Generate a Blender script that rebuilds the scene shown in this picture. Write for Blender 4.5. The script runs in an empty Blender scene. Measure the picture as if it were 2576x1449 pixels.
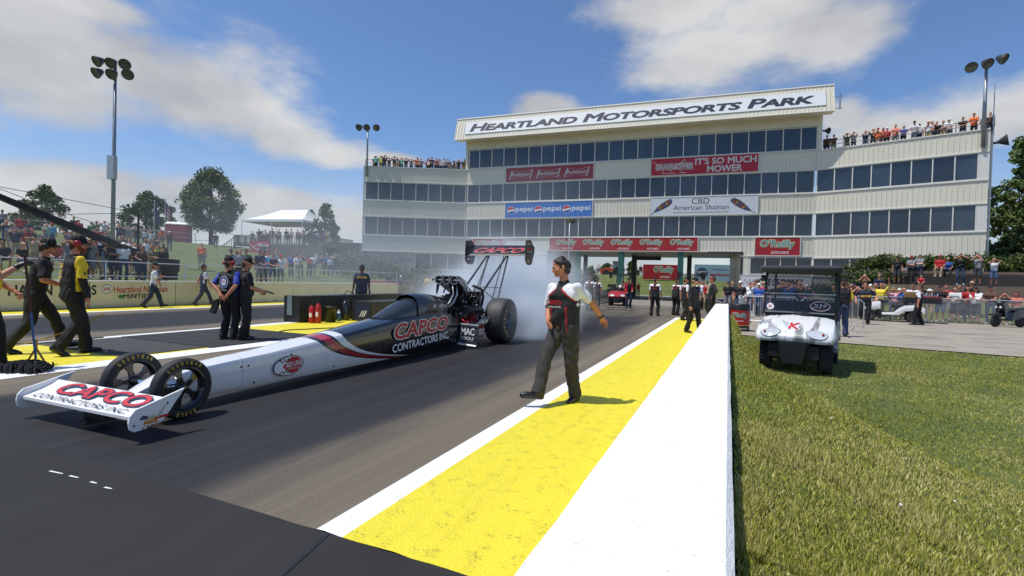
import bpy, math, random
import numpy as np
from mathutils import Vector, Matrix, Euler
from mathutils.bvhtree import BVHTree
random.seed(7); RNG=np.random.default_rng(7)
sc=bpy.context.scene; COL=sc.collection
rad=math.radians
# ------------------------------------------------------------------ camera (17 mm lens standing beside the guard wall)
H=1.44; FPX=1240.0; CX,CY=1288.0,724.5
PSI,PIT,ROL=rad(23.673),rad(-0.8634),rad(1.6)
r0=np.array([math.cos(PSI),math.sin(PSI),0]); f0=np.array([-math.sin(PSI),math.cos(PSI),0]); z0=np.array([0,0,1.])
FW=f0*math.cos(PIT)+z0*math.sin(PIT); u0=-f0*math.sin(PIT)+z0*math.cos(PIT)
RT=r0*math.cos(ROL)+u0*math.sin(ROL); UP=u0*math.cos(ROL)-r0*math.sin(ROL)
CAM=np.array([0,0,H])
cam=bpy.data.cameras.new('camera'); cam_o=bpy.data.objects.new('camera',cam); COL.objects.link(cam_o)
cam.sensor_width=36; cam.lens=FPX/2576*36; cam.clip_start=.05; cam.clip_end=6000
cam_o.matrix_world=Matrix(((RT[0],UP[0],-FW[0],0),(RT[1],UP[1],-FW[1],0),(RT[2],UP[2],-FW[2],H),(0,0,0,1)))
sc.camera=cam_o
def ray(u,v): return RT*(u-CX)/FPX+UP*(CY-v)/FPX+FW
def G(u,v,z=0.): d=ray(u,v); return CAM+d*((z-H)/d[2])          # survey: where the sight line meets height z
def W(u,v,D): return CAM+ray(u,v)*D                                # ... or depth D
def XP(u,v,x): d=ray(u,v); return CAM+d*(x/d[0])
def proj(p): q=np.array(p,float)-CAM; w=q@FW; return CX+FPX*(q@RT)/w, CY-FPX*(q@UP)/w
# ------------------------------------------------------------------ light
SUN_EL=rad(66); SUN_DIR=np.array([-.79*math.cos(SUN_EL),-.613*math.cos(SUN_EL),math.sin(SUN_EL)])
sun=bpy.data.lights.new('sun','SUN'); sun.energy=4.2; sun.angle=rad(.5); sun.color=(1,.965,.9)
sun_o=bpy.data.objects.new('sun',sun); COL.objects.link(sun_o)
sun_o.rotation_euler=Vector(SUN_DIR).to_track_quat('Z','Y').to_euler()
sc.view_settings.view_transform='Standard'; sc.view_settings.look='None'; sc.view_settings.gamma=1; sc.view_settings.use_curve_mapping=False
sc.view_settings.exposure=0.0
sc.cycles.max_bounces=6; sc.cycles.transparent_max_bounces=12; sc.cycles.volume_bounces=3; sc.cycles.volume_step_rate=1.0; sc.cycles.volume_max_steps=128
sc.cycles.use_denoising=True
w=bpy.data.worlds.new('World'); sc.world=w; w.use_nodes=True
nt=w.node_tree; nt.nodes.clear(); N=nt.nodes; L=nt.links
def nd(nt,t,**k):
    n=nt.nodes.new(t)
    for a,b in k.items(): setattr(n,a,b)
    return n
sky=nd(nt,'ShaderNodeTexSky',sky_type='NISHITA',sun_disc=False,sun_elevation=SUN_EL,sun_rotation=math.atan2(SUN_DIR[0],SUN_DIR[1]),altitude=300,air_density=1.0,dust_density=.6,ozone_density=2.2)
tc=nd(nt,'ShaderNodeTexCoord')
def vm(op,a,b=None,sc_=None):
    n=nd(nt,'ShaderNodeVectorMath',operation=op)
    for i,x in enumerate((a,b)):
        if x is None: continue
        if isinstance(x,(tuple,list,np.ndarray)): n.inputs[i].default_value=tuple(x)
        else: L.new(x,n.inputs[i])
    return n
def mth(op,a,b=None,c=None,tree=None,clamp=False):
    t=tree or nt
    n=nd(t,'ShaderNodeMath',operation=op,use_clamp=clamp)
    for i,x in enumerate((a,b,c)):
        if x is None: continue
        if isinstance(x,(int,float)): n.inputs[i].default_value=x
        else: t.links.new(x,n.inputs[i])
    return n.outputs[0]
dirn=tc.outputs['Generated']
wn=nd(nt,'ShaderNodeTexNoise'); wn.inputs['Scale'].default_value=7; wn.inputs['Detail'].default_value=6; wn.inputs['Roughness'].default_value=.6
mp=nd(nt,'ShaderNodeMapping'); mp.inputs['Scale'].default_value=(1,1,2.0); L.new(dirn,mp.inputs['Vector']); L.new(mp.outputs[0],wn.inputs['Vector'])
wv=wn.outputs['Fac']
CL=[(90,150,330,150),(330,175,300,110),(540,235,230,135),(720,340,130,60),(840,390,110,45),(60,40,230,90),(230,20,130,40),
    (1800,130,230,85),(1720,15,200,80),(2060,90,165,90),(1950,20,250,70),(1385,268,75,34),(2250,330,180,62),(2440,310,170,78),(2576,285,150,70),(2120,300,60,40),
    (980,400,90,16),(150,470,330,70),(620,500,330,55),(800,560,300,60),(300,560,420,60)]
mx=None
for (u,v,ru,rv) in CL:
    c=ray(u,v); k=np.linalg.norm(c); c=c/k
    e1=np.cross(c,z0); e1/=np.linalg.norm(e1); e2=np.cross(e1,c)
    a=vm('DOT_PRODUCT',dirn,e1*(FPX*k/ru)).outputs['Value']; b=vm('DOT_PRODUCT',dirn,e2*(FPX*k/rv)).outputs['Value']
    s=mth('MULTIPLY_ADD',a,a,mth('MULTIPLY',b,b)); o=mth('SUBTRACT',1.0,mth('SQRT',s))
    mx=o if mx is None else mth('SMOOTH_MAX',mx,o,.25)
cv=mth('ADD',mx,mth('MULTIPLY',mth('SUBTRACT',wv,.5),1.9))
mr=nd(nt,'ShaderNodeMapRange',interpolation_type='SMOOTHSTEP'); L.new(cv,mr.inputs[0]); mr.inputs[1].default_value=-.35; mr.inputs[2].default_value=.6
sep=nd(nt,'ShaderNodeSeparateXYZ'); L.new(dirn,sep.inputs[0])
hz=nd(nt,'ShaderNodeMapRange',interpolation_type='SMOOTHSTEP'); L.new(sep.outputs[2],hz.inputs[0]); hz.inputs[1].default_value=.26; hz.inputs[2].default_value=-.03; hz.inputs[3].default_value=0; hz.inputs[4].default_value=.78
cf=mth('MAXIMUM',mth('MULTIPLY',mr.outputs[0],.93),hz.outputs[0])
n2=nd(nt,'ShaderNodeTexNoise'); n2.inputs['Scale'].default_value=5; n2.inputs['Detail'].default_value=5; L.new(mp.outputs[0],n2.inputs['Vector'])
cr=nd(nt,'ShaderNodeValToRGB'); L.new(n2.outputs['Fac'],cr.inputs[0])
cr.color_ramp.elements[0].position=.33; cr.color_ramp.elements[0].color=(4.1,4.15,4.3,1)
cr.color_ramp.elements[1].position=.68; cr.color_ramp.elements[1].color=(6.3,6.3,6.2,1)
skc=nd(nt,'ShaderNodeMix',data_type='RGBA',blend_type='MULTIPLY'); skc.inputs[0].default_value=1
L.new(sky.outputs[0],skc.inputs[6]); skc.inputs[7].default_value=(.86,1.02,1.22,1)
mix=nd(nt,'ShaderNodeMix',data_type='RGBA'); L.new(cf,mix.inputs[0]); L.new(skc.outputs[2],mix.inputs[6]); L.new(cr.outputs[0],mix.inputs[7])
bg=nd(nt,'ShaderNodeBackground'); bg.inputs[1].default_value=.115; L.new(mix.outputs[2],bg.inputs[0])
wo=nd(nt,'ShaderNodeOutputWorld'); L.new(bg.outputs[0],wo.inputs[0])
# ------------------------------------------------------------------ materials
def lin(c): return c/12.92 if c<=.04045 else ((c+.055)/1.055)**2.4
def S(r,g,b): return (lin(r/255),lin(g/255),lin(b/255))
_m={}
def M(name,rgb=(.5,.5,.5),rough=.55,metal=0,var=0,scale=8,spec=.5,bump=0,coat=0,alpha=1,stretch=None):
    if name in _m: return _m[name]
    m=bpy.data.materials.new(name); m.use_nodes=True; t=m.node_tree; b=t.nodes['Principled BSDF']
    b.inputs['Base Color'].default_value=(*rgb,1); b.inputs['Roughness'].default_value=rough; b.inputs['Metallic'].default_value=metal
    b.inputs['Specular IOR Level'].default_value=spec; b.inputs['Coat Weight'].default_value=coat; b.inputs['Alpha'].default_value=alpha
    if var or bump:
        c=nd(t,'ShaderNodeTexCoord'); n=nd(t,'ShaderNodeTexNoise'); n.inputs['Scale'].default_value=scale; n.inputs['Detail'].default_value=5
        src=c.outputs['Object']
        if stretch:
            mpp=nd(t,'ShaderNodeMapping'); mpp.inputs['Scale'].default_value=stretch; t.links.new(src,mpp.inputs[0]); src=mpp.outputs[0]
        t.links.new(src,n.inputs['Vector'])
        if var:
            r=nd(t,'ShaderNodeValToRGB'); t.links.new(n.outputs['Fac'],r.inputs[0])
            r.color_ramp.elements[0].position=.3; r.color_ramp.elements[1].position=.72
            r.color_ramp.elements[0].color=(*[x*(1-var) for x in rgb],1); r.color_ramp.elements[1].color=(*[min(1,x*(1+var)) for x in rgb],1)
            t.links.new(r.outputs[0],b.inputs['Base Color'])
        if bump:
            bp=nd(t,'ShaderNodeBump'); bp.inputs['Strength'].default_value=bump; bp.inputs['Distance'].default_value=.02
            t.links.new(n.outputs['Fac'],bp.inputs['Height']); t.links.new(bp.outputs[0],b.inputs['Normal'])
    _m[name]=m; return m
def P(name,r,g,b,rough=.55,**k): return M(name,S(r,g,b),rough,**k)
WHITE=M('white_paint',(.78,.78,.77),.45,var=.04,scale=3)
BLACK=M('black_plastic',(.012,.012,.013),.45); RUB=M('rubber',(.018,.018,.019),.7,var=.25,scale=20)
CHROME=M('chrome',(.75,.75,.76),.12,metal=1); STEEL=M('steel',(.42,.43,.44),.4,metal=.9); GALV=M('galvanised',(.5,.52,.54),.45,metal=.6,var=.12)
RED=M('red_paint',(.42,.012,.016),.35); GLD=M('yellow_print',(.75,.5,.06),.5); WPR=M('white_print',(.8,.8,.8),.5); BPR=M('black_print',(.012,.012,.014),.5); RPR=M('red_print',(.5,.012,.02),.5)
SIGNRED=M('sign_red',(.36,.014,.02),.5,var=.06,scale=2); GREENP=M('green_print',(.01,.2,.11),.5); BLUEP=M('blue_print',(.02,.07,.4),.5)
# ------------------------------------------------------------------ mesh helpers
class MB:
    def __init__(s): s.v=[]; s.f=[]; s.m=[]
    def add(s,vs,fs,mi=0):
        o=len(s.v); s.v+=[tuple(map(float,p)) for p in vs]; s.f+=[tuple(i+o for i in f) for f in fs]; s.m+=[mi]*len(fs); return s
    def box(s,c,d,rz=0,mi=0):
        x,y,z=[k/2 for k in d]; ca,sa=math.cos(rz),math.sin(rz)
        vs=[(c[0]+a*x*ca-b*y*sa,c[1]+a*x*sa+b*y*ca,c[2]+e*z) for e in(-1,1) for a,b in((-1,-1),(1,-1),(1,1),(-1,1))]
        return s.add(vs,[(3,2,1,0),(4,5,6,7),(0,1,5,4),(1,2,6,5),(2,3,7,6),(3,0,4,7)],mi)
    def slab(s,o,ex,ey,en,mi=0):                                     # box from a corner and three edge vectors
        o,ex,ey,en=[np.array(k,float) for k in(o,ex,ey,en)]
        vs=[o,o+ex,o+ex+ey,o+ey,o+en,o+ex+en,o+ex+ey+en,o+ey+en]
        fl=[(3,2,1,0),(4,5,6,7),(0,1,5,4),(1,2,6,5),(2,3,7,6),(3,0,4,7)]
        if np.dot(np.cross(ex,ey),en)<0: fl=[f[::-1] for f in fl]
        return s.add(vs,fl,mi)
    def tube(s,pts,r,n=8,mi=0,cap=True):
        pts=[np.array(p,float) for p in pts]; rs=r if isinstance(r,(list,tuple)) else [r]*len(pts)
        rings=[]; prev=None
        for i,p in enumerate(pts):
            d=pts[min(i+1,len(pts)-1)]-pts[max(i-1,0)]; d=d/(np.linalg.norm(d)+1e-9)
            if prev is None:
                a=np.array([0,0,1.]) if abs(d[2])<.9 else np.array([1.,0,0]); e=np.cross(d,a)
            else: e=prev-d*np.dot(prev,d)
            e/=np.linalg.norm(e)+1e-9; prev=e; g=np.cross(d,e)
            rings.append([p+rs[i]*(math.cos(2*math.pi*k/n)*e+math.sin(2*math.pi*k/n)*g) for k in range(n)])
        return s.loft(rings,mi,cap)
    def loft(s,rings,mi=0,cap=True,closed=True):
        n=len(rings[0]); vs=[p for r in rings for p in r]; fs=[]
        for i in range(len(rings)-1):
            for k in range(n if closed else n-1):
                k2=(k+1)%n; fs.append((i*n+k,i*n+k2,(i+1)*n+k2,(i+1)*n+k))
        if cap and closed: fs.append(tuple(range(n))[::-1]); fs.append(tuple((len(rings)-1)*n+k for k in range(n)))
        return s.add(vs,fs,mi)
    def lathe(s,prof,c,axis=(0,0,1),n=24,mi=0,cap=False):            # prof: (radius, along)
        ax=np.array(axis,float); ax/=np.linalg.norm(ax); a=np.array([0,0,1.]) if abs(ax[2])<.9 else np.array([1.,0,0])
        e=np.cross(ax,a); e/=np.linalg.norm(e); g=np.cross(ax,e); c=np.array(c,float)
        return s.loft([[c+ax*t+r*(math.cos(2*math.pi*k/n)*e+math.sin(2*math.pi*k/n)*g) for k in range(n)] for r,t in prof],mi,cap)
    def prism(s,poly,d,mi=0):                                        # 3D polygon pushed along d
        n=len(poly); d=np.array(d,float); p=[np.array(k,float) for k in poly]
        return s.add(p+[k+d for k in p],[tuple(range(n))[::-1],tuple(range(n,2*n))]+[(i,(i+1)%n,(i+1)%n+n,i+n) for i in range(n)],mi)
    def ball(s,c,r,n=10,mi=0):
        r=r if isinstance(r,(tuple,list)) else (r,r,r); rings=[]
        for i in range(1,n): 
            t=math.pi*i/n; rings.append([(c[0]+r[0]*math.sin(t)*math.cos(2*math.pi*k/n),c[1]+r[1]*math.sin(t)*math.sin(2*math.pi*k/n),c[2]-r[2]*math.cos(t)) for k in range(n)])
        return s.loft(rings,mi)
    def build(s,name,mats,parent=None,smooth=False,local=False):
        me=bpy.data.meshes.new(name); me.from_pydata(s.v,[],s.f)
        for m in (mats if isinstance(mats,(list,tuple)) else [mats]): me.materials.append(m)
        me.polygons.foreach_set('material_index',s.m)
        if smooth: me.polygons.foreach_set('use_smooth',[True]*len(s.f))
        me.update(); return link(name,me,parent,local)
def link(name,me,parent=None,local=False):
    o=bpy.data.objects.new(name,me); COL.objects.link(o)
    if parent is not None:
        o.parent=parent
        if not local: o.matrix_parent_inverse=mw(parent).inverted()
    return o
def mw(o):
    m=Matrix.LocRotScale(o.location,o.rotation_euler,o.scale)
    return mw(o.parent)@o.matrix_parent_inverse@m if o.parent else m
def smooth_angle(o,a=40):
    me=o.data; me.polygons.foreach_set('use_smooth',[True]*len(me.polygons))
    try: me.set_sharp_from_angle(angle=rad(a))
    except Exception: pass
    return o
def tag(o,label,cat,group=None,kind=None):
    if label: o['label']=label
    if cat: o['category']=cat
    if group: o['group']=group
    if kind: o['kind']=kind
    return o
def thing(name,label,cat,loc=(0,0,0),rz=0,group=None):
    o=bpy.data.objects.new(name,None); o.empty_display_size=.1; COL.objects.link(o); o.location=tuple(map(float,loc)); o.rotation_euler=(0,0,rz)
    return tag(o,label,cat,group)
def struct(o): o['kind']='structure'; return o
def copy_tree(o,parent=None,mats=None):
    c=o.copy(); COL.objects.link(c)
    if parent: c.parent=parent
    for ch in list(o.children): copy_tree(ch,c)
    return c
_tx={}
def text_mesh(s,shear=0,off=0,spacing=1,caps=False):
    k=(s,shear,off,spacing,caps)
    if k in _tx: return _tx[k]
    c=bpy.data.curves.new('lettering','FONT'); c.body=s; c.shear=shear; c.space_character=spacing; c.resolution_u=3
    if caps:
        c.small_caps_scale=.8
        for b in c.body_format: b.use_small_caps=True
    o=bpy.data.objects.new('lettering',c); COL.objects.link(o); dg=bpy.context.evaluated_depsgraph_get(); dg.update()
    me=bpy.data.meshes.new_from_object(o.evaluated_get(dg)); bpy.data.objects.remove(o)
    v=np.array([p.co[:] for p in me.vertices]) if len(me.vertices) else np.zeros((1,3)); f=[tuple(p.vertices) for p in me.polygons]
    bpy.data.meshes.remove(me)
    if off>0:                                                        # heavier or outlined lettering: a stroke along every contour edge
        cnt={}
        for q in f:
            for a,b in zip(q,q[1:]+q[:1]): e=(min(a,b),max(a,b)); cnt[e]=cnt.get(e,0)+1
        vs=[tuple(p) for p in v]
        for i,(a,b) in enumerate(sorted(e for e,n in cnt.items() if n==1)):
            p,q=v[a],v[b]; d=q-p; ln=np.linalg.norm(d)
            if ln<1e-7: continue
            d=d/ln*off; m_=np.array((-d[1],d[0],0)); zz=np.array((0,0,.0002+.00013*(i%6))); o_=len(vs)
            vs+=[tuple(p-d*.7-m_*.7+zz),tuple(p-m_+zz),tuple(q-m_+zz),tuple(q+d*.7-m_*.7+zz),tuple(q+d*.7+m_*.7+zz),tuple(q+m_+zz),tuple(p+m_+zz),tuple(p-d*.7+m_*.7+zz)]; f.append(tuple(range(o_,o_+8)))
        v=np.array(vs)
    _tx[k]=(v,f); return _tx[k]
def letters(mb,s,o,ex,ey,w,h,lift=.004,mi=0,shear=0,off=0,spacing=1,caps=False,ref=None):
    """text fitted into w x h: o = lower left corner, ex/ey = unit axes; ref keeps outlines of one text on the same scale"""
    v,f=text_mesh(s,shear,off,spacing,caps); b=text_mesh(s,shear,ref if ref is not None else off,spacing,caps)[0]
    lo=b.min(0); hi=b.max(0); o,ex,ey=[np.array(k,float) for k in(o,ex,ey)]; n=np.cross(ex,ey)
    sx=w/(hi[0]-lo[0]); sy=h/(hi[1]-lo[1])
    mb.add([o+ex*(p[0]-lo[0])*sx+ey*(p[1]-lo[1])*sy+n*(lift+p[2]) for p in v],f,mi); return mb
def disc(mb,c,ex,ey,rx,ry,mi=0,n=28,lift=0,a0=0,a1=2*math.pi):
    c,ex,ey=[np.array(k,float) for k in(c,ex,ey)]; nn=np.cross(ex,ey)*lift
    full=abs(a1-a0-2*math.pi)<1e-6; k=n if full else n+1
    mb.add([c+ex*rx*math.cos(a0+(a1-a0)*i/n)+ey*ry*math.sin(a0+(a1-a0)*i/n)+nn for i in range(k)],[tuple(range(k))],mi); return mb
def ring(mb,c,ex,ey,ra,rb,mi=0,n=32,lift=0,asp=1):
    c,ex,ey=[np.array(k,float) for k in(c,ex,ey)]; nn=np.cross(ex,ey)*lift
    vs=[c+nn+(ex*math.cos(2*math.pi*i/n)+ey*asp*math.sin(2*math.pi*i/n))*r for r in(ra,rb) for i in range(n)]
    mb.add(vs,[(i,(i+1)%n,n+(i+1)%n,n+i) for i in range(n)],mi); return mb
def ss(a,b,x): t=min(1,max(0,(x-a)/(b-a))); return t*t*(3-2*t)
# ------------------------------------------------------------------ ground, track, markings
def zt(x,y):
    z=0.
    if x<-21: z=.85*ss(-21.1,-22.0,x)+4.25*ss(0,44,-x-21)*ss(75,50,y)
    if x>4: z=max(z,(1.9*ss(30.2,36.5,y)+.9*ss(38.6,38.9,y))*ss(5,9,x)*ss(110,70,y))
    if 0<x<2.6 and y<17: z=max(z,.66*ss(.5+1.9*ss(8,4,y),.1,x)*ss(17,15,y))  # verge raised along the guard wall, added to shorten the wall's shadow
    z=max(z,2.9*ss(66,82,y)*ss(-60,-40,x)*ss(90,50,x))
    return z
def coords(*segs):
    o=[]
    for a,b,n in segs: o+=list(np.linspace(a,b,n,endpoint=False))
    return o
xs=coords((-3000,-400,5),(-400,-100,10),(-100,-23,70),(-23,-21,6),(-21,0,8),(0,2.6,40),(2.6,4,4),(4,45,52),(45,120,12),(120,400,8),(400,3000,5))+[3000]
ys=coords((-600,-20,8),(-20,0,12),(0,12,48),(12,30,16),(30,41,30),(41,100,55),(100,400,10),(400,4000,8))+[4000]
g=MB(); nx=len(xs)
g.add([(x,y,zt(x,y)-.02) for y in ys for x in xs],[(j*nx+i,j*nx+i+1,(j+1)*nx+i+1,(j+1)*nx+i) for j in range(len(ys)-1) for i in range(nx-1)])
def shader(name,fn):
    m=bpy.data.materials.new(name); m.use_nodes=True; t=m.node_tree; b=t.nodes['Principled BSDF']; b.inputs['Roughness'].default_value=.8
    c=nd(t,'ShaderNodeTexCoord').outputs['Object']; s=nd(t,'ShaderNodeSeparateXYZ'); t.links.new(c,s.inputs[0])
    fn(t,b,c,s.outputs[0],s.outputs[1],s.outputs[2]); return m
def noise(t,c,scale,detail=5,stretch=None,rough=.55):
    n=nd(t,'ShaderNodeTexNoise'); n.inputs['Scale'].default_value=scale; n.inputs['Detail'].default_value=detail; n.inputs['Roughness'].default_value=rough
    if stretch:
        mpp=nd(t,'ShaderNodeMapping'); mpp.inputs['Scale'].default_value=stretch; t.links.new(c,mpp.inputs[0]); c=mpp.outputs[0]
    t.links.new(c,n.inputs['Vector']); return n.outputs['Fac']
def sm(t,x,a,b,lo=0.,hi=1.):
    r=nd(t,'ShaderNodeMapRange',interpolation_type='SMOOTHSTEP'); t.links.new(x,r.inputs[0])
    r.inputs[1].default_value=a; r.inputs[2].default_value=b; r.inputs[3].default_value=lo; r.inputs[4].default_value=hi; return r.outputs[0]
def cmix(t,f,a,b):
    n=nd(t,'ShaderNodeMix',data_type='RGBA')
    if isinstance(f,(int,float)): n.inputs[0].default_value=f
    else: t.links.new(f,n.inputs[0])
    for i,x in((6,a),(7,b)):
        if isinstance(x,tuple): n.inputs[i].default_value=(*x,1)
        else: t.links.new(x,n.inputs[i])
    return n.outputs[2]
def ramp(t,f,els):
    r=nd(t,'ShaderNodeValToRGB'); t.links.new(f,r.inputs[0]); e=r.color_ramp.elements
    while len(e)<len(els): e.new(.5)
    for k,(p,c) in zip(e,els): k.position=p; k.color=(*c,1)
    return r.outputs[0]
def bump(t,b,h,st=.3,d=.01):
    n=nd(t,'ShaderNodeBump'); n.inputs['Strength'].default_value=st; n.inputs['Distance'].default_value=d; t.links.new(h,n.inputs['Height']); t.links.new(n.outputs[0],b.inputs['Normal'])
def f_ground(t,b,c,x,y,z):
    a=ramp(t,noise(t,c,1.2,6),[(.3,(.075,.10,.02)),(.55,(.12,.15,.032)),(.75,(.20,.19,.07))])
    fine=ramp(t,noise(t,c,30,4),[(.3,(.45,.45,.45)),(.7,(1.25,1.25,1.2))])
    mu=nd(t,'ShaderNodeMix',data_type='RGBA',blend_type='MULTIPLY'); mu.inputs[0].default_value=1; t.links.new(a,mu.inputs[6]); t.links.new(fine,mu.inputs[7])
    dirt=ramp(t,noise(t,c,6,6),[(.3,(.055,.042,.03)),(.7,(.14,.115,.085))])
    near=mth('MULTIPLY',sm(t,mth('ADD',x,mth('MULTIPLY',noise(t,c,1.1,4),1.1)),1.05,.55),sm(t,y,40,20),tree=t)      # worn strip along the wall
    mulch=mth('MULTIPLY',mth('MULTIPLY',sm(t,x,7,10),sm(t,y,32.5,34.5),tree=t),sm(t,y,60,50),tree=t)
    col=cmix(t,mth('MULTIPLY',near,.8,tree=t),mu.outputs[2],dirt)
    col=cmix(t,mulch,col,cmix(t,noise(t,c,5,5),(.035,.022,.015),(.09,.06,.04)))
    t.links.new(col,b.inputs['Base Color']); b.inputs['Roughness'].default_value=.95; bump(t,b,noise(t,c,25,4),.6,.03)
struct(g.build('ground',shader('turf_soil',f_ground),smooth=True))
def sheet(name,x0,x1,y0,y1,z,mat,nx=1,ny=1):
    m=MB(); m.add([(x0+(x1-x0)*i/nx,y0+(y1-y0)*j/ny,z) for j in range(ny+1) for i in range(nx+1)],[(j*(nx+1)+i,j*(nx+1)+i+1,(j+1)*(nx+1)+i+1,(j+1)*(nx+1)+i) for j in range(ny) for i in range(nx)])
    return struct(m.build(name,mat))
def f_track(t,b,c,x,y,z):
    st=noise(t,c,1,6,(4.5,.10,1),.6); st2=noise(t,c,1,5,(22,.25,1))
    gri=noise(t,c,90,3); big=noise(t,c,.5,4)
    xr=mth('ADD',x,mth('MULTIPLY',mth('SUBTRACT',noise(t,c,1,4,(1.2,.3,1)),.5,tree=t),.9,tree=t),tree=t)
    r=mth('MULTIPLY',sm(t,xr,-7.75,-7.1),sm(t,xr,-2.5,-3.35),tree=t)
    l=mth('MULTIPLY',sm(t,xr,-18.7,-17.6),sm(t,xr,-12.9,-13.6),tree=t)
    rub=mth('MULTIPLY',mth('MAXIMUM',r,l,tree=t),sm(t,mth('ADD',y,mth('MULTIPLY',big,9,tree=t),tree=t),34,22),tree=t)
    base=ramp(t,mth('ADD',mth('MULTIPLY',st,.55,tree=t),mth('MULTIPLY',gri,.45,tree=t),tree=t),[(.3,(.08,.067,.05)),(.5,(.15,.127,.095)),(.72,(.245,.21,.165))])
    dark=ramp(t,mth('ADD',mth('MULTIPLY',st,.7,tree=t),mth('MULTIPLY',st2,.3,tree=t),tree=t),[(.3,(.013,.013,.015)),(.55,(.021,.021,.025)),(.75,(.036,.035,.037))])
    col=cmix(t,mth('MULTIPLY',rub,.96,tree=t),base,dark)
    far=sm(t,y,33,36); col=cmix(t,far,col,cmix(t,big,(.20,.185,.16),(.30,.28,.25)))
    col=cmix(t,mth('MULTIPLY',sm(t,noise(t,c,24,4),.70,.78),.35,tree=t),col,(.26,.24,.21)); sk=mth('MULTIPLY',sm(t,noise(t,c,1,6,(2.2,.06,1),.7),.60,.72),.5,tree=t); col=cmix(t,sk,col,(.012,.012,.013))
    wet=mth('MULTIPLY',mth('MULTIPLY',sm(t,y,24,27),sm(t,y,35,32),tree=t),sm(t,noise(t,c,1,5,(.35,.9,1)),.5,.58),tree=t)
    wet=mth('MULTIPLY',wet,mth('MULTIPLY',sm(t,x,-9,-7),sm(t,x,-1.6,-2.6),tree=t),tree=t)
    col=cmix(t,mth('MULTIPLY',wet,.7,tree=t),col,(.03,.025,.02))
    t.links.new(col,b.inputs['Base Color'])
    ro=nd(t,'ShaderNodeMix',data_type='FLOAT'); t.links.new(wet,ro.inputs[0]); 
    t.links.new(mth('SUBTRACT',.86,mth('MULTIPLY',rub,.24,tree=t),tree=t),ro.inputs[2]); ro.inputs[3].default_value=.06; t.links.new(ro.outputs[0],b.inputs['Roughness'])
    b.inputs['Specular IOR Level'].default_value=.22
    bump(t,b,gri,.25,.006)
sheet('track',-21.1,-.2,-12,70,0,shader('rubbered_asphalt',f_track),4,8)
def f_pad(t,b,c,x,y,z):
    col=ramp(t,mth('ADD',mth('MULTIPLY',noise(t,c,1,6,(1.6,.5,1)),.6,tree=t),mth('MULTIPLY',noise(t,c,160,2),.4,tree=t),tree=t),[(.32,(.022,.0215,.021)),(.6,(.034,.0335,.033)),(.8,(.052,.051,.050))])
    t.links.new(col,b.inputs['Base Color']); b.inputs['Roughness'].default_value=.7; b.inputs['Specular IOR Level'].default_value=.15; bump(t,b,noise(t,c,160,2),.2,.004)
pad=MB(); edge=[(-21.0+i*.12, 2.105+RNG.normal(0,.004)) for i in range(int(20.55/.12))]
pad.add([(-21.0,-12,.004),(-.44,-12,.004)]+[(x,y,.004) for x,y in edge[::-1]],[tuple(range(2+len(edge)))])
struct(pad.build('launch_pad',shader('dark_sealed_asphalt',f_pad)))
ch=MB()
for (ua,va,ub,vb) in((125,1187,158,1194),(175,1199,197,1204),(228,1214,243,1218),(263,1228,281,1232)):
    p,q=G(ua,va),G(ub,vb); dd=(q-p)/np.linalg.norm(q-p); nn_=np.array((-dd[1],dd[0],0))*.008; ch.add([p-nn_+z0*.007,q-nn_*.6+z0*.007,q+nn_*.6+z0*.007,p+nn_+z0*.007],[(0,1,2,3)])
struct(ch.build('white_dash',WHITE))  # short white dashes lying on the ground
seam=MB(); seam.prism([(-1.6,.3,.006),(-1.575,.3,.006),(-1.98,2.1,.006),(-2.0,2.1,.006)],(0,0,.002)); struct(seam.build('pavement_joint',BLACK))
def f_paint(rgb,dirt):
    def f(t,b,c,x,y,z):
        n=noise(t,c,9,6); sp=noise(t,c,55,3); tr=noise(t,c,1,5,(9,.8,1))
        wear=mth('MULTIPLY',sm(t,n,.50,.66),sm(t,sp,.47,.6),tree=t)
        col=cmix(t,mth('MULTIPLY',sm(t,tr,.45,.8),.14,tree=t),rgb,dirt)
        col=cmix(t,mth('MULTIPLY',wear,.62,tree=t),col,dirt); t.links.new(col,b.inputs['Base Color']); b.inputs['Roughness'].default_value=.6
        bump(t,b,mth('ADD',sp,mth('MULTIPLY',n,.6,tree=t),tree=t),.7,.012)
    return f
YEL=shader('yellow_road_paint',f_paint((.735,.62,.028),(.27,.22,.03))); WLN=shader('white_road_paint',f_paint((.80,.80,.78),(.42,.40,.36)))
def stripe(x0,x1,y0,y1,m,nm): return sheet(nm,x0,x1,y0,y1,.004,m)
stripe(-2.09,-1.90,2.1,22.8,WLN,'white_line'); stripe(-1.90,-.30,2.1,22.8,YEL,'yellow_stripe'); stripe(-2.09,-.30,22.8,23.1,WLN,'white_line')
stripe(-8.95,-8.42,2.1,36,WLN,'white_line'); stripe(-11.76,-8.95,2.1,36,YEL,'yellow_stripe'); stripe(-12.12,-11.76,2.1,36,WLN,'white_line')
stripe(-19.62,-19.3,2.1,30,WLN,'white_line'); stripe(-21.08,-19.62,2.1,30,YEL,'yellow_stripe')
def f_road(t,b,c,x,y,z):
    col=ramp(t,mth('ADD',mth('MULTIPLY',noise(t,c,1.3,6),.5,tree=t),mth('MULTIPLY',noise(t,c,60,3),.5,tree=t),tree=t),[(.3,(.22,.19,.145)),(.5,(.32,.28,.22)),(.72,(.43,.38,.31))])
    st=mth('MULTIPLY',sm(t,noise(t,c,1,6,(.45,1.6,1),.65),.56,.63),sm(t,x,3,6),tree=t)
    t.links.new(cmix(t,mth('MULTIPLY',st,.75,tree=t),col,(.075,.07,.065)),b.inputs['Base Color']); b.inputs['Roughness'].default_value=.85; bump(t,b,noise(t,c,60,3),.3,.01)
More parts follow.
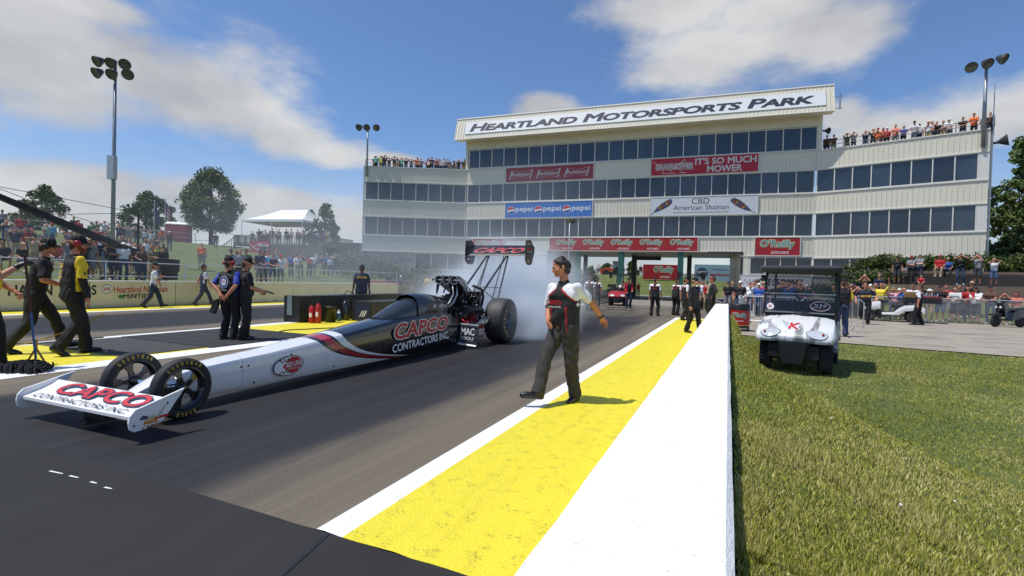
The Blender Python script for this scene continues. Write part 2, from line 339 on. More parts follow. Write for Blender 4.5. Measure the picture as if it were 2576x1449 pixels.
rd=MB(); pts=[(-.2,16.4),(1.2,16.3),(2.6,15.9),(4.5,15.5),(6.3,15.2),(9,14.4),(14,12.6),(30,6)]
pts=[(p[0]+(q[0]-p[0])*k/6,p[1]+(q[1]-p[1])*k/6+RNG.normal(0,.03)) for p,q in zip(pts[:-1],pts[1:]) for k in range(6)]+[(30,6)]
rd.add([(x,y,.004) for x,y in pts]+[(60,6,.004),(60,30.6,.004),(8,30.4,.004),(5,36,.004),(5,60,.004),(-.2,60,.004)],[tuple(range(len(pts)+6))])
struct(rd.build('access_road',shader('worn_concrete',f_road)))
# grass blades on the lawn between wall and access road: uncountable, one object
def lawn():
    n=430000
    d=1.6+15.*RNG.random(n)**1.9; a=np.arctan2(.03,1)+RNG.random(n)*1.0
    x=d*np.sin(a)*1.0; y=d*np.cos(a); k0=n//7; x[:k0]=.045+.75*RNG.random(k0)**1.3; y[:k0]=1.4+13*RNG.random(k0)**1.8; d[:k0]=np.hypot(x[:k0],y[:k0])
    lim=np.interp(x,[p[0] for p in pts],[p[1] for p in pts])-.05
    cl=np.sin(x*3.1+np.sin(y*2.3)*1.5)*np.sin(y*2.7+1.3*np.sin(x*1.9))+.6*np.sin(x*7.3+y*5.1)*np.sin(y*8.3-x*3.7)
    keep=(y<lim)&(x>.05)&(RNG.random(n)<np.clip(.75+.35*cl,.12,1)*np.clip(.5+(x-.05)*1.6+.5*(cl>.35),0,1))
    x,y,d=x[keep],y[keep],d[keep]; n=len(x); sg=lambda t:(lambda q:q*q*(3-2*q))(np.clip(t,0,1)); xo_=.5+1.9*sg((8-y)/4); zb=.66*sg((xo_-x)/(xo_-.1))*sg((17-y)/2)
    h=(.009+.013*RNG.random(n))*(1+.9*((cl[keep]>.5)&(x<.9)))*(1+d*.035); wd=(.0016+.0018*RNG.random(n))*(1+d*.16); t=RNG.random(n)*2*np.pi; le=RNG.random(n)*.75; lt=RNG.random(n)*2*np.pi
    v=np.zeros((n,3,3)); 
    v[:,0]=np.stack([x-np.cos(t)*wd,y-np.sin(t)*wd,zb-.021],1); v[:,1]=np.stack([x+np.cos(t)*wd,y+np.sin(t)*wd,zb-.021],1)
    v[:,2]=np.stack([x+np.cos(lt)*le*h,y+np.sin(lt)*le*h,zb+h-.02],1)
    me=bpy.data.meshes.new('grass'); me.vertices.add(3*n); me.vertices.foreach_set('co',v.ravel()); me.loops.add(3*n); me.loops.foreach_set('vertex_index',np.arange(3*n,dtype=np.int32))
    me.polygons.add(n); me.polygons.foreach_set('loop_start',np.arange(0,3*n,3,dtype=np.int32)); me.polygons.foreach_set('loop_total',np.full(n,3,dtype=np.int32))
    at=me.attributes.new('tint','FLOAT','POINT'); lf_=np.sin(x*1.1+.8*np.sin(y*.9))*np.sin(y*.8-.5*x)+.5*np.sin(x*2.3-y*1.7); tv=np.clip(RNG.random(n)*.7+.12*cl[keep]+.17*lf_+.17,0,1); at.data.foreach_set('value',np.repeat(tv,3).astype(np.float32))
    me.update(); me.validate()
    def f(t_,b,c,x_,y_,z_):
        a_=nd(t_,'ShaderNodeAttribute'); a_.attribute_name='tint'
        t_.links.new(ramp(t_,a_.outputs['Fac'],[(0,(.105,.135,.014)),(.3,(.225,.26,.03)),(.65,(.37,.36,.06)),(1,(.58,.50,.22))]),b.inputs['Base Color']); b.inputs['Roughness'].default_value=.5
        b.inputs['Specular IOR Level'].default_value=.3
    me.materials.append(shader('grass_blades',f)); o=link('grass',me); tag(o,'mown green lawn beside the white guard wall','grass',None,'stuff')
lawn()
cl=MB()
for i in range(5):
    x,y=.25+RNG.random()*.9,2.2+RNG.random()**1.5*5; 
    cl.ball((x,y,.03+zt(x,y)),.006,5)
tag(cl.build('clover_blossoms',M('clover_white',(.75,.74,.68),.8)),'white clover heads dotted in the grass near the wall','clover',None,'stuff')
# ------------------------------------------------------------------ guard walls
def f_wallw(t,b,c,x,y,z):
    n=noise(t,c,4,6); sp=noise(t,c,70,3); cr=noise(t,c,1,5,(.6,9,9))
    col=cmix(t,sm(t,noise(t,c,26,4),.66,.74,0,.55),(.80,.80,.79),(.34,.33,.31)); t.links.new(col,b.inputs['Base Color']); b.inputs['Roughness'].default_value=.65
    bump(t,b,mth('ADD',mth('ADD',n,sp,tree=t),cr,tree=t),.5,.012)
def ragged(mb,x0,x1,y0,y1,h,step):
    n=int((y1-y0)/step); rings=[]
    for i in range(n+1):
        y=y0+(y1-y0)*i/n; j=lambda s: RNG.normal(0,s)
        rings.append([(x0-.06,y,0),(x0+j(.0012),y,h-.025),(x0+.02,y,h),(x1-.02+j(.001),y,h+j(.001)),(x1+j(.0015),y,h-.02+j(.001)),(x1-.015,y,-.02)])
    return mb.loft(rings)
wmb=MB(); ragged(wmb,-.42,.035,-2.5,19.75,.8,.2)
tag(wmb.build('guard_wall',shader('white_concrete',f_wallw)),'white painted concrete guard wall between the yellow stripe and the lawn','wall')
def f_wallc(t,b,c,x,y,z):
    col=cmix(t,noise(t,c,2.2,6),(.60,.54,.35),(.73,.68,.49)); sc_=mth('MULTIPLY',sm(t,noise(t,c,1,6,(1,1.4,2.6),.7),.60,.70),.65,tree=t)
    low=sm(t,mth('ADD',z,mth('MULTIPLY',noise(t,c,5,5),.3,tree=t),tree=t),.34,.14,0,.5)
    t.links.new(cmix(t,low,cmix(t,sc_,col,(.17,.15,.12)),(.32,.28,.19)),b.inputs['Base Color']); b.inputs['Roughness'].default_value=.75; bump(t,b,noise(t,c,40,3),.3,.01)
CREAM=shader('cream_concrete',f_wallc)
wl=thing('concrete_wall','long cream concrete wall along the far lane with painted lettering','wall',(-21.3,12,0))
m=MB()
for k in range(12):
    y=-8+k*3.03; m.box((-21.3,y+1.5,.49),(.4,3.0,.98))
m.build('wall_body',CREAM,wl); m=MB(); m.box((-21.3,9.9,1.0),(.46,36.4,.045)); m.build('coping',WHITE,wl)
EXW,EYW=(0,1,0),(0,0,1)
def wtext(s,u,v0,u1,v1,mats,offs=(0,),shear=0,x=-21.098,nm='lettering',par=wl):
    a=XP(u,v0,x); b_=XP(u1,v1,x); c_=XP(u,v1,x); m=MB()
    for i,o in enumerate(offs): letters(m,s,(x,a[1],a[2]),EXW,EYW,b_[1]-a[1],c_[2]-a[2],.003+.003*i,i,shear,o,ref=offs[-1])
    return m.build(nm,mats,par)
wtext('Heartland Nationals',285,736,422,720,[RPR],(.012,),.15); wtext('MiNTIES',310,752,378,739,[BPR],(.02,)); wtext('presented by',302,737.5,330,734.5,[BPR])
wtext('HAVEN    BROS',20,745,243,716,[BPR],(.025,))
m=MB(); a=XP(269,727,-21.097); rr=(XP(283,727,-21.097)-XP(255,727,-21.097))[1]/2; disc(m,a,EXW,EYW,rr,.17,0,lift=.002); disc(m,a,EXW,EYW,rr*.92,.145,1,lift=.004); letters(m,'NHRA',a+np.array((0,-rr*.68,-.07)),EXW,EYW,rr*1.36,.15,.006,2,.15,.03); m.build('emblem',[BPR,WPR,RPR],wl)
m=MB(); a=XP(304,746,-21.097); disc(m,a,EXW,EYW,.10,.07,0,lift=.003); m.build('leaf_emblem',[P('leaf_print',60,120,50)],wl)
# ------------------------------------------------------------------ tower building straddling the lanes
J0=np.array([-33.94,39.45]); J1=np.array([-24.6,44.0]); J2=np.array([6.15,46.1]); J3=np.array([15.8,43.25])
class Seg:
    def __init__(s,a,b): s.a=a; s.L=np.linalg.norm(b-a); s.e=(b-a)/s.L; s.n=np.array([s.e[1],-s.e[0]])
    def p(s,t,z,o=0): q=s.a+s.e*t+s.n*o; return np.array([q[0],q[1],z])
    def hit(s,u,v):
        d=ray(u,v); n3=np.array([s.n[0],s.n[1],0]); a3=np.array([s.a[0],s.a[1],0]); k=np.dot(a3-CAM,n3)/np.dot(d,n3); q=CAM+d*k; return float(np.dot(q[:2]-s.a,s.e)),float(q[2])
    def box(s,mb,t0,t1,z0_,z1,o0,o1,mi=0): return mb.slab(s.p(t0,z0_,o0),[*(s.e*(t1-t0)),0],[*(s.n*(o1-o0)),0],[0,0,z1-z0_],mi)
SL,SC_,SR=Seg(J0,J1),Seg(J1,J2),Seg(J2,J3)
def f_panel(t,b,c,x,y,z):
    col=cmix(t,noise(t,c,1,5,(.8,.8,.25)),(.64,.595,.48),(.76,.715,.595)); rs=mth('MULTIPLY',sm(t,noise(t,c,1,6,(5,5,.5),.6),.60,.74),.3,tree=t)
    t.links.new(cmix(t,rs,col,(.30,.25,.18)),b.inputs['Base Color']); b.inputs['Roughness'].default_value=.5
PANEL=shader('beige_metal_panel',f_panel); TRIM=M('pale_trim',(.68,.66,.6),.45); CONC=M('grey_concrete',(.33,.31,.27),.8,var=.2,scale=2)
GLASS=[M('tinted_glass_%s'%k,c,.05,spec=.8,var=.35,scale=.45) for k,c in zip('abc',((.020,.033,.050),(.030,.045,.066),(.015,.025,.039)))]
DK=M('dark_interior',(.02,.022,.025),.7); GREEN=P('green_steel',34,88,78,.5); DKSTEEL=M('dark_steel',(.03,.035,.04),.5)
bld=thing('race_tower','long beige metal tower of ribbon windows bridging the lanes, big white name sign on top','building',(-9,46,0))
DEPTH=12.5
def band(S,t0,t1,z0_,z1,nm='wall_panel'):
    m=MB(); S.box(m,t0,t1,z0_,z1,-.25,0); n=int((t1-t0)/.3)
    for i in range(n+1):
        t=t0+.02+(t1-t0-.08)*i/max(1,n); S.box(m,t,t+.045,z0_+.03,z1-.01,.001,.024)
    S.box(m,t0,t1,z1-.012,z1+.07,-.26,.07,1); S.box(m,t0,t1,z0_-.05,z0_+.028,-.26,.075,1)
    return m.build(nm,[PANEL,TRIM],bld)
wins=[]
def windows(S,t0,t1,z0_,z1,n,lines=None):
    ed=lines or [t0+(t1-t0)*i/n for i in range(n+1)]
    fr=MB()
    for i in range(len(ed)-1): wins.append((S,ed[i]+.035,ed[i+1]-.035,z0_+.09,z1-.07))
    for t in ed: S.box(fr,t-.035,t+.035,z0_+.08,z1-.06,-.12,.02)
    S.box(fr,t0-.03,t1+.03,z0_,z0_+.08,-.12,.05); S.box(fr,t0-.03,t1+.03,z1-.06,z1,-.12,.03)
    fr.build('window_frame',TRIM,bld)
def lines_at(S,us,v): return [S.hit(u,v)[0] for u in us]
X4=[1878,1919,1967.6,2016,2064,2115,2166.6,2218,2271,2324,2379.7,2436,2493,2551.4,2611.6,2671.7,2733.8,2796,2862,2926.8,2994,3063,3132.5,3203.6,3267.6]
KPX=1.59006
windows(SC_,lines_at(SC_,[X4[0]/KPX],400)[0],lines_at(SC_,[X4[-1]/KPX],350)[0],12.6,14.5,24,[SC_.hit(x/KPX,400-45*i/24)[0] for i,x in enumerate(X4)])
LN={}
for z0_,z1 in((9.15,11.0),(5.65,7.5)):
    windows(SL,.25,SL.L-.12,z0_,z1,8); windows(SC_,.12,SC_.L-.1,z0_,z1,24); windows(SR,.1,SR.L-.55,z0_,z1,8)
for Q in(SL,SC_,SR):
    band(Q,0,Q.L,7.55,9.1); band(Q,0,Q.L,11.05,12.5)
tO0,tO1=SC_.hit(1383,640)[0],SC_.hit(1864,640)[0]
t1L=SL.hit(1044,650)[0]; 
ZL,ZO=4.05,4.42
band(SL,0,SL.L,ZL,5.6); band(SC_,0,tO0,ZL,5.6); band(SC_,tO0,tO1,ZO,5.6); band(SC_,tO1,SC_.L,ZL,5.6); band(SR,0,SR.L,3.95,5.6)
windows(SL,t1L,SL.L-.1,2.3,3.98,3); windows(SC_,.1,SC_.hit(1332,650)[0],2.3,3.98,6)
tw=SC_.hit(1887,660)[0]; windows(SC_,tw,SC_.L-.05,2.5,3.98,4); twr=SR.hit(2237,665)[0]; windows(SR,.05,twr,2.45,3.9,4)
# 4th storey, fascia
t40,t41=SC_.hit(1172,400)[0],SC_.hit(2068,350)[0]
m=MB(); SC_.box(m,t40,t41,14.55,15.75,-.2,0); SC_.box(m,t40,t40+.28,12.55,14.55,-.2,.01); SC_.box(m,t41-.3,t41,12.55,14.55,-.2,.01); 
n=100
for i in range(n): t=t40+(t41-t40)*i/n; SC_.box(m,t,t+.04,14.6,15.3,.001,.035)
m.build('wall_panel',PANEL,bld)
fa0,fa1=t40-.7,t41+.55
m=MB(); O0,O1=1.35,.75; Z0,Z1=15.25,17.38
def fpt(t,z,o=0.): 
    q=(z-Z0)/(Z1-Z0); return SC_.p(t,z,O0+(O1-O0)*q+o)
nn=np.cross(np.array([*SC_.e,0]),fpt(0,1)-fpt(0,0)); nn/=np.linalg.norm(nn); fe3=np.array([*SC_.e,0]); fu3=fpt(0,1)-fpt(0,0); fu3/=np.linalg.norm(fu3)
m.prism([fpt(fa0,Z0),fpt(fa0,Z1),SC_.p(fa0,Z1,-.3),SC_.p(fa0,15.75,-.3),SC_.p(fa0,Z0+.12,-.02)],fe3*(fa1-fa0))
n=108
for i in range(n+1):
    t=fa0+.03+(fa1-fa0-.1)*i/n; m.slab(fpt(t,Z0+.02)+nn*.001,fe3*.05,fu3*((Z1-Z0)*1.03-.05),nn*.04)
m.slab(fpt(fa0,Z1)-nn*.1,fe3*(fa1-fa0),fu3*.1,nn*.17,1); m.slab(fpt(fa0,Z0)-nn*.05-fu3*.05,fe3*(fa1-fa0),fu3*.05,nn*.1,1)
m.build('roof_fascia',[PANEL,TRIM],bld)
# volume behind the face
m=MB()
for Q,z1 in((SL,12.2),(SC_,12.2),(SR,12.2)):
    zb=4.5 if Q is SC_ else 0
    Q.box(m,.02,Q.L-.02,max(zb,0.0),z1,-DEPTH,-.27)
SC_.box(m,t40+.05,t41-.05,12.21,17.0,-DEPTH+1,-.27); SC_.box(m,.03,tO0-.01,0,4.49,-DEPTH+.1,-.29); SC_.box(m,tO1+.01,SC_.L-.03,0,4.49,-DEPTH+.1,-.29)
m.build('rear_walls',PANEL,bld)
for Q,a_,b_,c_,d_ in((SL,.0,t1L-.05,.5,ZL-.06),(SL,t1L-.05,SL.L,.5,2.28),(SC_,0,tO0-.02,0,2.28),(SC_,tO1+.02,SC_.L,0,2.45),(SR,0,twr+.1,0,2.4),(SR,twr+.75,SR.L,0,3.9)): m=MB(); Q.box(m,a_,b_,c_,d_,-.27,-.03); m.build('base_wall',CONC,bld)
for Q,a_,b_,c_ in((SC_,tO1+.02,tw-.05,.3),(SR,twr+.03,twr+.72,.3),(SC_,SC_.hit(1334,650)[0],tO0-.3,1.5)): m=MB(); Q.box(m,a_,b_,c_,ZL-.06,-.1,.03); m.build('wall_panel',PANEL,bld)
for a_ in((tO0-.25,tO0,0,4.4,-.4,.06),(tO1,tO1+.16,0,4.4,-.3,.06),(tO1-2.6,tO1+.1,4.28,4.4,-.3,.08)): m=MB(); SC_.box(m,*a_); m.build('portal_frame',DKSTEEL,bld)
def column(u,wd,o,mat):
    t=SC_.hit(u,690)[0] if o==0 else None
    if t is None:                                                     # rear row: meet the sight line on a plane further back
        d=ray(u,700); n3=np.array([*SC_.n,0]); a3=np.array([*(SC_.a+SC_.n*o),0]); kk=np.dot(a3-CAM,n3)/np.dot(d,n3); t=float(np.dot((CAM+d*kk)[:2]-SC_.a,SC_.e))
    m=MB(); SC_.box(m,t-wd/2,t+wd/2,0,4.46,o-wd/2-.2,o+wd/2-.2); SC_.box(m,t-wd*.9,t+wd*.9,0,.05,o-wd*.9-.2,o+wd*.9-.2); m.build('column',mat,bld)
for u,wd,o,mt in((1452,.45,0,GREEN),(1471,.4,-8,DKSTEEL),(1561,.5,0,GREEN),(1594,.5,-8,DKSTEEL),(1711,.48,0,GREEN),(1733,.45,-8,DKSTEEL)): column(u,wd,o,mt)
m=MB(); SC_.box(m,SC_.hit(1570,640)[0],SC_.hit(1650,640)[0],4.0,4.4,-8.6,-8.1); m.build('beam',DKSTEEL,bld)
for Q,s0 in((SL,0),(SR,1)):
    m=MB(); L_=Q.L
    for zz in(12.62,12.95,13.28): m.tube([Q.p(.1,zz,-.25),Q.p(L_-.1,zz,-.25)],.022,6)
    for i in range(int(L_/1.5)+1): t=.1+(L_-.2)*i/int(L_/1.5); m.tube([Q.p(t,12.45,-.25),Q.p(t,13.28,-.25)],.025,6)
    m.build('roof_railing',DKSTEEL,bld)
m=MB(); m.tube([SR.p(SR.L+.1,12.3,-.3),SR.p(SR.L+.1,1,-.3)],.07,8); m.build('downpipe',TRIM,bld)
for a_ in((SR,SR.L-.53,SR.L,5.6,7.55),(SR,SR.L-.53,SR.L,9.1,11.06),(SL,-.02,.22,5.6,7.55),(SL,-.02,.22,9.1,11.06)): m=MB(); a_[0].box(m,*a_[1:],-.2,.02); m.build('corner_post',TRIM,bld)
wins.sort(key=lambda w:-(w[2]-w[1])*(w[4]-w[3])/np.linalg.norm(w[0].p(w[1],w[3])-CAM)**2)
rest=MB()
for i,(Q,a,b,c,d) in enumerate(wins):
    m=MB() if i<99 else rest; Q.box(m,a,b,c,d,-.1,-.06,0 if i<99 else 0)
    if i<99: m.build('window',GLASS[i*7%3],bld)
rest.build('window',GLASS[0],bld)['kind']='stuff'
m=MB(); e=SC_.p(t41+.4,16,1.0)
for dz in(.4,-.5): m.tube([e+z0*dz,e+z0*dz+fe3*.7],.035,6)
m.tube([e+fe3*.5+z0*-.6,e+fe3*.5+z0*.7],.06,6); m.build('antenna_bracket',STEEL,bld)
m=MB(); e=SC_.p(t41+.05,14.2,-.3); m.lathe([(.05,0),(.09,.25),(.26,.55),(.24,.55),(.03,.2)],e,(.75,-.6,-.25),14); m.build('loudspeaker_horn',DKSTEEL,bld); m=MB(); e=SR.p(SR.L+.1,11.6,-.4); m.lathe([(.06,0),(.1,.3),(.4,.8),(.37,.8),(.03,.25)],e,(.9,-.4,.15),14); m.build('loudspeaker_horn',DKSTEEL,bld)
m=MB(); e=SR.p(SR.L+.15,11.2,-.6); m.tube([e,e+z0*4.6],.03,6); m.tube([e+z0*1,e+z0*2.4],.07,8); m.build('antenna_mast',GALV,bld)
# ------------------------------------------------------------------ signs hung on the building
def sign(name,label,S,u0,u1,z0_,z1,board,group=None,o=.06,fr=True,v=500,cat='sign',tt=None):
    t0,t1=tt or (S.hit(u0,v)[0],S.hit(u1,v)[0]); r=thing(name,label,cat,S.p(t0,z0_,o),0,group)
    m=MB(); S.box(m,t0,t1,z0_,z1,o,o+.05)
    m.build('board',board,r)
    if fr:
        m=MB(); f=.05
        for a in((t0-f,t1+f,z1,z1+f),(t0-f,t1+f,z0_-f,z0_),(t0-f,t0,z0_,z1),(t1,t1+f,z0_,z1)): S.box(m,a[0],a[1],a[2],a[3],o-.01,o+.075)
        m.build('sign_frame',TRIM,r)
    e=np.array([*S.e,0]); O=S.p(t0,z0_,o+.05); return r,O,e,t1-t0,z1-z0_
def fascia_sign():
    t0,t1=SC_.hit(1166,330)[0]+.75,SC_.hit(2076,260)[0]-.2
    r=thing('name_sign','wide white name sign with navy lettering along the roof fascia','sign',fpt(t0,15.7)); m=MB()
    o=fpt(t0,15.72)+nn*.045; Lh=1.28; m.slab(o,fe3*(t1-t0),fu3*Lh,nn*.03); m.build('board',M('sign_white',(.76,.77,.77),.4),r)
    m=MB(); letters(m,'Heartland Motorsports Park',o+nn*.03+fe3*.5+fu3*.22,fe3,fu3,t1-t0-1.3,Lh-.42,.012,0,.22,.034,.95,True); m.build('lettering',P('navy_print',34,40,62),r)
fascia_sign()
EZ=(0,0,1); PALE=M('pale_print',(.62,.63,.6),.5)
def oreilly(O,e,x,y,w_,h_,r,small=True):
    m=MB(); yb=y+(h_*.27 if small else 0); hb=h_*(.73 if small else 1)
    for i,(of,mi) in enumerate(((.10,0),(.072,1),(.05,2),(.008,3))): letters(m,"O'Reilly",O+e*x+z0*yb,e,EZ,w_,hb,.004+.004*i,mi,.08,of,1.06,ref=.10)
    if small: letters(m,'AUTO PARTS',O+e*(x+w_*.33)+z0*y,e,EZ,w_*.5,h_*.17,.005,2,0,.02)
    o=m.build('logo',[GLD,BPR,WPR,GREENP],r)
G_OR='red sponsor boards with green shamrock style lettering'
r,O,e,w_,h_=sign('sponsor_sign','long red board repeating one green and white logo five times above the underpass',SC_,1383,1755,4.42,5.6,SIGNRED,v=615)
for i in range(5): oreilly(O,e,.35+w_*(.02+.195*i),.12,w_*.15,.95,r)
r,O,e,w_,h_=sign('sponsor_sign','single logo red board above the ground floor windows past the underpass',SC_,1899,2012,4.12,5.58,SIGNRED,v=615); oreilly(O,e,.35,.12,w_-.7,1.22,r)
r,O,e,w_,h_=sign('sponsor_sign','red board half hidden behind the dragster rear wing',SC_,1190,1267,4.42,5.55,SIGNRED,v=615); oreilly(O,e,.3,.1,w_-.6,.9,r)
r,O,e,w_,h_=sign('sponsor_banner','dark red banner with three white bow tie emblems under the top windows',SC_,1274,1493,11.08,12.45,P('banner_maroon',150,30,50,.5),v=440)
m=MB()
for i in range(3):
    c=O+e*(w_*(.18+.32*i))+z0*(h_*.5); A=w_*.14
    for k,lf in((1,.004),(.9,.008)):
        q=[(-A*k,-.42*k-.0),(-A*k*.8,.42*k),(0,.2*k),(A*k,.45*k),(A*k*.8,-.40*k),(0,-.2*k)]
        m.add([c+e*a+z0*b-np.array([*SC_.n,0])*-lf for a,b in q],[(0,1,2,5),(5,2,3,4)],0 if k==1 else 1)
    letters(m,'Budweiser',c-e*A*.82-z0*.14,e,EZ,A*1.6,.34,.014,0,.3,.01)
m.build('bow_tie_emblem',[PALE,P('banner_maroon',150,30,50)],r)
r,O,e,w_,h_=sign('sponsor_banner','blue banner with three round red white and blue emblems',SC_,1272,1490,7.57,9.05,P('banner_blue',30,105,185,.5),v=525)
m=MB()
for i in range(3):
    c=O+e*(w_*(.07+.325*i))+z0*(h_*.5); R_=.36; ez=np.array(EZ)
    disc(m,c,e,ez,R_*1.08,R_*1.08,0,lift=.003); disc(m,c,e,ez,R_,R_,1,lift=.006,a0=.35,a1=math.pi+.05); disc(m,c,e,ez,R_,R_,2,lift=.006,a0=math.pi+.45,a1=2*math.pi-.1)
    letters(m,'pepsi',c+e*.5-z0*.28,e,EZ,w_*.2,.62,.006,0,0,.012)
m.build('round_emblem',[WPR,P('emblem_red',190,25,45),P('emblem_blue',15,60,140)],r)
r,O,e,w_,h_=sign('sponsor_banner','red mower banner with big white capitals beside outlined insect lettering',SC_,1639,1907,11.08,12.55,P('banner_red',178,32,52,.5),v=410)
m=MB()
for of,mi in((.10,0),(.05,1),(.0,0)): letters(m,'GRASSHOPPER',O+e*.35+z0*.42,e,EZ,w_*.37,.62,.004+.003*[.1,.05,0].index(of)/.5*.5+.004*(of==0),mi,.1,of,ref=.1)
for a,b in((.13,.22),(.2,.27),(.3,.36)): m.tube([O+e*w_*a+z0*.4+np.array([*SC_.n,0])*.01,O+e*(w_*a-.2)+z0*.18+np.array([*SC_.n,0])*.01,O+e*(w_*a+.35)+z0*.14+np.array([*SC_.n,0])*.01],.035,5,0)
m.tube([O+e*.6+z0*.8,O+e*.35+z0*1.1,O+e*.15+z0*1.2],.03,5,0); m.tube([O+e*w_*.22+z0*.5,O+e*w_*.33+z0*1.33,O+e*w_*.36+z0*.5],.045,5,0)
letters(m,"IT'S SO MUCH",O+e*w_*.425+z0*.78,e,EZ,w_*.56,.58,.004,0,0,.03); letters(m,'MOWER',O+e*w_*.54+z0*.1,e,EZ,w_*.32,.58,.004,0,0,.03); m.build('lettering',[PALE,P('banner_red',178,32,52)],r)
r,O,e,w_,h_=sign('sponsor_banner','white banner with grey serif words between two patterned feathers',SC_,1637,1905,7.57,9.12,M('banner_white',(.6,.62,.66),.5),v=515)
m=MB(); GP=P('grey_print',60,58,58); letters(m,'CBD',O+e*w_*.4+z0*.93,e,EZ,w_*.165,.5,.004,0); letters(m,'American Shaman',O+e*w_*.225+z0*.42,e,EZ,w_*.52,.44,.004,0); letters(m,'xxxxxxxxxxxxxxxxxxxxx',O+e*w_*.225+z0*.14,e,EZ,w_*.52,.12,.004,1); m.build('lettering',[GP,P('tan_print',150,120,90)],r)
for sg,cx_ in((1,.12),(-1,.86)):
    m=MB(); c=O+e*w_*cx_+z0*.75; ax=e*sg*.62+z0*.42; ax/=np.linalg.norm(ax); ay=np.cross(np.array([*SC_.n,0]),ax); 
    pr=[(-1.0,.0),(-.55,.17),(-.1,.27),(.4,.3),(.8,.22),(1.0,.02),(.8,-.2),(.4,-.27),(-.1,-.22),(-.55,-.12)]
    m.add([c+ax*a+ay*b+np.array([*SC_.n,0])*.004 for a,b in pr],[tuple(range(len(pr)))],0)
    for j in range(7):
        p=c+ax*(-.5+.22*j)+np.array([*SC_.n,0])*.008; m.add([p-ay*.2,p+ax*.1-ay*.02,p+ay*.22+ax*.12,p+ay*.22,p-ax*.02],[(0,1,2,3,4)],1+j%3)
    m.tube([c-ax*1.0,c-ax*1.45],.02,5,0); m.build('feather_emblem',[P('feather_brown',70,55,65),P('feather_blue',60,90,140),P('feather_ochre',165,125,50),P('feather_rust',140,60,45)],r)
r,O,e,w_,h_=sign('wall_banner','white banner with dark slanted lettering and a faint chequered flag at ground level',SC_,1866,2098,1.35,2.42,M('banner_white2',(.66,.66,.66),.5),v=690,o=.1,tt=(tO1+.05,SC_.L-.1))
m=MB(); letters(m,'HOUSE OF TROPHIES',O+e*1.05+z0*.28,e,EZ,w_-1.6,.55,.006,0,.3,.03); letters(m,'HOUSE OF TROPHIES',O+e*1.05+z0*.28,e,EZ,w_-1.6,.55,.003,1,.3,.06,ref=.03)
for i in range(8):
    for j in range(3):
        if (i+j)%2==0: m.add([O+e*(.1+.16*i+.06*j)+z0*(.3+.15*j)+np.array([*SC_.n,0])*.002+e*a+z0*b for a,b in((0,0),(.16,.04),(.2,.17),(.04,.13))],[(0,1,2,3)],2)
m.build('lettering',[BPR,RPR,P('faint_grey',150,150,152)],r)
r,O,e,w_,h_=sign('wall_banner','pale banner with black slanted capitals on the dark ground floor wall near the rear tyre',SC_,1190,1292,1.65,2.2,M('banner_white2',(.66,.66,.66),.5),v=680,o=.1,fr=False)
m=MB(); letters(m,'SPEED',O+e*w_*.55+z0*.1,e,EZ,w_*.42,.36,.004,0,.3,.03); m.build('lettering',BPR,r)
r,O,e,w_,h_=sign('wall_banner','mustard yellow panel with a big blue letter M',SC_,1296,1347,-.1,1.45,P('mustard',150,125,60,.6),v=700,o=.25,fr=False)
m=MB(); letters(m,'M',O+e*.15+z0*.35,e,EZ,w_-.3,.95,.004,0,0,.06); m.build('lettering',P('slate_blue',45,70,100),r)
# ------------------------------------------------------------------ the dragster
XC=-5.5
def rotz0(v,a): c,s=math.cos(a),math.sin(a); return np.array((v[0]*c-v[1]*s,v[0]*s+v[1]*c,v[2]))
car=thing('dragster','long white nosed black dragster with high rear wing doing a smoky burnout','race car',(XC,3.11,0))
def f_body(t,b,c,x,y,z):
    s=mth('DIVIDE',mth('SUBTRACT',.56,z,tree=t),.48,tree=t); s=mth('MAXIMUM',s,0.0,tree=t)
    q=mth('SUBTRACT',mth('SUBTRACT',y,mth('MULTIPLY',s,.55,tree=t),tree=t),mth('MULTIPLY',mth('POWER',s,3.0,tree=t),1.15,tree=t),tree=t)
    r=nd(t,'ShaderNodeValToRGB'); r.color_ramp.interpolation='CONSTANT'; t.links.new(mth('SUBTRACT',q,5.0,tree=t),r.inputs[0]); e=r.color_ramp.elements
    wh=(.74,.75,.76,1); bk=(.010,.010,.011,1); rd_=(.40,.008,.014,1)
    for k in range(4): e.new(.5)
    for k,(p,cc) in zip(e,((0,wh),(.04,bk),(.13,rd_),(.31,bk),(.37,wh),(.53,bk))): k.position=p; k.color=cc
    col=r.outputs[0]
    for y0_ in(3.95,5.22,6.35,7.75):
        d=mth('LESS_THAN',mth('ABSOLUTE',mth('SUBTRACT',y,y0_,tree=t),tree=t),.004,tree=t); col=cmix(t,mth('MULTIPLY',d,.55,tree=t),col,(.12,.12,.13))
    d=mth('LESS_THAN',mth('ABSOLUTE',mth('SUBTRACT',z,mth('MULTIPLY_ADD',y,.055,.09,tree=t),tree=t),tree=t),.0025,tree=t); col=cmix(t,mth('MULTIPLY',d,.5,tree=t),col,(.15,.15,.16))
    t.links.new(col,b.inputs['Base Color']); b.inputs['Roughness'].default_value=.22; b.inputs['Coat Weight'].default_value=.6; b.inputs['Coat Roughness'].default_value=.05
BODY=shader('race_body_paint',f_body); GBLK=M('gloss_black',(.010,.010,.011),.18,coat=.6); CARB=M('carbon_black',(.014,.014,.016),.35)
SEC=[(2.80,.06,.17,.22,.02),(2.95,.10,.14,.28,.035),(3.1,.125,.13,.34,.05),(3.4,.15,.12,.39,.055),(3.8,.17,.11,.42,.06),(4.3,.20,.10,.45,.06),(5.0,.245,.095,.515,.06),(5.8,.28,.09,.595,.06),(6.7,.305,.08,.695,.055),(7.5,.325,.08,.735,.04),(8.3,.33,.08,.75,.03),(8.62,.33,.08,.74,.03),(9.0,.33,.09,.56,.02)]
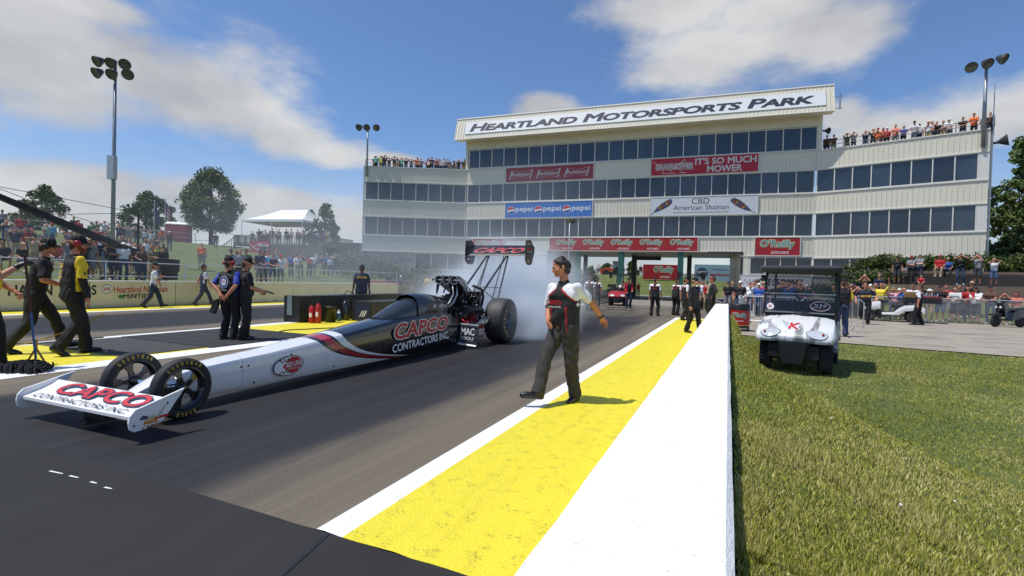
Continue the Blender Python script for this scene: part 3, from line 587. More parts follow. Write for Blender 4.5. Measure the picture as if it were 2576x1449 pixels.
def sect(a):
    for p,q in zip(SEC[:-1],SEC[1:]):
        if a<=q[0]: k_=(a-p[0])/(q[0]-p[0]); return [p[i]+(q[i]-p[i])*k_ for i in range(5)]
    return list(SEC[-1])
m=MB(); rings=[]
for a in np.linspace(2.80,9.0,60):
    y,hw,zb,zc,cr=sect(a); h=zc-zb
    half=[(.78*hw,zb),(.95*hw,zb+.14*h),(hw,zb+.45*h),(hw,zc-.03),(hw*.97,zc-.006),(hw*.90,zc+cr*.35),(hw*.62,zc+cr*.7),(hw*.3,zc+cr*.95)]
    rings.append([(XC+p,y,q) for p,q in half]+[(XC,y,zc+cr)]+[(XC-p,y,q) for p,q in half[::-1]])
m.loft(rings); smooth_angle(m.build('body',BODY,car),32)
SX=lambda y,z: XC+sect(y)[1]+.0035                                    # near side of the body
RIV=MB()
for y,z in((3.93,.36),(4.02,.36),(4.62,.42),(5.45,.37),(5.53,.37),(5.35,.16),(4.1,.15),(6.5,.42),(6.58,.42),(7.9,.6)): RIV=MB(); disc(RIV,(SX(y,z),y,z),(0,1,0),(0,0,1),.014,.014,0,8); RIV.build('fastener',BPR,car)
# side lettering
m=MB(); x=XC+.327+.006
for of,mi,lf in((.045,0,.002),(.0,1,.006)): letters(m,'CAPCO',(x,6.66,.375),(0,1,.03),(0,0,1),1.84,.30,lf,mi,.12,of+.03,1.02,ref=.075)
letters(m,'CONTRACTORS INC.',(x,6.64,.185),(0,1,.037),(0,0,1),1.9,.14,.002,0,0,.02); m.build('lettering',[WPR,P('capco_red',190,18,24,.4)],car)
m=MB(); c=np.array((XC+.235,4.57,.285)); ey_=np.array((-.0,.998,.06)); ex_=np.array((.0,-.06,.998)); A=np.array((-.045,1,.03)); A=A/np.linalg.norm(A); A=np.array((.045,1,.05)); A/=np.linalg.norm(A)
disc(m,c,A,(0,0,1),.235,.125,0,lift=.002); disc(m,c,A,(0,0,1),.222,.114,1,lift=.004)
pg=[(-.1,0),(.03,.105),(.12,.094),(.2,.04),(.2,-.04),(.12,-.094),(.03,-.105)]; m.add([c+A*a+np.array((.006,0,b)) for a,b in pg],[tuple(range(7))],2)
for i in range(6):
    for s_ in(-1,1):
        for j in range(2):
            if (i+j)%2: p=c+A*(-.15+.03*i)+np.array((.006,0,s_*(.062+.022*j))); m.add([p+A*a+np.array((0,0,b)) for a,b in((0,-.01),(.03,-.01),(.03,.01),(0,.01))],[(0,1,2,3)],0)
letters(m,'RED LINE',c+A*-.05+np.array((0,0,-.02)),A,(0,0,1),.24,.065,.008,1,.15,.02); letters(m,'SYNTHETIC OIL',c+A*-.02+np.array((0,0,-.055)),A,(0,0,1),.18,.02,.008,1); m.build('oval_emblem',[BPR,WPR,RPR],car)
# windshield, cowl, cockpit
def arch(y,z0_,z1,hw,n=10,pw=.75):
    return [(XC+hw*math.copysign(abs(math.cos(a))**pw,math.cos(a)),y,z0_+(z1-z0_)*abs(math.sin(a))**.8) for a in [math.pi*i/n for i in range(n+1)]]
m=MB(); m.loft([arch(6.62,.73,.765,.12),arch(6.9,.74,.86,.2),arch(7.2,.75,.97,.235),arch(7.55,.75,1.075,.255)],closed=False); m.build('windshield',M('smoked_glass',(.035,.04,.05),.04,spec=.8,alpha=.82),car,True)
m=MB(); m.loft([arch(7.5,.74,1.13,.275),arch(7.6,.74,1.15,.285),arch(8.1,.74,1.14,.29),arch(8.55,.73,1.09,.28),arch(8.72,.68,.98,.25),arch(8.78,.62,.85,.2)],closed=False); m.build('cockpit_cowl',GBLK,car,True)
m=MB(); m.loft([arch(7.9,.6,1.1,.26),arch(7.905,.6,1.1,.26)],closed=True); m.build('dark_cockpit_panel',BLACK,car)  # black sheet painted as the shade inside the cockpit opening
m=MB()
for i in range(9):
    y=6.75+i*.09; disc(m,(XC+.2+.007*i+.03,y,.80+.006*i),(0,1,0),(-.5,0,.86),.007,.007,0,6)
m.build('rivet',STEEL,car)
m=MB(); y=8.2; q=np.array((XC+.292,y,.9)); m.add([q+(0,a,b) for a,b in((-.22,-.01),(-.13,-.01),(-.13,.045),(-.22,.045))],[(0,1,2,3)],0); m.add([q+(.002,a,b) for a,b in((-.22,.015),(-.18,.015),(-.18,.045),(-.22,.045))],[(0,1,2,3)],1); letters(m,'BILLY',q+(.0,0,0),(0,1,0),(0,0,1),.2,.03,.004,0,0,.01); m.build('flag_decal',[WPR,BLUEP],car)
# front wing
xl,xr_=-6.38,-4.75
m=MB(); th=.02; pr=[(2.44,.215),(2.5,.232),(2.58,.256),(2.66,.288),(2.72,.325)]
for (a,b),(c_,d) in zip(pr[:-1],pr[1:]): pass
m.loft([[(X_,a,b) for a,b in pr]+[(X_,a,b-th*1.3) for a,b in pr[::-1]] for X_ in(xl,xr_)]); m.build('front_wing',WHITE,car)
wn_=np.array((0,-.35,.94)); EYw=np.array((0,.936,.352)); EYw/=np.linalg.norm(EYw)
m=MB()
o=np.array((xl+.26,2.545,.247))
for of,mi,lf in((.035,0,.010),(.0,1,.013)): letters(m,'CAPCO',o,(1,0,0),(0,.905,.425),xr_-xl-.34,.175,lf,mi,.15,of+.012,.98,ref=.047)
letters(m,'CONTRACTORS INC.',(xl+.12,2.458,.222),(1,0,0),(0,.94,.34),xr_-xl-.26,.06,.008,2,.15,0); m.build('wing_lettering',[P('navy_outline',60,50,80),P('wing_red',205,45,55,.4),BPR],car)
for X_,nm in((xl-.02,-1),(xr_,1)):
    m=MB(); pg=[(2.41,.235),(2.40,.18),(2.41,.125),(2.44,.10),(2.52,.10),(2.66,.13),(2.70,.175),(2.74,.225),(2.86,.385),(2.55,.305),(2.45,.28)]
    m.prism([(X_,a,b) for a,b in pg],(.02,0,0)); m.build('end_plate',WHITE,car)
m=MB(); X_=xr_+.022
for y,z in((2.44,.15),(2.71,.285)): disc(m,(X_,y,z),(0,1,0),(0,0,1),.010,.010,0,8)
def P3(y,z): return np.array((X_,y,z))
letters(m,'CAPCO',P3(2.50,.098),(0,1,.05),(0,0,1),.17,.03,.001,1,.1,.03); letters(m,'CONTRACTORS INC.',P3(2.50,.083),(0,1,.05),(0,0,1),.17,.011,.001,0)
m.add([P3(a,b) for a,b in((2.6,.165),(2.72,.17),(2.72,.19),(2.6,.19))],[(0,1,2,3)],2); m.add([P3(a,b) for a,b in((2.51,.14),(2.64,.14),(2.62,.165),(2.52,.17))],[(0,1,2,3)],3)
m.add([P3(a,b)+(.001,0,0) for a,b in((2.61,.18),(2.69,.27),(2.70,.27),(2.64,.18))],[(0,1,2,3)],4); m.add([P3(a,b)+(.001,0,0) for a,b in((2.54,.165),(2.6,.165),(2.6,.215),(2.55,.2))],[(0,1,2,3)],4); m.add([P3(a,b)+(.001,0,0) for a,b in((2.48,.19),(2.54,.18),(2.55,.21),(2.5,.22))],[(0,1,2,3)],5)
m.build('machine_emblem',[BPR,P('dark_red_print',120,20,30),RPR,P('orange_print',200,130,40),P('cream_print',190,180,140),P('grey_blue_print',70,70,90)],car)
m=MB(); m.tube([(XC,2.6,.22),(XC,2.95,.2)],.035,8); m.box((XC,2.62,.11),(.3,.12,.07)); m.box((XC-.05,2.6,.06),(.12,.2,.05)); m.build('wing_mount',BLACK,car)
# wheels
def arc_text(mb,s,c,ex,ey,r,a0,step,h,mi=0,lift=.0,flip=1,sh=0):
    for i,ch in enumerate(s):
        if ch==' ': continue
        a=a0-step*i; p=np.array(c)+np.array(ex)*r*math.cos(a)+np.array(ey)*r*math.sin(a)
        up_=np.array(ex)*math.cos(a)+np.array(ey)*math.sin(a); rt=np.array(ex)*math.sin(a)-np.array(ey)*math.cos(a)
        wd=h*.62; letters(mb,ch,p-rt*wd/2-up_*h/2,rt,up_,wd,h,lift,mi,0,.03)
def front_wheel(X_):
    c=np.array((X_,3.11,.295)); w_=thing('front_wheel',None,None,c); w_.parent=car; w_.matrix_parent_inverse=mw(car).inverted()
    m=MB(); m.lathe([(.205,-.045),(.235,-.058),(.27,-.055),(.288,-.035),(.295,0),(.288,.035),(.27,.055),(.235,.058),(.205,.045)],c,(1,0,0),48); m.build('tyre',RUB,w_,True)
    m=MB(); m.lathe([(.2,-.05),(.212,-.048),(.212,.048),(.2,.05),(.182,.03),(.178,0),(.182,-.03),(.2,-.05)],c,(1,0,0),40); m.lathe([(.0,-.05),(.045,-.05),(.05,.03),(.03,.05),(0,.055)],c,(1,0,0),16)
    for i in range(5):
        a=2*math.pi*i/5+.63; e=np.array((0,math.cos(a),math.sin(a))); g_=np.array((0,-math.sin(a),math.cos(a)))
        m.prism([c+e*.03+g_*.032+(.02,0,0),c+e*.11+g_*.022+(.02,0,0),c+e*.19+g_*.055+(.01,0,0),c+e*.19-g_*.055+(.01,0,0),c+e*.11-g_*.022+(.02,0,0),c+e*.03-g_*.032+(.02,0,0)],(-.025,0,0))
    m.build('rim',GBLK,w_)
    m=MB(); arc_text(m,'GOODYEAR',c+(.0605,0,0),(0,1,0),(0,0,1),.252,2.3,.19,.036,0,.0); arc_text(m,'EAGLE',c+(.0605,0,0),(0,1,0),(0,0,1),.252,-1.2,.17,.034,0,.0)
    if X_<XC: arc_text(m,'GOODYEAR',c+(.0605,0,0),(0,1,0),(0,0,1),.252,4.6,.19,.036,0,.0)
    m.build('tyre_lettering',GLD,w_); return w_
front_wheel(XC+.37); front_wheel(XC-.37)
m=MB(); m.tube([(XC-.35,3.11,.29),(XC+.35,3.11,.29)],.022,8); m.tube([(XC,3.3,.28),(XC+.33,3.15,.3)],.012,6); m.tube([(XC+.12,3.02,.33),(XC+.28,3.0,.34),(XC+.33,3.1,.34)],.018,8); m.build('front_axle',CHROME,car)
def rear_wheel(X_,sd):
    c=np.array((X_,10.37,.515)); w_=thing('rear_wheel',None,None,c); w_.parent=car; w_.matrix_parent_inverse=mw(car).inverted()
    m=MB(); m.lathe([(.21,-.19),(.3,-.225),(.42,-.235),(.485,-.215),(.507,-.17),(.515,-.06),(.515,.06),(.507,.17),(.485,.215),(.42,.235),(.3,.225),(.21,.19)],c,(1,0,0),56); m.build('tyre',M('slick_rubber',(.035,.034,.036),.6,var=.3,scale=9),w_,True)
    m=MB(); m.lathe([(0,.1),(.05,.12),(.07,.13),(.09,.1),(.17,.1),(.19,.18),(.215,.2),(.215,-.2),(0,-.2)],c,(sd,0,0),32); 
    for i in range(16): a=2*math.pi*i/16; m.ball(c+np.array((.185*sd+.012*sd,.2*math.cos(a),.2*math.sin(a))),.008,4)
    m.build('rim',M('blue_grey_rim',(.06,.075,.11),.3,metal=.7),w_,True)
    m=MB(); arc_text(m,'GOODYEAR',c+(.237*sd,0,0),(0,1,0),(0,0,1),.36,4.3,.27,.075,0,.002); m.build('tyre_lettering',GLD,w_)
rear_wheel(-4.81,1); rear_wheel(-6.19,-1)
# engine
eng=thing('engine',None,None,(XC,9.5,.5)); eng.parent=car; eng.matrix_parent_inverse=mw(car).inverted()
m=MB(); m.box((XC,9.55,.52),(.34,.85,.5)); m.box((XC,9.5,.3),(.28,.95,.22)); m.box((XC,9.15,.6),(.45,.08,.3)); m.tube([(XC,9.0,.62),(XC,9.1,.62)],.12,14); m.build('block',M('cast_black',(.022,.022,.024),.4,metal=.5),eng)
for sd in(1,-1):
    m=MB(); o=np.array((XC+sd*.17,9.14,.72)); e1=np.array((sd*.17,0,-.12)); e2=np.array((sd*.12,0,.16)); m.slab(o,e1,(0,.8,0),e2); m.slab(o+e2*.15+e1*1.0,e1*.12,(0,.8,0),e2*.7,0)
    for i in range(5): m.slab(o+e2*1.0+(0,.04+.17*i,0),e1,(0,.04,0),e2*.08)
    m.build('valve_cover',M('satin_black',(.03,.03,.032),.3,metal=.4),eng)
m=MB(); letters(m,'RED LINE OIL',(XC+.33,9.3,.80),(0,1,0),(.5,0,.8),.5,.06,.03,0,.15,.02); m.build('lettering',WPR,eng)
m=MB(); m.box((XC,9.55,.98),(.34,.62,.26)); 
for i in range(9): m.box((XC,9.28+.067*i,.99),(.38,.022,.24))
m.tube([(XC,9.22,.98),(XC,9.06,.98)],.13,16); m.tube([(XC,9.13,.62),(XC,9.06,.62)],.11,16); m.box((XC,9.10,.8),(.2,.06,.4)); m.build('supercharger',M('blower_black',(.03,.03,.033),.3,metal=.6),eng)
hat=[]
for t_ in np.linspace(0,1,9):
    y=9.02+.62*t_; zt_=1.505-.12*t_**2; zb_=1.325-.30*t_**1.2 if t_<.99 else 1.08; hw=.285-.11*t_
    y2=9.02+.62*t_
    hat.append([(XC+sx*hw,yy,zz) for sx,yy,zz in((-1,y,zb_+.03),(-.85,y,zb_),(.85,y,zb_),(1,y,zb_+.03),(1,y,zt_-.05),(.8,y,zt_),(-.8,y,zt_),(-1,y,zt_-.05))])
m=MB(); m.loft(hat); ho=m.build('injector_hat',GBLK,eng); smooth_angle(ho,50)
m=MB()
for dx in(-.185,0,.185):
    m.lathe([(.08,0),(.092,0),(.092,.045),(.08,.045)],(XC+dx,8.965,1.415),(0,1,0),20,1); disc(m,(XC+dx,9.0,1.415),(1,0,0),(0,0,1),.08,.08,0,18)
m.tube([(XC-.34,8.99,1.415),(XC+.3,8.99,1.415)],.008,6,1); m.ball((XC-.33,8.99,1.415),.03,6); m.build('butterfly_valve',[M('flat_black',(.012,.012,.012),.5),STEEL],eng)
m=MB(); m.prism([(XC-.27,9.03,1.32),(XC-.2,9.03,1.32),(XC-.24,9.03,1.14),(XC-.28,9.03,1.12)],(0,.02,0)); m.tube([(XC-.26,9.03,1.13),(XC-.24,8.9,.9),(XC-.22,8.8,.8)],.006,5); m.build('throttle_bracket',BLACK,eng)
for sd in(1,-1):
    for i in range(4):
        y=9.2+.19*i; m=MB(); m.tube([(XC+sd*.3,y,.56),(XC+sd*.42,y+.03,.48),(XC+sd*.5,y+.1,.44),(XC+sd*.58,y+.22,.5),(XC+sd*.63,y+.32,.62)],[.028,.03,.03,.03,.031],10); m.build('header_pipe',M('pipe_steel',(.35,.34,.33),.28,metal=1),eng,True)
m=MB()
for k_ in range(46):
    a=np.array((XC+RNG.uniform(-.3,.36),RNG.uniform(9.1,10.15),RNG.uniform(.62,1.15))); b_=a+RNG.normal(0,.16,3); mid=(a+b_)/2+RNG.normal(0,.08,3); m.tube([a,(a+mid)/2+RNG.normal(0,.03,3),mid,b_],.010+.01*RNG.random(),6,int(RNG.random()<.22))
for sx,yy in((.14,9.0),(.19,9.08)): m.tube([(XC+sx,yy,1.32),(XC+sx+.02,yy,1.12),(XC+sx-.02,yy-.08,.95),(XC+sx-.06,yy-.2,.84)],.018,8,1)
m.tube([(XC+.3,9.65,1.3),(XC+.34,10.0,1.22),(XC+.3,10.2,1.05),(XC+.25,10.2,.8)],.03,8,0); m.build('hose',[BLACK,STEEL],eng,True)
m=MB()
for i in range(4): m.tube([(XC+.33,9.2+.14*i,.66),(XC+.46,9.15+.13*i,.52+.02*i),(XC+.47,9.3+.1*i,.55),(XC+.40,9.42+.08*i,.74)],.009,6,int(i==3))
m.tube([(XC+.36,9.05,.6),(XC+.44,9.1,.5),(XC+.46,9.35,.46),(XC+.42,9.6,.52)],.018,7,0); m.build('ignition_lead',[P('lead_red',190,20,25,.4),M('grey_lead',(.4,.38,.36),.5)],eng,True)
m=MB()
for k_ in range(40):
    c=(XC+RNG.uniform(-.3,.34),RNG.uniform(9.05,10.0),RNG.uniform(.6,1.1)); m.lathe([(0,-.02),(.02,-.02),(.022,.02),(0,.02)],c,RNG.normal(0,1,3),7)
m.build('fitting',M('dark_fitting',(.2,.2,.21),.25,metal=.9),eng)
m=MB(); m.box((XC,10.25,.85),(.42,.10,.62)); m.box((XC,10.1,.6),(.36,.3,.5)); m.build('clutch_can',GBLK,car)
m=MB()
for sd in(1,-1):
    m.tube([(XC+sd*.3,8.9,.6),(XC+sd*.32,10.6,.7)],.022,8); m.tube([(XC+sd*.3,8.8,.2),(XC+sd*.3,10.7,.24)],.022,8); m.tube([(XC+sd*.3,10.6,.24),(XC+sd*.32,10.6,.72)],.022,8)
m.tube([(-6.2,10.37,.515),(-4.8,10.37,.515)],.06,10); m.ball((XC,10.37,.515),(.2,.16,.16),8); m.build('rear_chassis',BLACK,car)
m=MB(); m.box((XC+.5,9.62,.33),(.06,.3,.30)); m.build('side_bracket',P('bracket_red',150,20,28),car); m=MB(); letters(m,'XRP',(XC+.532,9.5,.22),(0,1,0),(0,0,1),.25,.1,.004,0,0,.03); m.add([(XC+.533,a,b) for a,b in((9.49,.33),(9.76,.33),(9.76,.36),(9.49,.36))],[(0,1,2,3)],0); m.build('lettering',WPR,car)
for sd in(1,-1):
    x0_=XC+sd*.31; x1_=XC+sd*.76; m=MB(); m.prism([(x0_,9.0,.10),(x1_-.03*sd,9.0,.07),(x1_,9.03,.50),(x0_+.03*sd,9.03,.52)],(0,.02,0)); m.prism([(x0_,8.985,.10),(x1_-.03*sd,8.985,.07),(x1_-.03*sd,8.96,.05),(x0_,8.96,.08)],(0,0,.012),1); m.prism([(x0_+.03*sd,9.0,.50),(x1_,9.0,.485),(x1_,9.0,.5),(x0_+.03*sd,9.0,.52)],(0,.012,0),1)
    d=m.build('deflector_panel',[M('panel_grey',(.075,.08,.09),.35),WHITE],car)
m=MB(); 
for of,mi in((.05,0),(.0,1)): letters(m,'MAC',(XC+.37,8.978,.275),(1,0,-.02),(0,.07,1),.33,.17,.003+.003*mi,mi,0,of+.03,.95,ref=.08); letters(m,'TOOLS',(XC+.37,8.972,.185),(1,0,-.03),(0,.07,1),.31,.075,.003+.003*mi,mi,0,of+.03,1,ref=.08)
m.build('lettering',[BPR,WPR],car)
# rear wing
m=MB(); wl_,wr_=-6.34,-4.66
for pr in([(11.49,2.07),(11.54,2.12),(11.64,2.18),(11.72,2.222),(11.74,2.20),(11.64,2.14),(11.55,2.07)],[(11.73,2.235),(11.80,2.275),(11.90,2.33),(11.99,2.375),(12.0,2.35),(11.90,2.29),(11.78,2.22)]): m.loft([[(X_,a,b) for a,b in pr] for X_ in(wl_,wr_)])
m.build('rear_wing',CARB,car)
m=MB()
for of,mi in((.02,0),(.0,1)): letters(m,'CAPCO',(wl_+.16,11.53,2.125),(1,0,0),(0,.875,.485),1.42,.36,.014+.006*mi,mi,.3,of+.01,1,ref=.08)
m.build('wing_lettering',[WPR,P('capco_red',190,18,24,.4)],car)
for X_ in(wl_-.012,wr_):
    m=MB(); pg=[(11.46,2.46),(11.44,1.98),(11.5,1.90),(11.62,1.85),(11.86,1.85),(11.95,1.90),(12.12,2.2),(12.12,2.34),(12.0,2.38),(11.8,2.5)]
    m.prism([(X_,a,b) for a,b in pg],(.012,0,0)); m.build('end_plate',CARB,car)
m=MB(); X_=wr_+.0145
letters(m,'TF 476',(X_,11.55,2.36),(0,1,0),(0,0,1),.22,.055,.001,0,0,.02); letters(m,'CAPCO',(X_,11.52,2.22),(0,1,0),(0,0,1),.4,.07,.001,1,0,.02); letters(m,'CONTRACTORS INC',(X_,11.52,2.18),(0,1,0),(0,0,1),.4,.025,.001,0); disc(m,(X_+.001,11.65,1.95),(0,1,0),(0,0,1),.045,.05,2,12); m.build('decal',[WPR,RPR,GLD],car)
m=MB(); X_=wl_+.0005
m.add([(X_,a,b) for a,b in((11.55,1.93),(11.75,1.93),(11.75,1.965),(11.55,1.965))],[(0,1,2,3)],0); m.add([(X_,a,b) for a,b in((11.55,1.97),(11.75,1.97),(11.75,2.0),(11.55,2.0))],[(0,1,2,3)],1); m.build('decal',[RPR,WPR],car)
for sd in(1,-1):
    m=MB(); m.tube([(XC+sd*.26,9.85,.9),(XC+sd*.28,11.62,2.09)],.024,8); m.build('wing_strut',BLACK,car)
    m=MB(); m.tube([(XC+sd*.3,10.9,.7),(XC+sd*.28,11.72,2.12)],.022,8); m.build('wing_strut',BLACK,car)
    m=MB(); m.tube([(XC+sd*.28,10.6,.72),(XC+sd*.20,11.60,2.09)],.014,8); m.build('wing_strut',BLACK,car)
m=MB(); m.tube([(XC-.3,11.2,1.25),(XC+.3,11.2,1.25)],.016,6); m.tube([(XC-.3,11.2,1.25),(XC+.3,10.75,1.0)],.012,6); m.build('wing_brace',BLACK,car)
th_=rad(1.97); pv=np.array((XC,10.37,0)); d_=np.array((XC,3.11,0))-pv; car.location=tuple(pv+rotz0(d_,th_)); car.rotation_euler=(0,0,th_)
# ------------------------------------------------------------------ utility carts
def f_zebra(t,b,c,x,y,z):
    n=noise(t,c,1,6,(1.6,.6,1.2),.65); wv_=noise(t,c,1,4,(5.5,1.1,1.6),.5)
    st=mth('MULTIPLY',sm(t,wv_,.50,.60),sm(t,n,.34,.46),tree=t); t.links.new(cmix(t,mth('MULTIPLY',st,.75,tree=t),(.70,.71,.72),(.06,.06,.065)),b.inputs['Base Color']); b.inputs['Roughness'].default_value=.3; b.inputs['Coat Weight'].default_value=.4
LENS=M('lamp_lens',(.50,.53,.56),.1,spec=.9,coat=.8); TINT=M('tinted_screen',(.04,.04,.043),.05,alpha=.42,spec=.5); SEAT=M('seat_vinyl',(.03,.03,.032),.5); DKRUB=M('tyre_black',(.022,.022,.023),.8,bump=.5,scale=40)
def cart_wheel(par,x,y,steer=0):
    r_=.25; w_=bpy.data.objects.new('wheel',None); COL.objects.link(w_); w_.parent=par; w_.location=(x,y,r_); w_.rotation_euler=(0,0,steer)
    m=MB(); m.lathe([(.13,-.085),(.2,-.105),(.238,-.095),(.25,-.06),(.25,.06),(.238,.095),(.2,.105),(.13,.085)],(0,0,0),(1,0,0),28)
    for i in range(28):
        a=2*math.pi*i/28
        for sx in(-.07,.07): m.box((sx,.249*math.cos(a),.249*math.sin(a)),(.06,.022,.022))
    m.build('tyre',DKRUB,w_,local=True)
    m=MB(); sd=1 if x>0 else -1; m.lathe([(.0,.05),(.04,.06),(.05,.04),(.12,.05),(.135,.085),(.135,-.08),(0,-.08)],(0,0,0),(sd,0,0),20)
    m.build('rim',M('dark_rim',(.02,.02,.022),.3,metal=.3),w_,local=True)
    m=MB()
    for i in range(6): a=2*math.pi*i/6; m.slab((sd*.052,.03*math.cos(a)-.012*math.sin(a),.03*math.sin(a)+.012*math.cos(a)),(sd*.01,0,0),(0,.1*math.cos(a),.1*math.sin(a)),(0,.024*math.sin(a),-.024*math.cos(a)))
    m.build('spoke',CHROME,w_,local=True)
def cart(label,loc,rz,paint,roof=True,cargo=False,steer=0,numbers=False):
    r=thing('golf_cart',label,'golf cart',loc,rz); lb=lambda m,n,mt,par=r,s=False: m.build(n,mt,par,s,local=True)
    for x,y,s in((-.45,-.82,steer),(.45,-.82,steer),(-.47,.83,0),(.47,.83,0)): cart_wheel(r,x,y,s)
    rings=[]
    for y,zb,zt_,hw in((-1.22,.545,.60,.50),(-1.2,.525,.645,.56),(-1.12,.525,.71,.595),(-.95,.54,.80,.61),(-.7,.555,.885,.605),(-.5,.57,.94,.595),(-.40,.58,.965,.58)):
        h=zt_-zb; rings.append([(sx*hw,y+dy,zb+q*h) for sx,q,dy in((-.96,0,0),(.96,0,0),(1,.25,0),(.99,.6,0),(.94,.84,0),(.74,.93,0),(.4,.96,-.01),(0,1.03,-.02),(-.4,.96,-.01),(-.74,.93,0),(-.94,.84,0),(-.99,.6,0),(-1,.25,0))])
    m=MB(); m.loft(rings); smooth_angle(lb(m,'front_cowl',paint),38); bv=BVHTree.FromPolygons([tuple(p) for p in m.v],m.f)
    def drape(mb,pts,lift,mi=0,fan=False):                            # points (x, z) seen from the front, laid onto the cowl
        vs=[]
        for a,b in pts:
            h=bv.ray_cast(Vector((a,-3,b)),Vector((0,1,0)))[0]; vs.append((a,(h.y if h else -1.15)-lift,b+lift*.3))
        mb.add(vs,[tuple(range(len(vs)))] if not fan else [(0,i,i+1) for i in range(1,len(vs)-1)]+[(0,len(vs)-1,1)],mi)
    m=MB(); m.loft([[(sx*hw,-1.22+dy,z) for sx,dy in((-1,.05),(-.8,-.04),(.8,-.04),(1,.05),(1,.3),(-1,.3))] for z,hw in((.17,.17),(.24,.21),(.42,.235),(.535,.25))]); lb(m,'bumper',BLACK)
    m=MB(); m.box((0,-.75,.36),(.76,.8,.22)); m.box((0,.2,.30),(.98,1.5,.08)); m.box((0,-.42,.45),(1.06,.12,.24)); lb(m,'chassis',BLACK)
    for sx in(-1,1):
        el=lambda k_,dz=0: [(sx*(.345+.15*k_*math.cos(a_)*(1+.10*math.sin(a_))),.668+dz+k_*(.062*math.sin(a_)-.016*math.cos(a_))) for a_ in np.linspace(0,2*math.pi,24,endpoint=False)]
        m=MB(); drape(m,[(sx*.345,.668)]+el(1.07),.006,0,True); drape(m,[(sx*.435,.676)]+[(sx*.435+.02*math.cos(a_),.676+.022*math.sin(a_)) for a_ in np.linspace(0,6.28,12,endpoint=False)],.024,1,True); lb(m,'lamp_surround',[BLACK,P('amber_lens',120,50,30,.2)])
        m=MB(); drape(m,[(sx*.345,.668)]+el(1.0),.016,0,True); lb(m,'headlight',LENS)
    m=MB(); m.box((0,-.25,.93),(1.12,.24,.1)); m.ball((.05,-.42,.985),(.16,.1,.05),8); lb(m,'dashboard',BLACK)
    m=MB(); m.tube([(.26,-.3,.95),(.26,-.05,1.08)],.02,6); m.lathe([(.17,-.012),(.185,0),(.17,.012),(.155,0),(.17,-.012)],(.26,-.04,1.09),(0,.85,.5),22); lb(m,'steering_wheel',BLACK)
    m=MB(); m.box((0,.33,.72),(1.08,.48,.16)); lb(m,'seat',SEAT); m=MB(); m.box((0,.6,.98),(1.06,.1,.42)); lb(m,'backrest',SEAT)
    for sx in(-1,1):
        m=MB(); m.loft([[(sx*.53,y,zb),(sx*.595,y,zb),(sx*.60,y,(zb+zt_)/2),(sx*.56,y,zt_),(sx*.50,y,zt_)] for y,zb,zt_ in((-.34,.32,.42),(.1,.32,.44),(.32,.34,.68),(.5,.52,.78),(.83,.56,.82),(1.12,.52,.78),(1.24,.40,.68))]); lb(m,'side_panel',paint)
    m=MB(); m.box((0,1.0,.6),(.98,.5,.32)); lb(m,'rear_body',paint if not cargo else BLACK)
    for sx in(-1,1):
        m=MB(); m.tube([(sx*.58,-.34,.30),(sx*.58,.45,.30)],.028,6); lb(m,'sill',BLACK)
    if roof:
        m=MB(); rg=[]
        for z,k_,dz in((1.765,.97,0),(1.79,1.0,0),(1.815,1.0,0),(1.85,.93,0)): rg.append([(sx*.66*k_,.16+sy*.86*k_,z-(.03 if z<1.79 else 0)) for sx,sy in((-1,-.9),(-.9,-1),(.9,-1),(1,-.9),(1,.9),(.9,1),(-.9,1),(-1,.9))])
        m.loft(rg); lb(m,'roof',M('roof_black',(.035,.036,.038),.5))
        for sx in(-1,1):
            m=MB(); m.tube([(sx*.565,-.42,.95),(sx*.56,-.36,1.6),(sx*.55,-.25,1.77)],.022,8); lb(m,'roof_post',BLACK); m=MB(); m.tube([(sx*.54,.75,.8),(sx*.56,.85,1.5),(sx*.54,.72,1.77)],.022,8); lb(m,'roof_post',BLACK)
        for z0_,z1,y0_,y1 in((1.0,1.335,-.445,-.40),(1.355,1.765,-.40,-.36)):
            m=MB(); m.slab((-.555,y0_,z0_),(1.11,0,0),(0,y1-y0_,z1-z0_),(0,.006,0)); lb(m,'windscreen',TINT)
        m=MB(); m.box((0,-.405,1.345),(1.12,.02,.018)); m.box((0,-.45,1.005),(1.1,.02,.02)); lb(m,'screen_rail',STEEL)
        for sx in(-1,1): m=MB(); m.box((sx*.6,-.42,1.62),(.07,.05,.11)); lb(m,'mirror',BLACK)
    if numbers:
        q=np.array((.33,-.455,1.13)); up3=np.array((0,.13,.99)); m=MB(); disc(m,q,(1,0,0),up3,.155,.085,0,lift=.006); disc(m,q,(1,0,0),up3,.145,.077,1,lift=.009); disc(m,q,(1,0,0),up3,.135,.07,2,lift=.011); letters(m,'319',q-np.array((.1,0,.028)),(1,0,0),up3,.2,.07,.014,0,.2,.04); letters(m,'LAP TIME',q-np.array((.06,0,.055)),(1,0,0),up3,.12,.014,.014,0); lb(m,'number_decal',[WPR,P('decal_red',170,60,60),BPR])
        q=np.array((-.46,-.455,1.10)); m=MB(); disc(m,q,(1,0,0),up3,.06,.06,0,lift=.006); letters(m,'K',q-np.array((.03,0,.03)),(1,0,0),up3,.06,.05,.010,1,.1,.04); lb(m,'round_decal',[WPR,RPR])
        m=MB(); v_,f_=text_mesh('K',.12,.1); v2,f2=text_mesh('K',.12,.03); lo,hi=v_.min(0),v_.max(0)
        for vv,ff,lf,mi in((v_,f_,.008,0),(v2,f2,.018,1)):
            tmp=MB(); drape(tmp,[(-.11+.2*(p[0]-lo[0])/(hi[0]-lo[0]),.735+.115*(p[1]-lo[1])/(hi[1]-lo[1])) for p in vv],lf); m.add([(p[0],p[1]-q_[2]*2,p[2]) for p,q_ in zip(tmp.v,vv)],ff,mi)
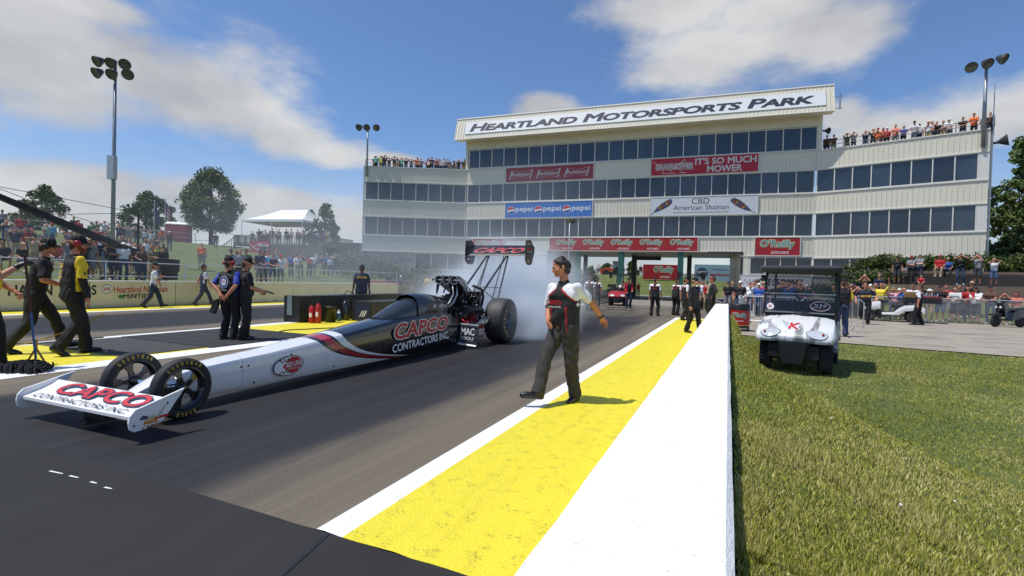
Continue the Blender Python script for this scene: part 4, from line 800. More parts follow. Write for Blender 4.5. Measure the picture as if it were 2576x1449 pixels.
        for i in range(3): drape(m,[(-.10,.835-.03*i),(-.23+.03*i,.865-.03*i),(-.2+.03*i,.845-.03*i),(-.10,.818-.03*i)],.008,2)
        lb(m,'hood_emblem',[WPR,P('k_red',190,25,35),P('pale_grey_print',165,168,172)])
    if cargo:
        m=MB(); m.box((0,1.15,.93),(1.1,1.3,.04)); 
        for a in((-.54,1.15,.05,1.3),(.54,1.15,.05,1.3),(0,.52,1.1,.05),(0,1.78,1.1,.05)): m.box((a[0],a[1],1.05),(a[2],a[3],.26))
        lb(m,'cargo_box',BLACK)
    return r
cart('white golf cart with grey brush streaks, a red K and 319 on its tinted screen',(1.28,10.75,0),rad(-12),shader('streaked_white_paint',f_zebra),steer=rad(6),numbers=True)
cart('red golf cart facing the camera on the concrete beyond the burnout',(-6.75,33.2,0),rad(8),M('cart_red',(.36,.015,.025),.3,coat=.4),roof=False)
uc=cart('white flatbed golf cart with black cargo box beside the chain link fence',(7.15,29.0,0),rad(-100),M('cart_white',(.66,.66,.65),.35,coat=.3),roof=False,cargo=True)
m=MB(); f=[(-.5,-.3),(.5,-.3),(.5,.3),(-.5,.3)]; 
bx=thing('cardboard_box','brown cardboard box standing in the cargo bed of the white flatbed cart','box',(8.05,29.15,.96),rad(-10)); m.box((0,0,.2),(.62,.5,.40)); m.build('carton',P('cardboard',150,110,70,.85,var=.1),bx,local=True); m=MB(); m.box((0,-.25,.41),(.6,.02,.14)); m.build('flap',P('cardboard',150,110,70,.85,var=.1),bx,local=True)
m=MB(); tl=thing('tool_tray','red tray with plastic wrapped tools in the cart bed','tray',(8.75,29.15,.96),rad(-10)); m.box((0,0,.13),(.7,.45,.26)); m.build('tray',RED,tl,local=True); m=MB(); 
for i in range(6): m.tube([(-.3+.1*i,-.1,.26),(-.25+.1*i,.1,.34+.06*(i%2))],.03,6)
m.build('tool',STEEL,tl,local=True)
# ------------------------------------------------------------------ scooters
def scooter(label,loc,rz):
    r=thing('motor_scooter',label,'scooter',loc,rz,'black scooters parked along the fence'); lb=lambda m,n,mt,s=False: m.build(n,mt,r,s,local=True)
    for y in(-.62,.62):
        m=MB(); m.lathe([(.15,-.05),(.2,-.06),(.24,-.04),(.25,0),(.24,.04),(.2,.06),(.15,.05)],(0,y,.25),(1,0,0),24); m.lathe([(0,.02),(.15,.05),(.15,-.05),(0,-.02)],(0,y,.25),(1,0,0),16); lb(m,'wheel',DKRUB,True)
    m=MB(); m.loft([[(sx*hw,y,z) for sx,z in((-1,zb),(1,zb),(.8,zt_),(-.8,zt_))] for y,zb,zt_,hw in((-.2,.28,.34,.16),(.0,.28,.36,.17),(.15,.3,.7,.17),(.4,.4,.78,.17),(.75,.5,.78,.13),(.9,.6,.74,.08))]); lb(m,'body',GBLK)
    m=MB(); m.loft([[(sx*hw,y,z) for sx,z in((-1,zb),(1,zb),(.7,zt_),(-.7,zt_))] for y,zb,zt_,hw in((.05,.74,.80,.12),(.3,.76,.84,.15),(.8,.8,.88,.13))]); lb(m,'seat',SEAT)
    m=MB(); m.prism([(-.2,-.36,.45),(.2,-.36,.45),(.15,-.42,.95),(-.15,-.42,.95)],(0,.08,0)); m.prism([(-.1,-.85,.5),(.1,-.85,.5),(.12,-.45,.55),(-.12,-.45,.55)],(0,0,.06)); lb(m,'front_shield',GBLK)
    m=MB(); m.tube([(0,-.62,.25),(0,-.38,1.0)],.03,8); m.tube([(-.32,-.25,1.08),(-.15,-.36,1.03),(.15,-.36,1.03),(.32,-.25,1.08)],.018,6); m.box((0,-.42,1.0),(.18,.12,.12)); lb(m,'handlebar',BLACK)
    for sx in(-.09,.09):
        m=MB(); m.ball((sx,-.5,.86),(.06,.05,.06),8); lb(m,'headlight',LENS,True)
    return r
scooter('black scooter with twin round headlamps nearest the people leaning on the fence',(11.3,28.6,0),rad(-60)); scooter('black scooter cut off by the picture edge, parked ahead of the other scooter',(12.5,26.9,0),rad(-50))
# ------------------------------------------------------------------ people
def ik(a,t,l1,l2,pole):
    a,t,pole=[np.array(k_,float) for k_ in(a,t,pole)]; d=t-a; n=np.linalg.norm(d); 
    if n>.995*(l1+l2): t=a+d/n*.995*(l1+l2); d=t-a; n=np.linalg.norm(d)
    u=d/n; x=(l1*l1-l2*l2+n*n)/(2*n); h=math.sqrt(max(0,l1*l1-x*x)); pl=pole-u*np.dot(pole,u); pl/=np.linalg.norm(pl)+1e-9
    return a+u*x+pl*h,t
def rotz(v,a): c,s=math.cos(a),math.sin(a); return np.array((v[0]*c-v[1]*s,v[0]*s+v[1]*c,v[2]))
def rotx(v,a): c,s=math.cos(a),math.sin(a); return np.array((v[0],v[1]*c-v[2]*s,v[1]*s+v[2]*c))
def skeleton(p):
    """joints of a figure facing -Y (its left hand towards +X); p overrides the standing pose"""
    J={}; hz=p.get('hz',.94); off=np.array(p.get('off',(0,0,0)),float); tw=rad(p.get('twist',0)); ln=rad(p.get('lean',0)); sl=rad(p.get('side',0))
    pel=np.array((0,0,hz))+off; J['pel']=pel
    def tor(v,k_=1): 
        q=rotx(np.array(v,float),ln*k_); c,s=math.cos(sl),math.sin(sl); q=np.array((q[0]*c+q[2]*s,q[1],-q[0]*s+q[2]*c)); return pel+rotz(q,tw)
    J['tor']=tor; J['waist']=tor((0,0,.14)); J['chest']=tor((0,0,.40)); J['neck']=tor((0,.01,.53))
    nb=rad(p.get('hp',0)); hy=rad(p.get('hy',0)); J['hd']=lambda v: J['neck']+rotz(rotx(np.array(v,float),nb),hy+tw)
    J['head']=J['hd']((0,-.015,.175))
    sw=p.get('sw',.185)
    for s,k_ in((1,'l'),(-1,'r')):
        J['sh'+k_]=tor((s*sw,0,.48)); h=np.array(p.get(k_+'h',(s*.27,-.03,.80)),float)
        J['el'+k_],J['wr'+k_]=ik(J['sh'+k_],h,.29,.26,p.get(k_+'ep',(s*.5,.8,-.3)))
        J['hip'+k_]=pel+rotz(np.array((s*.095,0,-.02)),tw*.4); f=np.array(p.get(k_+'f',(s*.11,0,.09)),float)
        J['kn'+k_],J['an'+k_]=ik(J['hip'+k_],f,.43,.42,p.get(k_+'kp',(s*.15,-1,0)))
        ta=rad(p.get(k_+'ta',0)); tp=rad(p.get(k_+'tp',0)); J['toe'+k_]=J['an'+k_]+rotz(rotx(np.array((s*.02,-.17,-.055)),tp),ta); J['heel'+k_]=J['an'+k_]+rotz(rotx(np.array((0,.04,-.045)),tp),ta)
    return J
def caps_mesh(caps,n=10):
    mb=MB()
    for c in caps:
        a,b,ra,rb=np.array(c[0],float),np.array(c[1],float),c[2],c[3]; flat=len(c)>5 and c[5]
        d=b-a; L_=np.linalg.norm(d); 
        if L_<1e-6: d=np.array((0,0,1e-4)); L_=1e-4
        d/=L_; prof=[]
        prof+=[(ra*.05,0),(ra,0)] if flat else [(ra*math.sin(t),-ra*math.cos(t)) for t in np.linspace(.12,math.pi/2,5)]
        prof+=[(rb,L_),(rb*.05,L_)] if flat else [(rb*math.sin(t),L_-rb*math.cos(t)) for t in np.linspace(math.pi/2,math.pi-.12,5)]
        mb.lathe(prof,a,d,n,0,True)
    return mb
def remesh(caps,vox,sm_=2,n=10):
    mb=caps_mesh(caps,n); me=bpy.data.meshes.new('tmp'); me.from_pydata(mb.v,[],mb.f); o=bpy.data.objects.new('tmp',me); COL.objects.link(o)
    r=o.modifiers.new('r','REMESH'); r.mode='VOXEL'; r.voxel_size=vox; r.adaptivity=0
    if sm_: s=o.modifiers.new('s','SMOOTH'); s.factor=.5; s.iterations=sm_
    dg=bpy.context.evaluated_depsgraph_get(); dg.update(); out=bpy.data.meshes.new_from_object(o.evaluated_get(dg)); bpy.data.objects.remove(o); bpy.data.meshes.remove(me)
    out.materials.clear(); out.polygons.foreach_set('use_smooth',[True]*len(out.polygons)); return out
def centers(me):
    a=np.zeros(len(me.polygons)*3,dtype=np.float32); me.polygons.foreach_get('center',a); return a.reshape(-1,3)
def nearest(c,caps):
    best=np.full(len(c),1e9); tg=np.zeros(len(c),dtype=np.int32)
    for k_ in caps:
        a,b=np.array(k_[0],float),np.array(k_[1],float); ab=b-a; t=np.clip(((c-a)@ab)/(ab@ab+1e-9),0,1)
        d=np.linalg.norm(c-(a+t[:,None]*ab),axis=1)-(k_[2]+(k_[3]-k_[2])*t); m=d<best; best[m]=d[m]; tg[m]=k_[4]
    return tg
SK,SHT,PNT,SHO,HAI=0,1,2,3,4
def figure_caps(J,shorts=False,head='h',female=False,belly=0,sleeve=.62,hand=True):
    c=[]; T=J['tor']; w_=.9 if female else 1
    for z,hx,r,y in((.0,.075,.118,.0),(.14,.065*w_,.105*w_,.0),(.27,.08*w_,.11*w_,.0),(.38,.10*w_,.115,.0),(.455,.115*w_,.075,.01)):
        c.append((T((-hx,y,z)),T((hx,y,z)),r,r,PNT if z==0 else SHT))
    for s in(-1,1): c.append((T((s*.07,0,.08)),T((s*.09*w_,0,.40)),.105,.105,SHT))
    if belly: c.append((T((-.05,-.045-.02*belly,.12)),T((.05,-.045-.02*belly,.2)),(.095+.016*belly),(.09+.012*belly),SHT))
    if female: c+=[(T((s*.075,-.075,.34)),T((s*.075,-.08,.33)),.065,.065,SHT) for s in(-1,1)]
    c.append((T((0,.01,.47)),J['hd']((0,-.0,.08)),.056,.052,SK))
    hd=J['hd']; c+=[(hd((0,-.012,.20)),hd((0,.012,.20)),.083,.083,SK),(hd((0,-.035,.13)),hd((0,-.03,.165)),.058,.066,SK),(hd((0,-.095,.165)),hd((0,-.09,.18)),.014,.012,SK)]
    c+=[(hd((s*.08,0,.165)),hd((s*.082,.005,.185)),.018,.018,SK) for s in(-1,1)]
    if head in 'hl': c+=[(hd((0,.015,.225)),hd((0,.03,.20)),.088,.088,HAI),(hd((0,-.03,.26)),hd((0,.03,.255)),.06,.066,HAI)]
    if head=='l': c+=[(hd((0,.05,.18)),hd((0,.07,.02)),.08,.06,HAI)]
    if head in 'cw': c+=[(hd((0,.0,.235)),hd((0,.014,.23)),.088,.09,HAI)]
    if head=='c': c+=[(hd((sx*.04,-.08,.232)),hd((sx*.03,-.155,.222)),.022,.018,HAI) for sx in(-1,0,1)]
    if head=='w': c+=[(hd((.13*math.cos(a),.13*math.sin(a)+.005,.225)),hd((.07*math.cos(a),.07*math.sin(a)+.005,.232)),.022,.024,HAI) for a in np.linspace(0,6.283,12,endpoint=False)]
    for k_ in 'lr':
        sh,el,wr=J['sh'+k_],J['el'+k_],J['wr'+k_]; m=sh+(el-sh)*sleeve; ar=.88 if female else 1
        c+=[(sh,m,.068*ar,.058*ar,SHT),(m,el,.046*ar,.042*ar,SK),(el,wr,.042*ar,.030*ar,SK)]
        if sleeve>=1: c[-2]=(m,el,.05,.048,SHT); c[-1]=(el,wr,.046,.036,SHT)
        if hand: f=wr-el; f/=np.linalg.norm(f); c+=[(wr,wr+f*.09,.032,.036,SK),(wr+f*.09,wr+f*.15,.03,.016,SK)]
        hip,kn,an=J['hip'+k_],J['kn'+k_],J['an'+k_]
        c.append((hip,kn,.098,.068,PNT)); c+=[(kn,an,.055,.04,SK)] if shorts else [(kn,an,.07,.062,PNT)]
        if shorts: k2=hip+(kn-hip)*.95; c[-2]=(hip,k2,.10,.086,PNT)
        c+=[(J['heel'+k_],J['toe'+k_],.046,.04,SHO),(an-np.array((0,0,.0)),J['heel'+k_],.045,.046,SHO if not shorts else SHO)]
    return c
POSES={
 'stand':dict(),'stand2':dict(lh=(.25,-.12,.86),rh=(-.24,.05,.82),lf=(.14,-.05,.09),rf=(-.12,.05,.09),hy=14),
 'lean':dict(lean=14,lh=(.06,-.42,1.08),rh=(-.05,-.42,1.08),lep=(.9,.2,-.5),rep=(-.9,.2,-.5),lf=(.12,.06,.09),rf=(-.12,.06,.09)),
 'lean2':dict(lean=10,lh=(.2,-.40,1.06),rh=(-.16,-.40,1.06),lep=(.9,.2,-.5),rep=(-.9,.2,-.5),hy=-20,hp=6),
 'cam':dict(lh=(.075,-.22,1.60),rh=(-.075,-.22,1.60),lep=(.7,-.2,-.8),rep=(-.7,-.2,-.8),lean=-2),
 'cam2':dict(lh=(.06,-.26,1.64),rh=(-.07,-.24,1.60),lep=(.9,-.2,-.25),rep=(-.9,-.2,-.35),hy=10,lf=(.15,.03,.09)),
 'cross':dict(lh=(-.10,-.2,1.2),rh=(.10,-.22,1.16),lep=(.9,.1,-.6),rep=(-.9,.1,-.6)),
 'hips':dict(lh=(.19,-.04,1.0),rh=(-.19,-.04,1.0),lep=(1,.35,0),rep=(-1,.35,0),lf=(.16,0,.09),rf=(-.14,0,.09)),
 'sit':dict(hz=.50,lean=8,lf=(.12,-.46,.09),rf=(-.12,-.42,.09),lh=(.14,-.34,.60),rh=(-.13,-.34,.60)),
 'walk':dict(lean=4,lf=(.09,-.30,.10),rf=(-.09,.30,.14),ltp=-12,rtp=32,lh=(.25,.2,.86),rh=(-.25,-.24,.88),hz=.92),
 'up':dict(lh=(.35,-.1,1.9),rh=(-.25,-.05,.85),lep=(.8,.2,-.2)),
 'ears':dict(lh=(.11,-.06,1.62),rh=(-.11,-.06,1.62),lep=(1,-.1,-.3),rep=(-1,-.1,-.3)),
 'drive':dict(hz=.62,lean=-6,lf=(.1,-.52,.33),rf=(-.1,-.5,.33),lh=(.12,-.42,1.0),rh=(-.1,-.42,1.0)),
 'back':dict(lh=(.08,.16,.98),rh=(-.1,.16,.96),lep=(1,.4,-.1),rep=(-1,.4,-.1)),
}
_pm={}
def crowd_mesh(pose,shorts,head,female,belly):
    k_=(pose,shorts,head,female,belly)
    if k_ in _pm: return _pm[k_]
    J=skeleton(POSES[pose]); c=figure_caps(J,shorts,head,female,belly); me=remesh(c,.024,1,8); tg=nearest(centers(me),c); me.name='person'
    for i in range(5): me.materials.append(None)
    me.polygons.foreach_set('material_index',tg); _pm[k_]=me; return me
SKINS=[P('skin_fair',205,150,122,.6),P('skin_tan',176,120,90,.6),P('skin_ruddy',190,126,100,.6),P('skin_brown',112,72,52,.6)]
CLR=dict(k=('black',(24,24,26)),n=('navy',(38,46,74)),b=('blue',(45,85,165)),c=('cyan',(60,160,210)),w=('white',(225,225,225)),g=('grey',(128,130,134)),d=('dark grey',(62,64,68)),r=('red',(176,32,40)),o=('orange',(228,104,42)),s=('salmon',(222,120,108)),t=('teal',(96,180,165)),l=('lime',(205,225,90)),y=('yellow',(232,205,60)),p=('purple',(105,80,140)),e=('green',(75,125,85)),m=('mint',(130,190,160)),i=('pink',(232,165,175)),v=('olive',(112,112,84)),a=('tan',(190,165,130)),u=('brown',(96,68,54)))
PAN=dict(j=('jeans',(52,66,92)),k=('black trousers',(26,26,30)),a=('khaki trousers',(158,138,108)),d=('dark trousers',(48,50,58)))
SHT_=dict(j=('denim shorts',(66,84,116)),a=('khaki shorts',(165,145,112)),d=('dark shorts',(50,52,60)),g=('grey shorts',(120,120,122)))
HAIR=[P('hair_dark',34,26,22,.7),P('hair_brown',78,54,38,.7),P('hair_blond',150,118,72,.7),P('hair_grey',140,136,130,.7)]
CAPC=dict(k=(22,22,24),w=(222,222,220),r=(165,30,38),n=(40,48,80),a=(175,155,120),b=(50,90,170))
used={}
ORD=['first','second','third','fourth','fifth','sixth','seventh','eighth','ninth','tenth','eleventh','twelfth','thirteenth','fourteenth','fifteenth','sixteenth','seventeenth','eighteenth','nineteenth','twentieth']
PHR=dict(stand='standing',stand2='standing',lean='leaning forward',lean2='leaning forward',cam='filming with raised hands',cam2='filming with raised hands',cross='with crossed arms',hips='hands on hips',sit='sitting',walk='walking',up='waving one arm',ears='covering both ears',drive='driving',back='hands behind back')
def uniq(cands):
    for s in cands:
        s=' '.join(s.split()[:16])
        if s not in used: used[s]=1; return s
    return s
def crowd(items,place,short,anchor,group,face,pos,sc_=1.0):
    """items: 'u:colour[opts]' ; pos(u,item) -> world point ; face(p) -> rz"""
    cnt={}; prev=None
    for it in items.split():
        f=it.split(':'); u=float(f[0]); col=f[1][0]; op=f[1][1:]; extra=f[2:] 
        pose=random.choice(POSESET) if 'P' not in op else None
        for ch,pn in(('L','lean'),('C','cam'),('X','cross'),('H','hips'),('S','sit'),('T','stand'),('U','up'),('E','ears'),('W','walk')):
            if ch in op: pose=pn if random.random()<.5 or pn not in('lean','cam','stand') else {'lean':'lean2','cam':'cam2','stand':'stand2'}[pn]
        fem=('f' in op) or (random.random()<.22 and 'M' not in op); head='l' if fem and random.random()<.75 else random.choice('cchh')
        if 'q' in op: head='w'
        if 'h' in op: head='h'
        if 'z' in op: head='c'
        sh=('x' in op) or (random.random()<.4 and 'J' not in op); belly=0 if fem else random.choice((0,0,1,1,2))
        me=crowd_mesh(pose,sh,head,fem,belly); p=pos(u,extra); rz=face(p)+random.uniform(-.25,.25)
        o=bpy.data.objects.new('person',me); COL.objects.link(o); k_=random.uniform(.93,1.05)*(.93 if fem else 1)*sc_; 
        if 'K' in op: k_*=.62
        o.location=tuple(p); o.rotation_euler=(0,0,rz); o.scale=(k_*random.uniform(.96,1.08),k_*random.uniform(.96,1.08),k_)
        cn,rgb=CLR[col]; jj=random.uniform(.86,1.1); pk=random.choice('jjadk') if not sh else random.choice('jadg'); pn,pr=(SHT_ if sh else PAN)[pk]; ck=random.choice('kkwrna')
        ms=[random.choice(SKINS[:3] if random.random()<.88 else SKINS),P('cloth_'+cn.replace(' ','_')+('_b' if jj>1 else ''),*[min(255,x*(1 if jj<=1 else .9)) for x in rgb],rough=.85),P('cloth_'+pn.replace(' ','_'),*pr,rough=.85),P('shoe_%s'%('dark' if random.random()<.5 else 'pale'),*( (30,30,32) if random.random()<.5 else (190,190,190)),rough=.7),
            P('cap_'+ck,*CAPC[ck],rough=.8) if head in 'cw' else random.choice(HAIR)]
        for i,mm in enumerate(ms): o.material_slots[i].link='OBJECT'; o.material_slots[i].material=mm
        cnt[cn]=cnt.get(cn,0)+1; hp={'c':'capped ','w':'hatted ','l':'long haired ','h':''}[head]; who='child' if 'K' in op else 'person'
        pv='' if prev is None else ' next to the %s shirt'%prev
        od=ORD[min(cnt[cn],20)-1]
        lb=uniq(['%s in %s shirt, %s, %s %s'%(who,cn,pn,PHR[pose],place),'%s%s in %s shirt, %s, %s'%(hp,who,cn,pn,place),'%s in %s shirt %s %s%s'%(who,cn,PHR[pose],short,pv),'%s%s in %s shirt %s%s'%(hp,who,cn,short,pv),'%s %s shirted %s %s counting from %s'%(od,cn,who,short,anchor)])
        tag(o,lb,'child' if who=='child' else 'person',group); prev=cn
def tocam(p): d=np.array((-1.,6.,0))-np.array(p); return math.atan2(d[0],-d[1])
POSESET=['lean','lean2','cam','cam2','stand','cross','stand2','ears']
# roof terraces
def onroof(Q,o): 
    def f(u,ex):
        t,_=Q.hit(u,418 if Q is SL else 350); r=o+(float(ex[0]) if ex else 0); return Q.p(t,12.1,-r)
    return f
Z8=lambda x:(1400+x/2.07)/KPX
lst='178k 200tT 238l 272kC 302d 347dC 382gf 410t 446kC 488gE 541oTM 545tL 575gL 628rL 642wT 668k 703rL 728pf 747w 770wL 795g 812kL 845kT 852wL 888gT 896kC 938kT 944gL'
crowd(' '.join('%.1f:%s'%(Z8(float(''.join(c for c in s if c.isdigit()))),''.join(c for c in s if not c.isdigit())) for s in lst.split()),'at the lamp pole roof rail','on the lamp pole roof','the short lamp pole','spectators on the far roof terrace',tocam,lambda u,ex:onroof(SL,.7+.7*random.random())(u,ex))
Z2=lambda x:(3200+x/2.0703)/KPX
lst='210uT 271uX 378vCq 435gC 532nC 600kC 640oL 683rL 713r 785sLM 850bL 945wLz 983wT 1060wLz 1088o 1130kLf 1183gT 1233wLz 1350kLM 1442oLM 1525gf 1575u'
crowd(' '.join('%.1f:%s'%(Z2(float(''.join(c for c in s if c.isdigit()))),''.join(c for c in s if not c.isdigit())) for s in lst.split()),'at the sign end roof rail','on the name sign end roof','the name sign','spectators on the near roof terrace',tocam,lambda u,ex:onroof(SR,.6+.3*random.random())(u,ex))
# far bank behind the cream wall
def hill(u,ex,dmin=17,h=1.72):
    v=float(ex[0]); best=None
    for D in np.arange(dmin,90,.25):
        p=W(u,690,D); 
        if p[0]>-22.4: continue
        z=zt(p[0],p[1]); e=abs(proj((p[0],p[1],z+h))[1]-v)
        if best is None or e<best[0]-1e-6: best=(e,np.array((p[0],p[1],z)))
        if e<1.2: break
    if best is None: p=W(u,690,30); return np.array((p[0],p[1],zt(p[0],p[1])))
    return best[1]
def conv(lst,f,v0,s): 
    o=[]
    for it in lst.split():
        a,b=it.split('@'); x=''.join(c for c in a if c.isdigit()); c=a[len(x):]; o.append('%.1f:%s:%.1f'%(f(float(x)),c,(v0+float(b)/s)/KPX))
    return ' '.join(o)
Z1=lambda x:x/2.5156/KPX; Zb=lambda x:(700+x/2.5156)/KPX
POSESET=['cam','cam2','stand','stand2','cross','lean2']
front=conv('30g@660 105wC@650 245wC@640 330k@720 480nM@760 550aE@760 640nT@650 700g@640 835k@760 900gT@660 965nCM@730 1130kM@745 1238wTM@735 1340kT@665 1430u@780 1640kT@760 1692gC@775 1760r@860 1808oTM@745 1955wCM@780 2047wC@785 2148nHM@765 2218nTM@765 2380bH@765 2470d@770 2520wC@795',Z1,700,2.5156)
front2=conv('615bH@1012 775wC@1045 890cLMJ@1030 980nLMx@1040 1060wLMx@1045 1138kx@1090 1195n@1035 1226wLMqx@1045 1390wx@1050 1410wT@1008 1455wCx@1085 1522bT@1050 1618kCJ@1055 1692kC@1060 1748oLMJ@1035 850n@1020 925w@1040 1020g@1010 1110u@1060 1165b@1035 1260k@1040 1300g@1075 1350r@1050 1480n@1045 1560w@1060 1590k@1050 1650d@1050 560d@1010 590k@1020 650g@1005 690n@1030 745k@1030 825d@1040',Zb,600,2.5156)
crowd(front,'at the wall under the crane','behind the cream wall','the crane base','spectators along the far fence',tocam,hill)
crowd(front2,'at the fence below the tent','at the tent end fence','the tent banner','spectators along the far fence',tocam,hill)
upper=conv('15gT@350 200rT@410 285dT@440 60n@470 110g@480 465mCf@470 512cT@470 605wC@390 655d@430 735kT@420 785rT@455 825rf@490 910eT@465 965eC@460 1045wC@465 1085v@520 1192nC@495 1255nT@500 1290g@510 1372kT@515 1450wM@530 1515wC@545 1612oC@540 1700kT@555 2025oTM@690 2163kTM@585 2650nHM@690',Z1,700,2.5156)
mid=conv('20d@560 150nC@530 252rCM@525 312nT@520 380w@580 560rS@590 628rS@580 725wS@590 790g@600 860n@560 930rf@540 975rC@540 1060vC@545 1130u@640 1180bS@590 1225kC@595 1300w@620 1358wC@670 1460wC@645 1485g@640 1550d@620 1640kT@670 80w@600 420k@640 1010a@600 180g@640 300w@660 520e@640 590n@690 760b@650 860r@690 1000w@640 1090d@700 1400b@700 1530v@700 50r@700 700p@560 1570y@690 440g@560 340a@600 220k@590',Z1,700,2.5156)
POSESET=['cam','stand','stand2','cross','sit','ears','cam2']
crowd(upper,'high on the grass bank','up the grass bank','the crane tip','spectators up on the grass bank',tocam,lambda u,ex:hill(u,ex,24))
crowd(mid,'halfway up the grass bank','halfway up the bank','the crane tip','spectators up on the grass bank',tocam,lambda u,ex:hill(u,ex,22))
# deck under the white tent
DK0=W(587,612,56); DK1=W(813,612,53.5); DKZ=4.75
def deck(o):
    def f(u,ex):
        a,b=DK0[:2],DK1[:2]; d=ray(u,600)[:2]; e=b-a; t=np.linalg.solve(np.array([[d[0],-e[0]],[d[1],-e[1]]]),a); q=a+e*t[1]; n_=np.array((-e[1],e[0]))/np.linalg.norm(e); return np.array((*(q+n_*o),DKZ))
    return f
POSESET=['lean','stand','stand2','cross','lean2']
crowd(' '.join('%.1f:%s'%(Zb(float(a)),b) for a,b in(('632','gz'),('705','bC'),('740','gC'),('778','kf'),('812','rM'),('890','rMz'),('1012','gf'),('1140','nf'),('1176','nMz'),('1230','k'),('1306','wMz'),('1345','n'),('1382','bz'),('1412','af'))),'under the white tent roof','under the tent','the deck stairs','spectators on the tent deck',tocam,lambda u,ex:deck(2.2)(u,ex))
crowd(' '.join('%.1f:%s'%(Zb(float(a)),b) for a,b in(('815','uLf'),('880','wLf'),('952','nL'),('1022','gL'),('1092','kL'),('1140','wL'),('1205','gLM'),('1266','iLf'))),'at the deck front rail','at the deck front rail','the red welcome banner','spectators on the tent deck',tocam,lambda u,ex:deck(.42)(u,ex))
# near fence and planted bank by the tower
Zr=lambda x:(3400+x/3.622)/KPX
def fence_pos(u,ex):
    y=30.35+(float(ex[0]) if ex else 0); d=ray(u,740); p=CAM+d*(y/d[1]); return np.array((p[0],p[1],zt(p[0],p[1]) if p[0]>4 else 0))
POSESET=['lean','lean2','stand','cam','cross']
crowd(' '.join('%.1f:%s'%(Zr(float(a)),b) for a,b in(('-60','d'),('20','kC:.5'),('62','rM:.4'),('118','kC'),('292','vz:.3'),('372','g:.8'),('450','yUMJ'),('632','iEf'),('715','bf:.2'),('790','kC:.4'),('905','wLM'),('1150','kLfq'),('1318','kLMx'),('1405','r:.6'),('1538','wLMx'),('1722','rLMJ:.2'),('1822','wXMx'),('2050','uLMzJ'),('2245','kCfx'),('2420','sLx'))),'at the chain link fence','at the near fence','the white flatbed cart','spectators along the near fence',tocam,fence_pos)
def bank(u,ex):
    y=float(ex[0]); d=ray(u,700); p=CAM+d*(y/d[1]); return np.array((p[0],p[1],zt(p[0],p[1])+(float(ex[1]) if len(ex)>1 else 0)))
POSESET=['stand']
crowd(' '.join('%.1f:%s'%(Zr(float(a)),b) for a,b in(('215','uC:33.5'),('425','nCS:33.5:.35'),('678','kTMxz:36.6'),('880','gXMzJ:36.7'),('1003','gXMxz:36.7'),('1035','rSK:34.6:.1'),('1300','rSMJz:36.9:.45'),('1410','bSz:37.4:.45'),('1592','kCMz:36.8'),('1590','kTf:31.6'),('1772','kTMz:31.6'),('1848','gCMx:36.6'),('2080','wCfx:36.3'))),'on the bank below the tower','on the mulched bank','the ground floor windows','spectators on the planted bank',tocam,bank)
# people packed behind the barricades under the tower end
POSESET=['stand','cam','cross','stand2']
Z4=lambda x:(2200+x/2.5156)/KPX
def gpos(u,ex): D=float(ex[0]); p=W(u,740,D); return np.array((p[0],p[1],0.))
crowd(' '.join('%.1f:%s'%(Z4(float(a)),b) for a,b in(('1500','w:31'),('1532','wz:30'),('1580','rM:29'),('1790','k:28'),('1835','nM:28'),('1912','kTMz:23.5'),('2010','wM:28'),('2052','gC:28'),('2100','bTMJ:24'),('2142','rT:26'),('2172','k:25'),('2265','kM:26'),('2300','w:29'),('2340','kM:24'),('2400','bCM:22'),('2455','kC:22'),('2510','uM:25'),('2545','b:25'),('2580','k:27'),('2610','rf:28'))),'behind the road barricades','behind the barricades','the red drum','spectators behind the barricades',tocam,gpos)
crowd(' '.join('%.1f:%s'%(Z4(float(a)),b) for a,b in(('750','yf:52'),('775','kJ:53'),('822','kJ:54'),('887','rJf:50'),('-330','nJ:36'),('300','k:60'))),'under the tower columns','under the tower','the green columns','people waiting under the tower',tocam,gpos)
crowd(' '.join('%.1f:%s'%(Zb(float(a)),b) for a,b in(('2195','nT:37'),('2268','nT:36'),('2405','dT:37'),('2550','yT:30'),('2150','kT:38'),('2480','nT:38'))),'in the smoke by the barriers','in the drifting smoke','the stone steps','people in the smoke by the barriers',tocam,gpos)
crowd(' '.join('%.1f:%s'%(Z4(float(a)),b) for a,b in(('470','w:86'),('492','wz:86'),('612','w:88'),('640','w:88'),('905','k:86'),('920','r:87'),('835','k:86'),('735','g:88'))),'on the far grass rise','on the far grass rise','the orange tractor','people on the far grass rise',tocam,lambda u,ex:(lambda p:np.array((p[0],p[1],zt(p[0],p[1]))))(W(u,712,float(ex[0]))))
